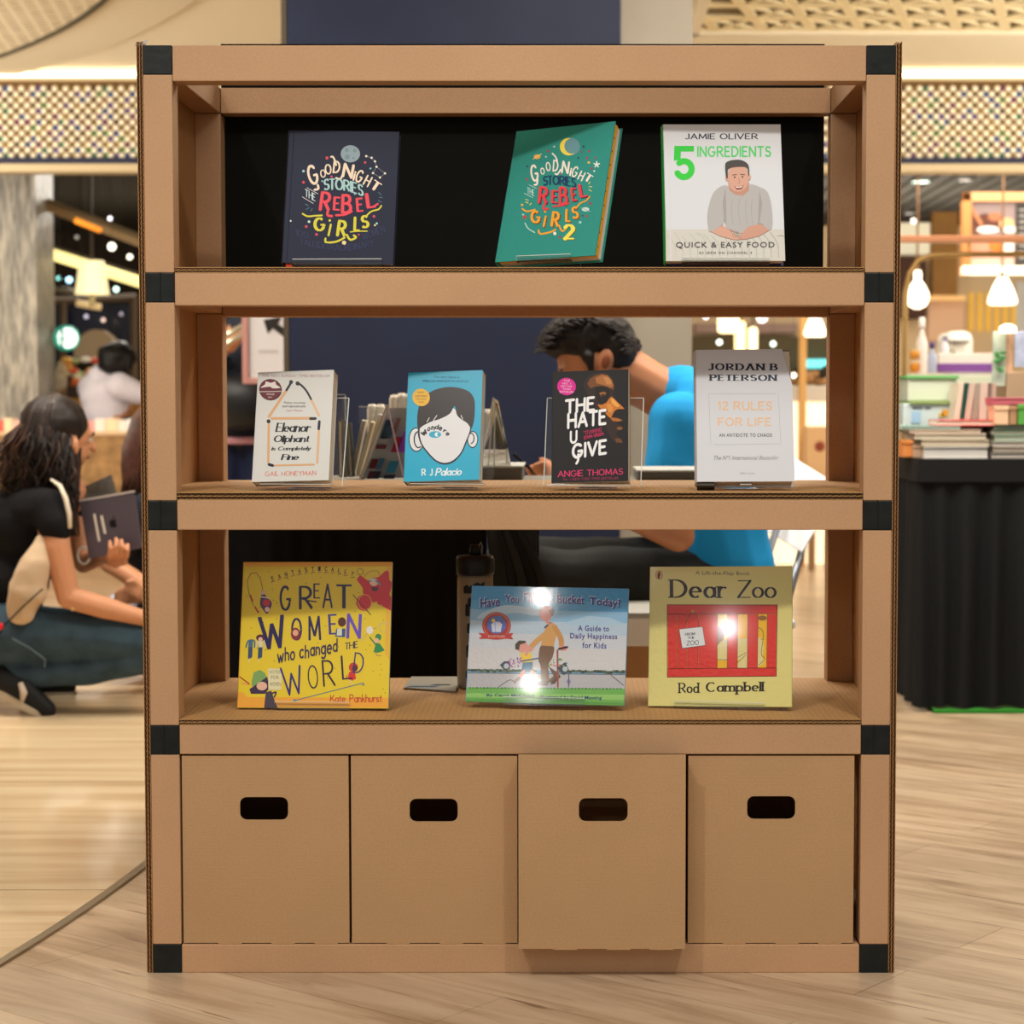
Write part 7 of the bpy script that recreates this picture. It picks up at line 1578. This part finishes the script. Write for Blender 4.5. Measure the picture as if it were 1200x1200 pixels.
for i in range(150):
    a_ = rnd.uniform(-2.9, -.3); c_ = hc + Vector((.02, 0, .035)); p = [c_ + Vector((.102 * math.cos(a_) * math.cos(e_), .102 * math.sin(a_) * math.cos(e_), .1 * math.sin(e_))) for e_ in (1.4, .9, .45, .05)]
    ex = 142 + 40 * (a_ + 2.9) / 2.6; q1 = S(ex + 4 + rnd.uniform(-3, 3), 545, Yb - .09 - .02 * rnd.random()); q2 = S(ex + rnd.uniform(-3, 4), rnd.uniform(566, 584), Yb - .08 - .03 * rnd.random())
    g.tube(p + [p[-1].lerp(q1, .5) + Vector((-.008, -.01, 0)), q1, q1.lerp(q2, .6), q2], [.004, .005, .006, .006, .006, .0055, .004, .0015], HB, 5)
wpart('hair_strands', g, None, root, smooth=True).__setitem__('kind', 'stuff')
t = thing('paper_sheet', 'pale blue paper sheet held low between the two crouching women', 'paper', S(148, 700, Yb - .3)); q = [S(128, 700, Yb - .32), S(146, 687, Yb - .28), S(172, 694, Yb - .28), S(158, 712, Yb - .32)]
g = G(); g.add(q + [v - Vector((0, 0, .003)) for v in q], [(0, 1, 2, 3), (7, 6, 5, 4), (0, 4, 5, 1), (1, 5, 6, 2), (2, 6, 7, 3), (3, 7, 4, 0)], mat('c6cfe4', .6)); wpart('sheet', g, None, t)

# ---- C: man in a blue T-shirt looking at his phone
Yc = 2.25
root = thing('person', 'young man in bright blue T-shirt bent over his phone behind the shelf', 'person', (S(850, 690, Yc).x, Yc, 0))
hc = S(695, 428, Yc); fw = Vector((-.86, -.1, -.5)); up = Vector((-.48, .0, .86))
g = G(); head(g, hc, fw, up, 1.12)
nk = S(760, 452, Yc); chain(g, [hc + Vector((.05, 0, .0)), nk, S(800, 475, Yc)], [.08, .072, .075])
chest = S(835, 530, Yc); belly = S(842, 620, Yc); hip = S(850, 690, Yc)
g.ell(chest, (.13, .17, .15)); g.cap(chest, belly, .12, .12); g.cap(belly, hip, .12, .13)
shN = S(793, 500, Yc - .18); elN = S(795, 628, Yc - .22); wrN = S(668, 566, Yc - .28)
chain(g, [chest + Vector((0, -.1, .05)), shN, elN, S(735, 600, Yc - .25), wrN], [.08, .056, .046, .042, .026])
shF = S(810, 495, Yc + .2); elF = S(780, 620, Yc + .2); wrF = S(665, 572, Yc - .1); chain(g, [chest + Vector((0, .1, .05)), shF, elF, wrF], [.08, .055, .042, .026])
# hands round the phone
pN = S(647, 557, Yc - .28); g.cap(wrN, pN, .026, .027)
for i, (x, y) in enumerate(((628, 545), (633, 551), (636, 559), (640, 566))):
    chain(g, [pN + Vector((-.01, -.01, .018 - .012 * i)), S((x + 645) / 2, y - 2, Yc - .31), S(x, y, Yc - .30), S(x - 3, y + 4, Yc - .28)], [.012, .0105, .0095, .008])
chain(g, [pN + Vector((0, 0, .02)), S(641, 542, Yc - .27), S(634, 538, Yc - .27)], [.014, .0115, .009])
pF = S(640, 562, Yc - .14); g.cap(wrF, pF, .025, .026)
for i, (x, y) in enumerate(((618, 548), (621, 554), (626, 560), (631, 566))): chain(g, [pF, S((x + 640) / 2, y, Yc - .17), S(x, y, Yc - .2), S(x + 3, y + 2, Yc - .23)], [.012, .0105, .0095, .008])
# legs
hip2 = S(852, 692, Yc)
knN = S(618, 672, Yc - .2); anN = S(660, 830, Yc - .2); chain(g, [hip2, S(760, 680, Yc - .12), knN, S(640, 750, Yc - .2), anN], [.12, .085, .062, .052, .036]); chain(g, [anN, S(610, 855, Yc - .25)], [.036, .03])
knF = S(600, 655, Yc + .18); anF = S(600, 830, Yc + .15); chain(g, [hip2, S(760, 668, Yc + .12), knF, anF], [.12, .085, .062, .036]); chain(g, [anF, S(560, 845, Yc + .1)], [.036, .03])
blob('body', g, SKIN2, root, .0075, 3); face(root, hc, fw, up, 1.12)
TS = mat('1e96d8', .8, noise_s=5, noise_a=.05)
g = G(); g.ell(chest, (.145, .19, .165)); g.cap(chest, belly, .135, .14); g.cap(belly, S(852, 668, Yc), .14, .14); g.ell(S(815, 462, Yc), (.105, .18, .075)); g.cap(S(797, 462, Yc), chest, .085, .13)
chain(g, [chest + Vector((0, -.1, .06)), shN + Vector((.005, 0, .01)), S(788, 560, Yc - .21)], [.1, .085, .078]); chain(g, [chest + Vector((0, .1, .06)), shF, S(790, 560, Yc + .2)], [.1, .08, .07])
blob('t_shirt', g, TS, root, .008, 5, .008, 9)
TR = mat('2f302f', .85, noise_s=8, noise_a=.15)
g = G(); g.ell(hip2, (.15, .19, .13)); chain(g, [hip2, S(760, 682, Yc - .12), knN], [.135, .098, .075]); chain(g, [knN, S(640, 750, Yc - .2), S(660, 822, Yc - .2)], [.074, .062, .05]); chain(g, [hip2, S(760, 668, Yc + .12), knF], [.135, .098, .075]); chain(g, [knF, S(600, 822, Yc + .15)], [.074, .05])
blob('trousers', g, TR, root, .009, 4, .012, 8)
for a_, y_ in ((S(640, 848, Yc - .22), 0), (S(585, 840, Yc + .12), 0)):
    g = G(); a_ = Vector((a_.x, a_.y, .045)); g.cap(a_ + Vector((.06, 0, .01)), a_ - Vector((.10, 0, .012)), .044, .032); blob('shoe', g, mat('1e1e20', .6), root, .008, 3)
g = G()   # thick short hair, swept forward
B = Matrix.Rotation(-.5, 4, 'Y')
for x, y, rx, rz, dy in ((690, 398, 50, 32, 0), (722, 412, 28, 34, 0), (655, 398, 22, 22, 0), (700, 385, 40, 20, 0), (668, 385, 26, 18, 0), (735, 425, 13, 22, 0)): g.ell(S(x, y, Yc + dy), (rx * mpp(Yc), .098 if rx > 25 else .075, rz * mpp(Yc)))
g.cap(S(690, 418, Yc - .085), S(692, 438, Yc - .088), .018, .008)
blob('hair', g, mat('1d1714', .55, spec=.3, noise_s=60, noise_a=.5), root, .006, 3, .007, 40)
rnd = random.Random(6); g = G()
for i in range(420):
    u = rnd.random(); ry = rnd.random(); a_ = PI * (-.03 + 1.04 * u); y_ = -.10 * ry; kk = math.sqrt(max(.02, 1 - (ry * .95) ** 2)) * .35 + .65
    c_ = S(690 + 55 * math.cos(a_) * kk, 411 - 42 * math.sin(a_) * kk, Yc + y_); d = Vector((math.cos(a_) * .35 - .55, -.25 * ry, math.sin(a_) * .5 - .1)).normalized() * rnd.uniform(.018, .034)
    g.tube([c_ - d * .6, c_ + d * .3, c_ + d * .8 + Vector((0, 0, -.004))], [.0035, .003, .0008], HAIR, 4)
wpart('hair_tufts', g, None, root, smooth=True).__setitem__('kind', 'stuff')
g = G(); e = S(709, 424, Yc - .092); B = Matrix.Rotation(.25, 4, 'Y'); g.ell(e, (.024, .010, .036), None, B); o = wpart('ear', g, SKIN2, root, smooth=True)
g = G(); g.ell(e + Vector((.002, -.009, .0)), (.012, .004, .020), None, B); wpart('ear_hollow_shade', g, mat('8a4c34', .6), root, smooth=True)  # darker ellipsoid paints the shade in the hollow of the ear
t = thing('smartphone', 'black smartphone in the hands of the man in blue', 'phone', S(620, 555, Yc - .3)); a, b = S(600, 533, Yc - .27), S(640, 568, Yc - .27); d = (b - a); nn = Vector((.5, 0, .86)); nn = (nn - d.normalized() * nn.dot(d.normalized())).normalized() * .008; w_ = Vector((0, .075, 0))
g = G(); vs = [a, b, b + w_, a + w_]; g.add(vs + [v + nn for v in vs], [(0, 1, 2, 3), (7, 6, 5, 4), (0, 4, 5, 1), (1, 5, 6, 2), (2, 6, 7, 3), (3, 7, 4, 0)], mat('121214', .3)); wpart('phone_body', g, None, t, bevel=.002)
g = G(); vs = [v + nn * 1.05 for v in (a + d * .06 + w_ * .06, b - d * .06 + w_ * .06, b - d * .06 + w_ * .94, a + d * .06 + w_ * .94)]; g.add(vs, [(0, 1, 2, 3)], mat('1c2630', .1, emit=.2)); wpart('screen', g, None, t)

# ---- D: standing person in a dark jacket left, seen through the middle level
Yd = 5.6
root = thing('person', 'standing person in dark jacket with black shoulder bag left of the arrow sign', 'person', (S(285, 730, Yd).x, Yd, 0))
f = S(285, 500, Yd).x; g = G(); hc = Vector((f - .02, Yd, 1.56)); fw = Vector((-.3, -.9, -.1)); up = Vector((0, 0, 1)); head(g, hc, fw, up)
g.cap(hc - Vector((0, 0, .08)), (f, Yd, 1.38), .05, .055); g.ell((f, Yd, 1.25), (.16, .1, .17)); g.cap((f, Yd, 1.2), (f, Yd, .95), .12, .13)
chain(g, [Vector((f - .17, Yd, 1.36)), Vector((f - .22, Yd - .05, 1.1)), Vector((f - .05, Yd - .22, 1.22))], [.05, .04, .028]); hand(g, (f - .05, Yd - .22, 1.22), (f, Yd - .27, 1.26), (.6, -.4, .6), (-.5, 0, .8), (0, .6, .2))
chain(g, [Vector((f + .17, Yd, 1.36)), Vector((f + .2, Yd, 1.08)), Vector((f + .17, Yd - .1, .86))], [.05, .04, .028]); hand(g, (f + .17, Yd - .1, .86), (f + .17, Yd - .11, .79), (0, 0, -1), (-1, 0, 0), (0, -1, 0))
for s_ in (-1, 1): chain(g, [Vector((f + .08 * s_, Yd, .9)), Vector((f + .1 * s_, Yd, .5)), Vector((f + .1 * s_, Yd, .1)), Vector((f + .1 * s_, Yd - .14, .04))], [.09, .06, .042, .035])
blob('body', g, SKIN, root, .012, 3); face(root, hc, fw, up)
g = G(); g.ell((f, Yd, 1.25), (.185, .13, .19)); g.cap((f, Yd, 1.2), (f, Yd, .93), .145, .155); chain(g, [Vector((f - .17, Yd, 1.36)), Vector((f - .22, Yd - .05, 1.1)), Vector((f - .1, Yd - .18, 1.19))], [.075, .06, .05]); chain(g, [Vector((f + .17, Yd, 1.36)), Vector((f + .2, Yd, 1.08)), Vector((f + .175, Yd - .08, .92))], [.075, .06, .05])
blob('jacket', g, mat('262c3a', .7), root, .012, 4, .02, 8)
g = G(); g.lathe([(.162, .815), (.164, .83), (.155, .845)], (f, Yd, 0), mat('c08a94', .7), 20); wpart('shirt_hem', g, None, root, smooth=True)
g = G(); 
for s_ in (-1, 1): chain(g, [Vector((f + .08 * s_, Yd, .9)), Vector((f + .1 * s_, Yd, .5)), Vector((f + .1 * s_, Yd, .12))], [.115, .085, .065])
blob('jeans', g, mat('1f2848', .8), root, .012, 4)
for s_ in (-1, 1): g = G(); g.cap((f + .1 * s_, Yd + .05, .05), (f + .1 * s_, Yd - .15, .04), .045, .036); blob('shoe', g, mat('2a2420', .6), root, .01, 2)
g = G(); g.ell(hc + Vector((.01, .02, .04)), (.095, .105, .1)); g.cap(hc + Vector((.03, .05, 0)), hc + Vector((.04, .07, -.18)), .08, .05); blob('hair', g, HAIR, root, .01, 3)
t = thing('shoulder_bag', 'shiny black shoulder bag of the person in the dark jacket', 'bag', (f + .02, Yd - .2, .95)); g = G(); g.ell((f + .03, Yd - .22, 1.0), (.16, .07, .12), mat('15171c', .42, spec=.35)); wpart('bag_body', g, None, t, smooth=True)
g = G(); g.tube([(f - .1, Yd - .2, 1.05), (f - .12, Yd - .17, 1.25), (f - .08, Yd - .1, 1.42)], .012, mat('15171c', .4), 6); wpart('strap', g, None, t, smooth=True)
t = thing('silver_rack', 'bright silver rail the person in the dark jacket reaches for', 'rail', S(272, 400, Yd - .35))
for p0, p1 in (((240, 418), (290, 388)), ((245, 404), (288, 380))): g = G(); g.tube([S(*p0, Yd - .35), S(*p1, Yd - .35)], .012, mat('e0d8c0', .25, .7), 8); wpart('rail_bar', g, None, t, smooth=True)

# ---- E: man in a white shirt at the far counter, left
Ye = 9.6
root = thing('person', 'person in white shirt with short black hair leaning over the far food case', 'person', (S(125, 640, Ye).x, Ye, 0))
hc = S(138, 424, Ye); fw = Vector((.55, .8, -.35)); up = Vector((.35, .2, .9)); g = G(); head(g, hc, fw, up)
c0 = S(124, 462, Ye); h0 = S(128, 500, Ye); g.cap(hc - Vector((.03, 0, .05)), S(128, 445, Ye), .05, .06); g.ell(c0, (.16, .13, .13)); g.cap(c0, h0, .12, .13)
chain(g, [S(140, 452, Ye - .1), S(165, 462, Ye - .05), S(185, 462, Ye + .1)], [.06, .05, .035]); hand(g, S(185, 462, Ye + .1), S(195, 463, Ye + .14), (1, .4, 0), (0, -.3, 1), (0, .3, -1)); chain(g, [S(108, 455, Ye + .1), S(120, 478, Ye + .2), S(150, 480, Ye + .3)], [.06, .05, .035])
zb_ = h0.z
for s_ in (-1, 1): chain(g, [h0 + Vector((.08 * s_, 0, -.05)), Vector((h0.x + .1 * s_, Ye, zb_ * .5)), Vector((h0.x + .1 * s_, Ye, .1))], [.1, .07, .045])
blob('body', g, SKIN2, root, .014, 3); face(root, hc, fw, up)
g = G(); g.ell(c0, (.175, .15, .145)); g.cap(c0, S(124, 482, Ye), .15, .14); g.cap(S(120, 447, Ye), c0, .11, .14); chain(g, [S(138, 452, Ye - .1), S(162, 462, Ye - .05), S(172, 463, Ye + .03)], [.09, .075, .065]); chain(g, [S(106, 456, Ye + .08), S(118, 478, Ye + .18)], [.09, .07])
blob('white_shirt', g, mat('dcd6e2', .7), root, .012, 4, .015, 6)
g = G(); g.ell(h0, (.16, .14, .1)); 
for s_ in (-1, 1): chain(g, [h0 + Vector((.08 * s_, 0, -.05)), Vector((h0.x + .1 * s_, Ye, zb_ * .5)), Vector((h0.x + .1 * s_, Ye, .05))], [.125, .09, .07])
blob('trousers', g, mat('1e2438', .8), root, .014, 3)
g = G(); g.ell(hc + Vector((-.005, -.01, .03)), (.125, .12, .105)); g.ell(hc + Vector((-.01, -.03, -.02)), (.115, .10, .08)); blob('hair', g, mat('120e0e', .5), root, .01, 3, .012, 20)
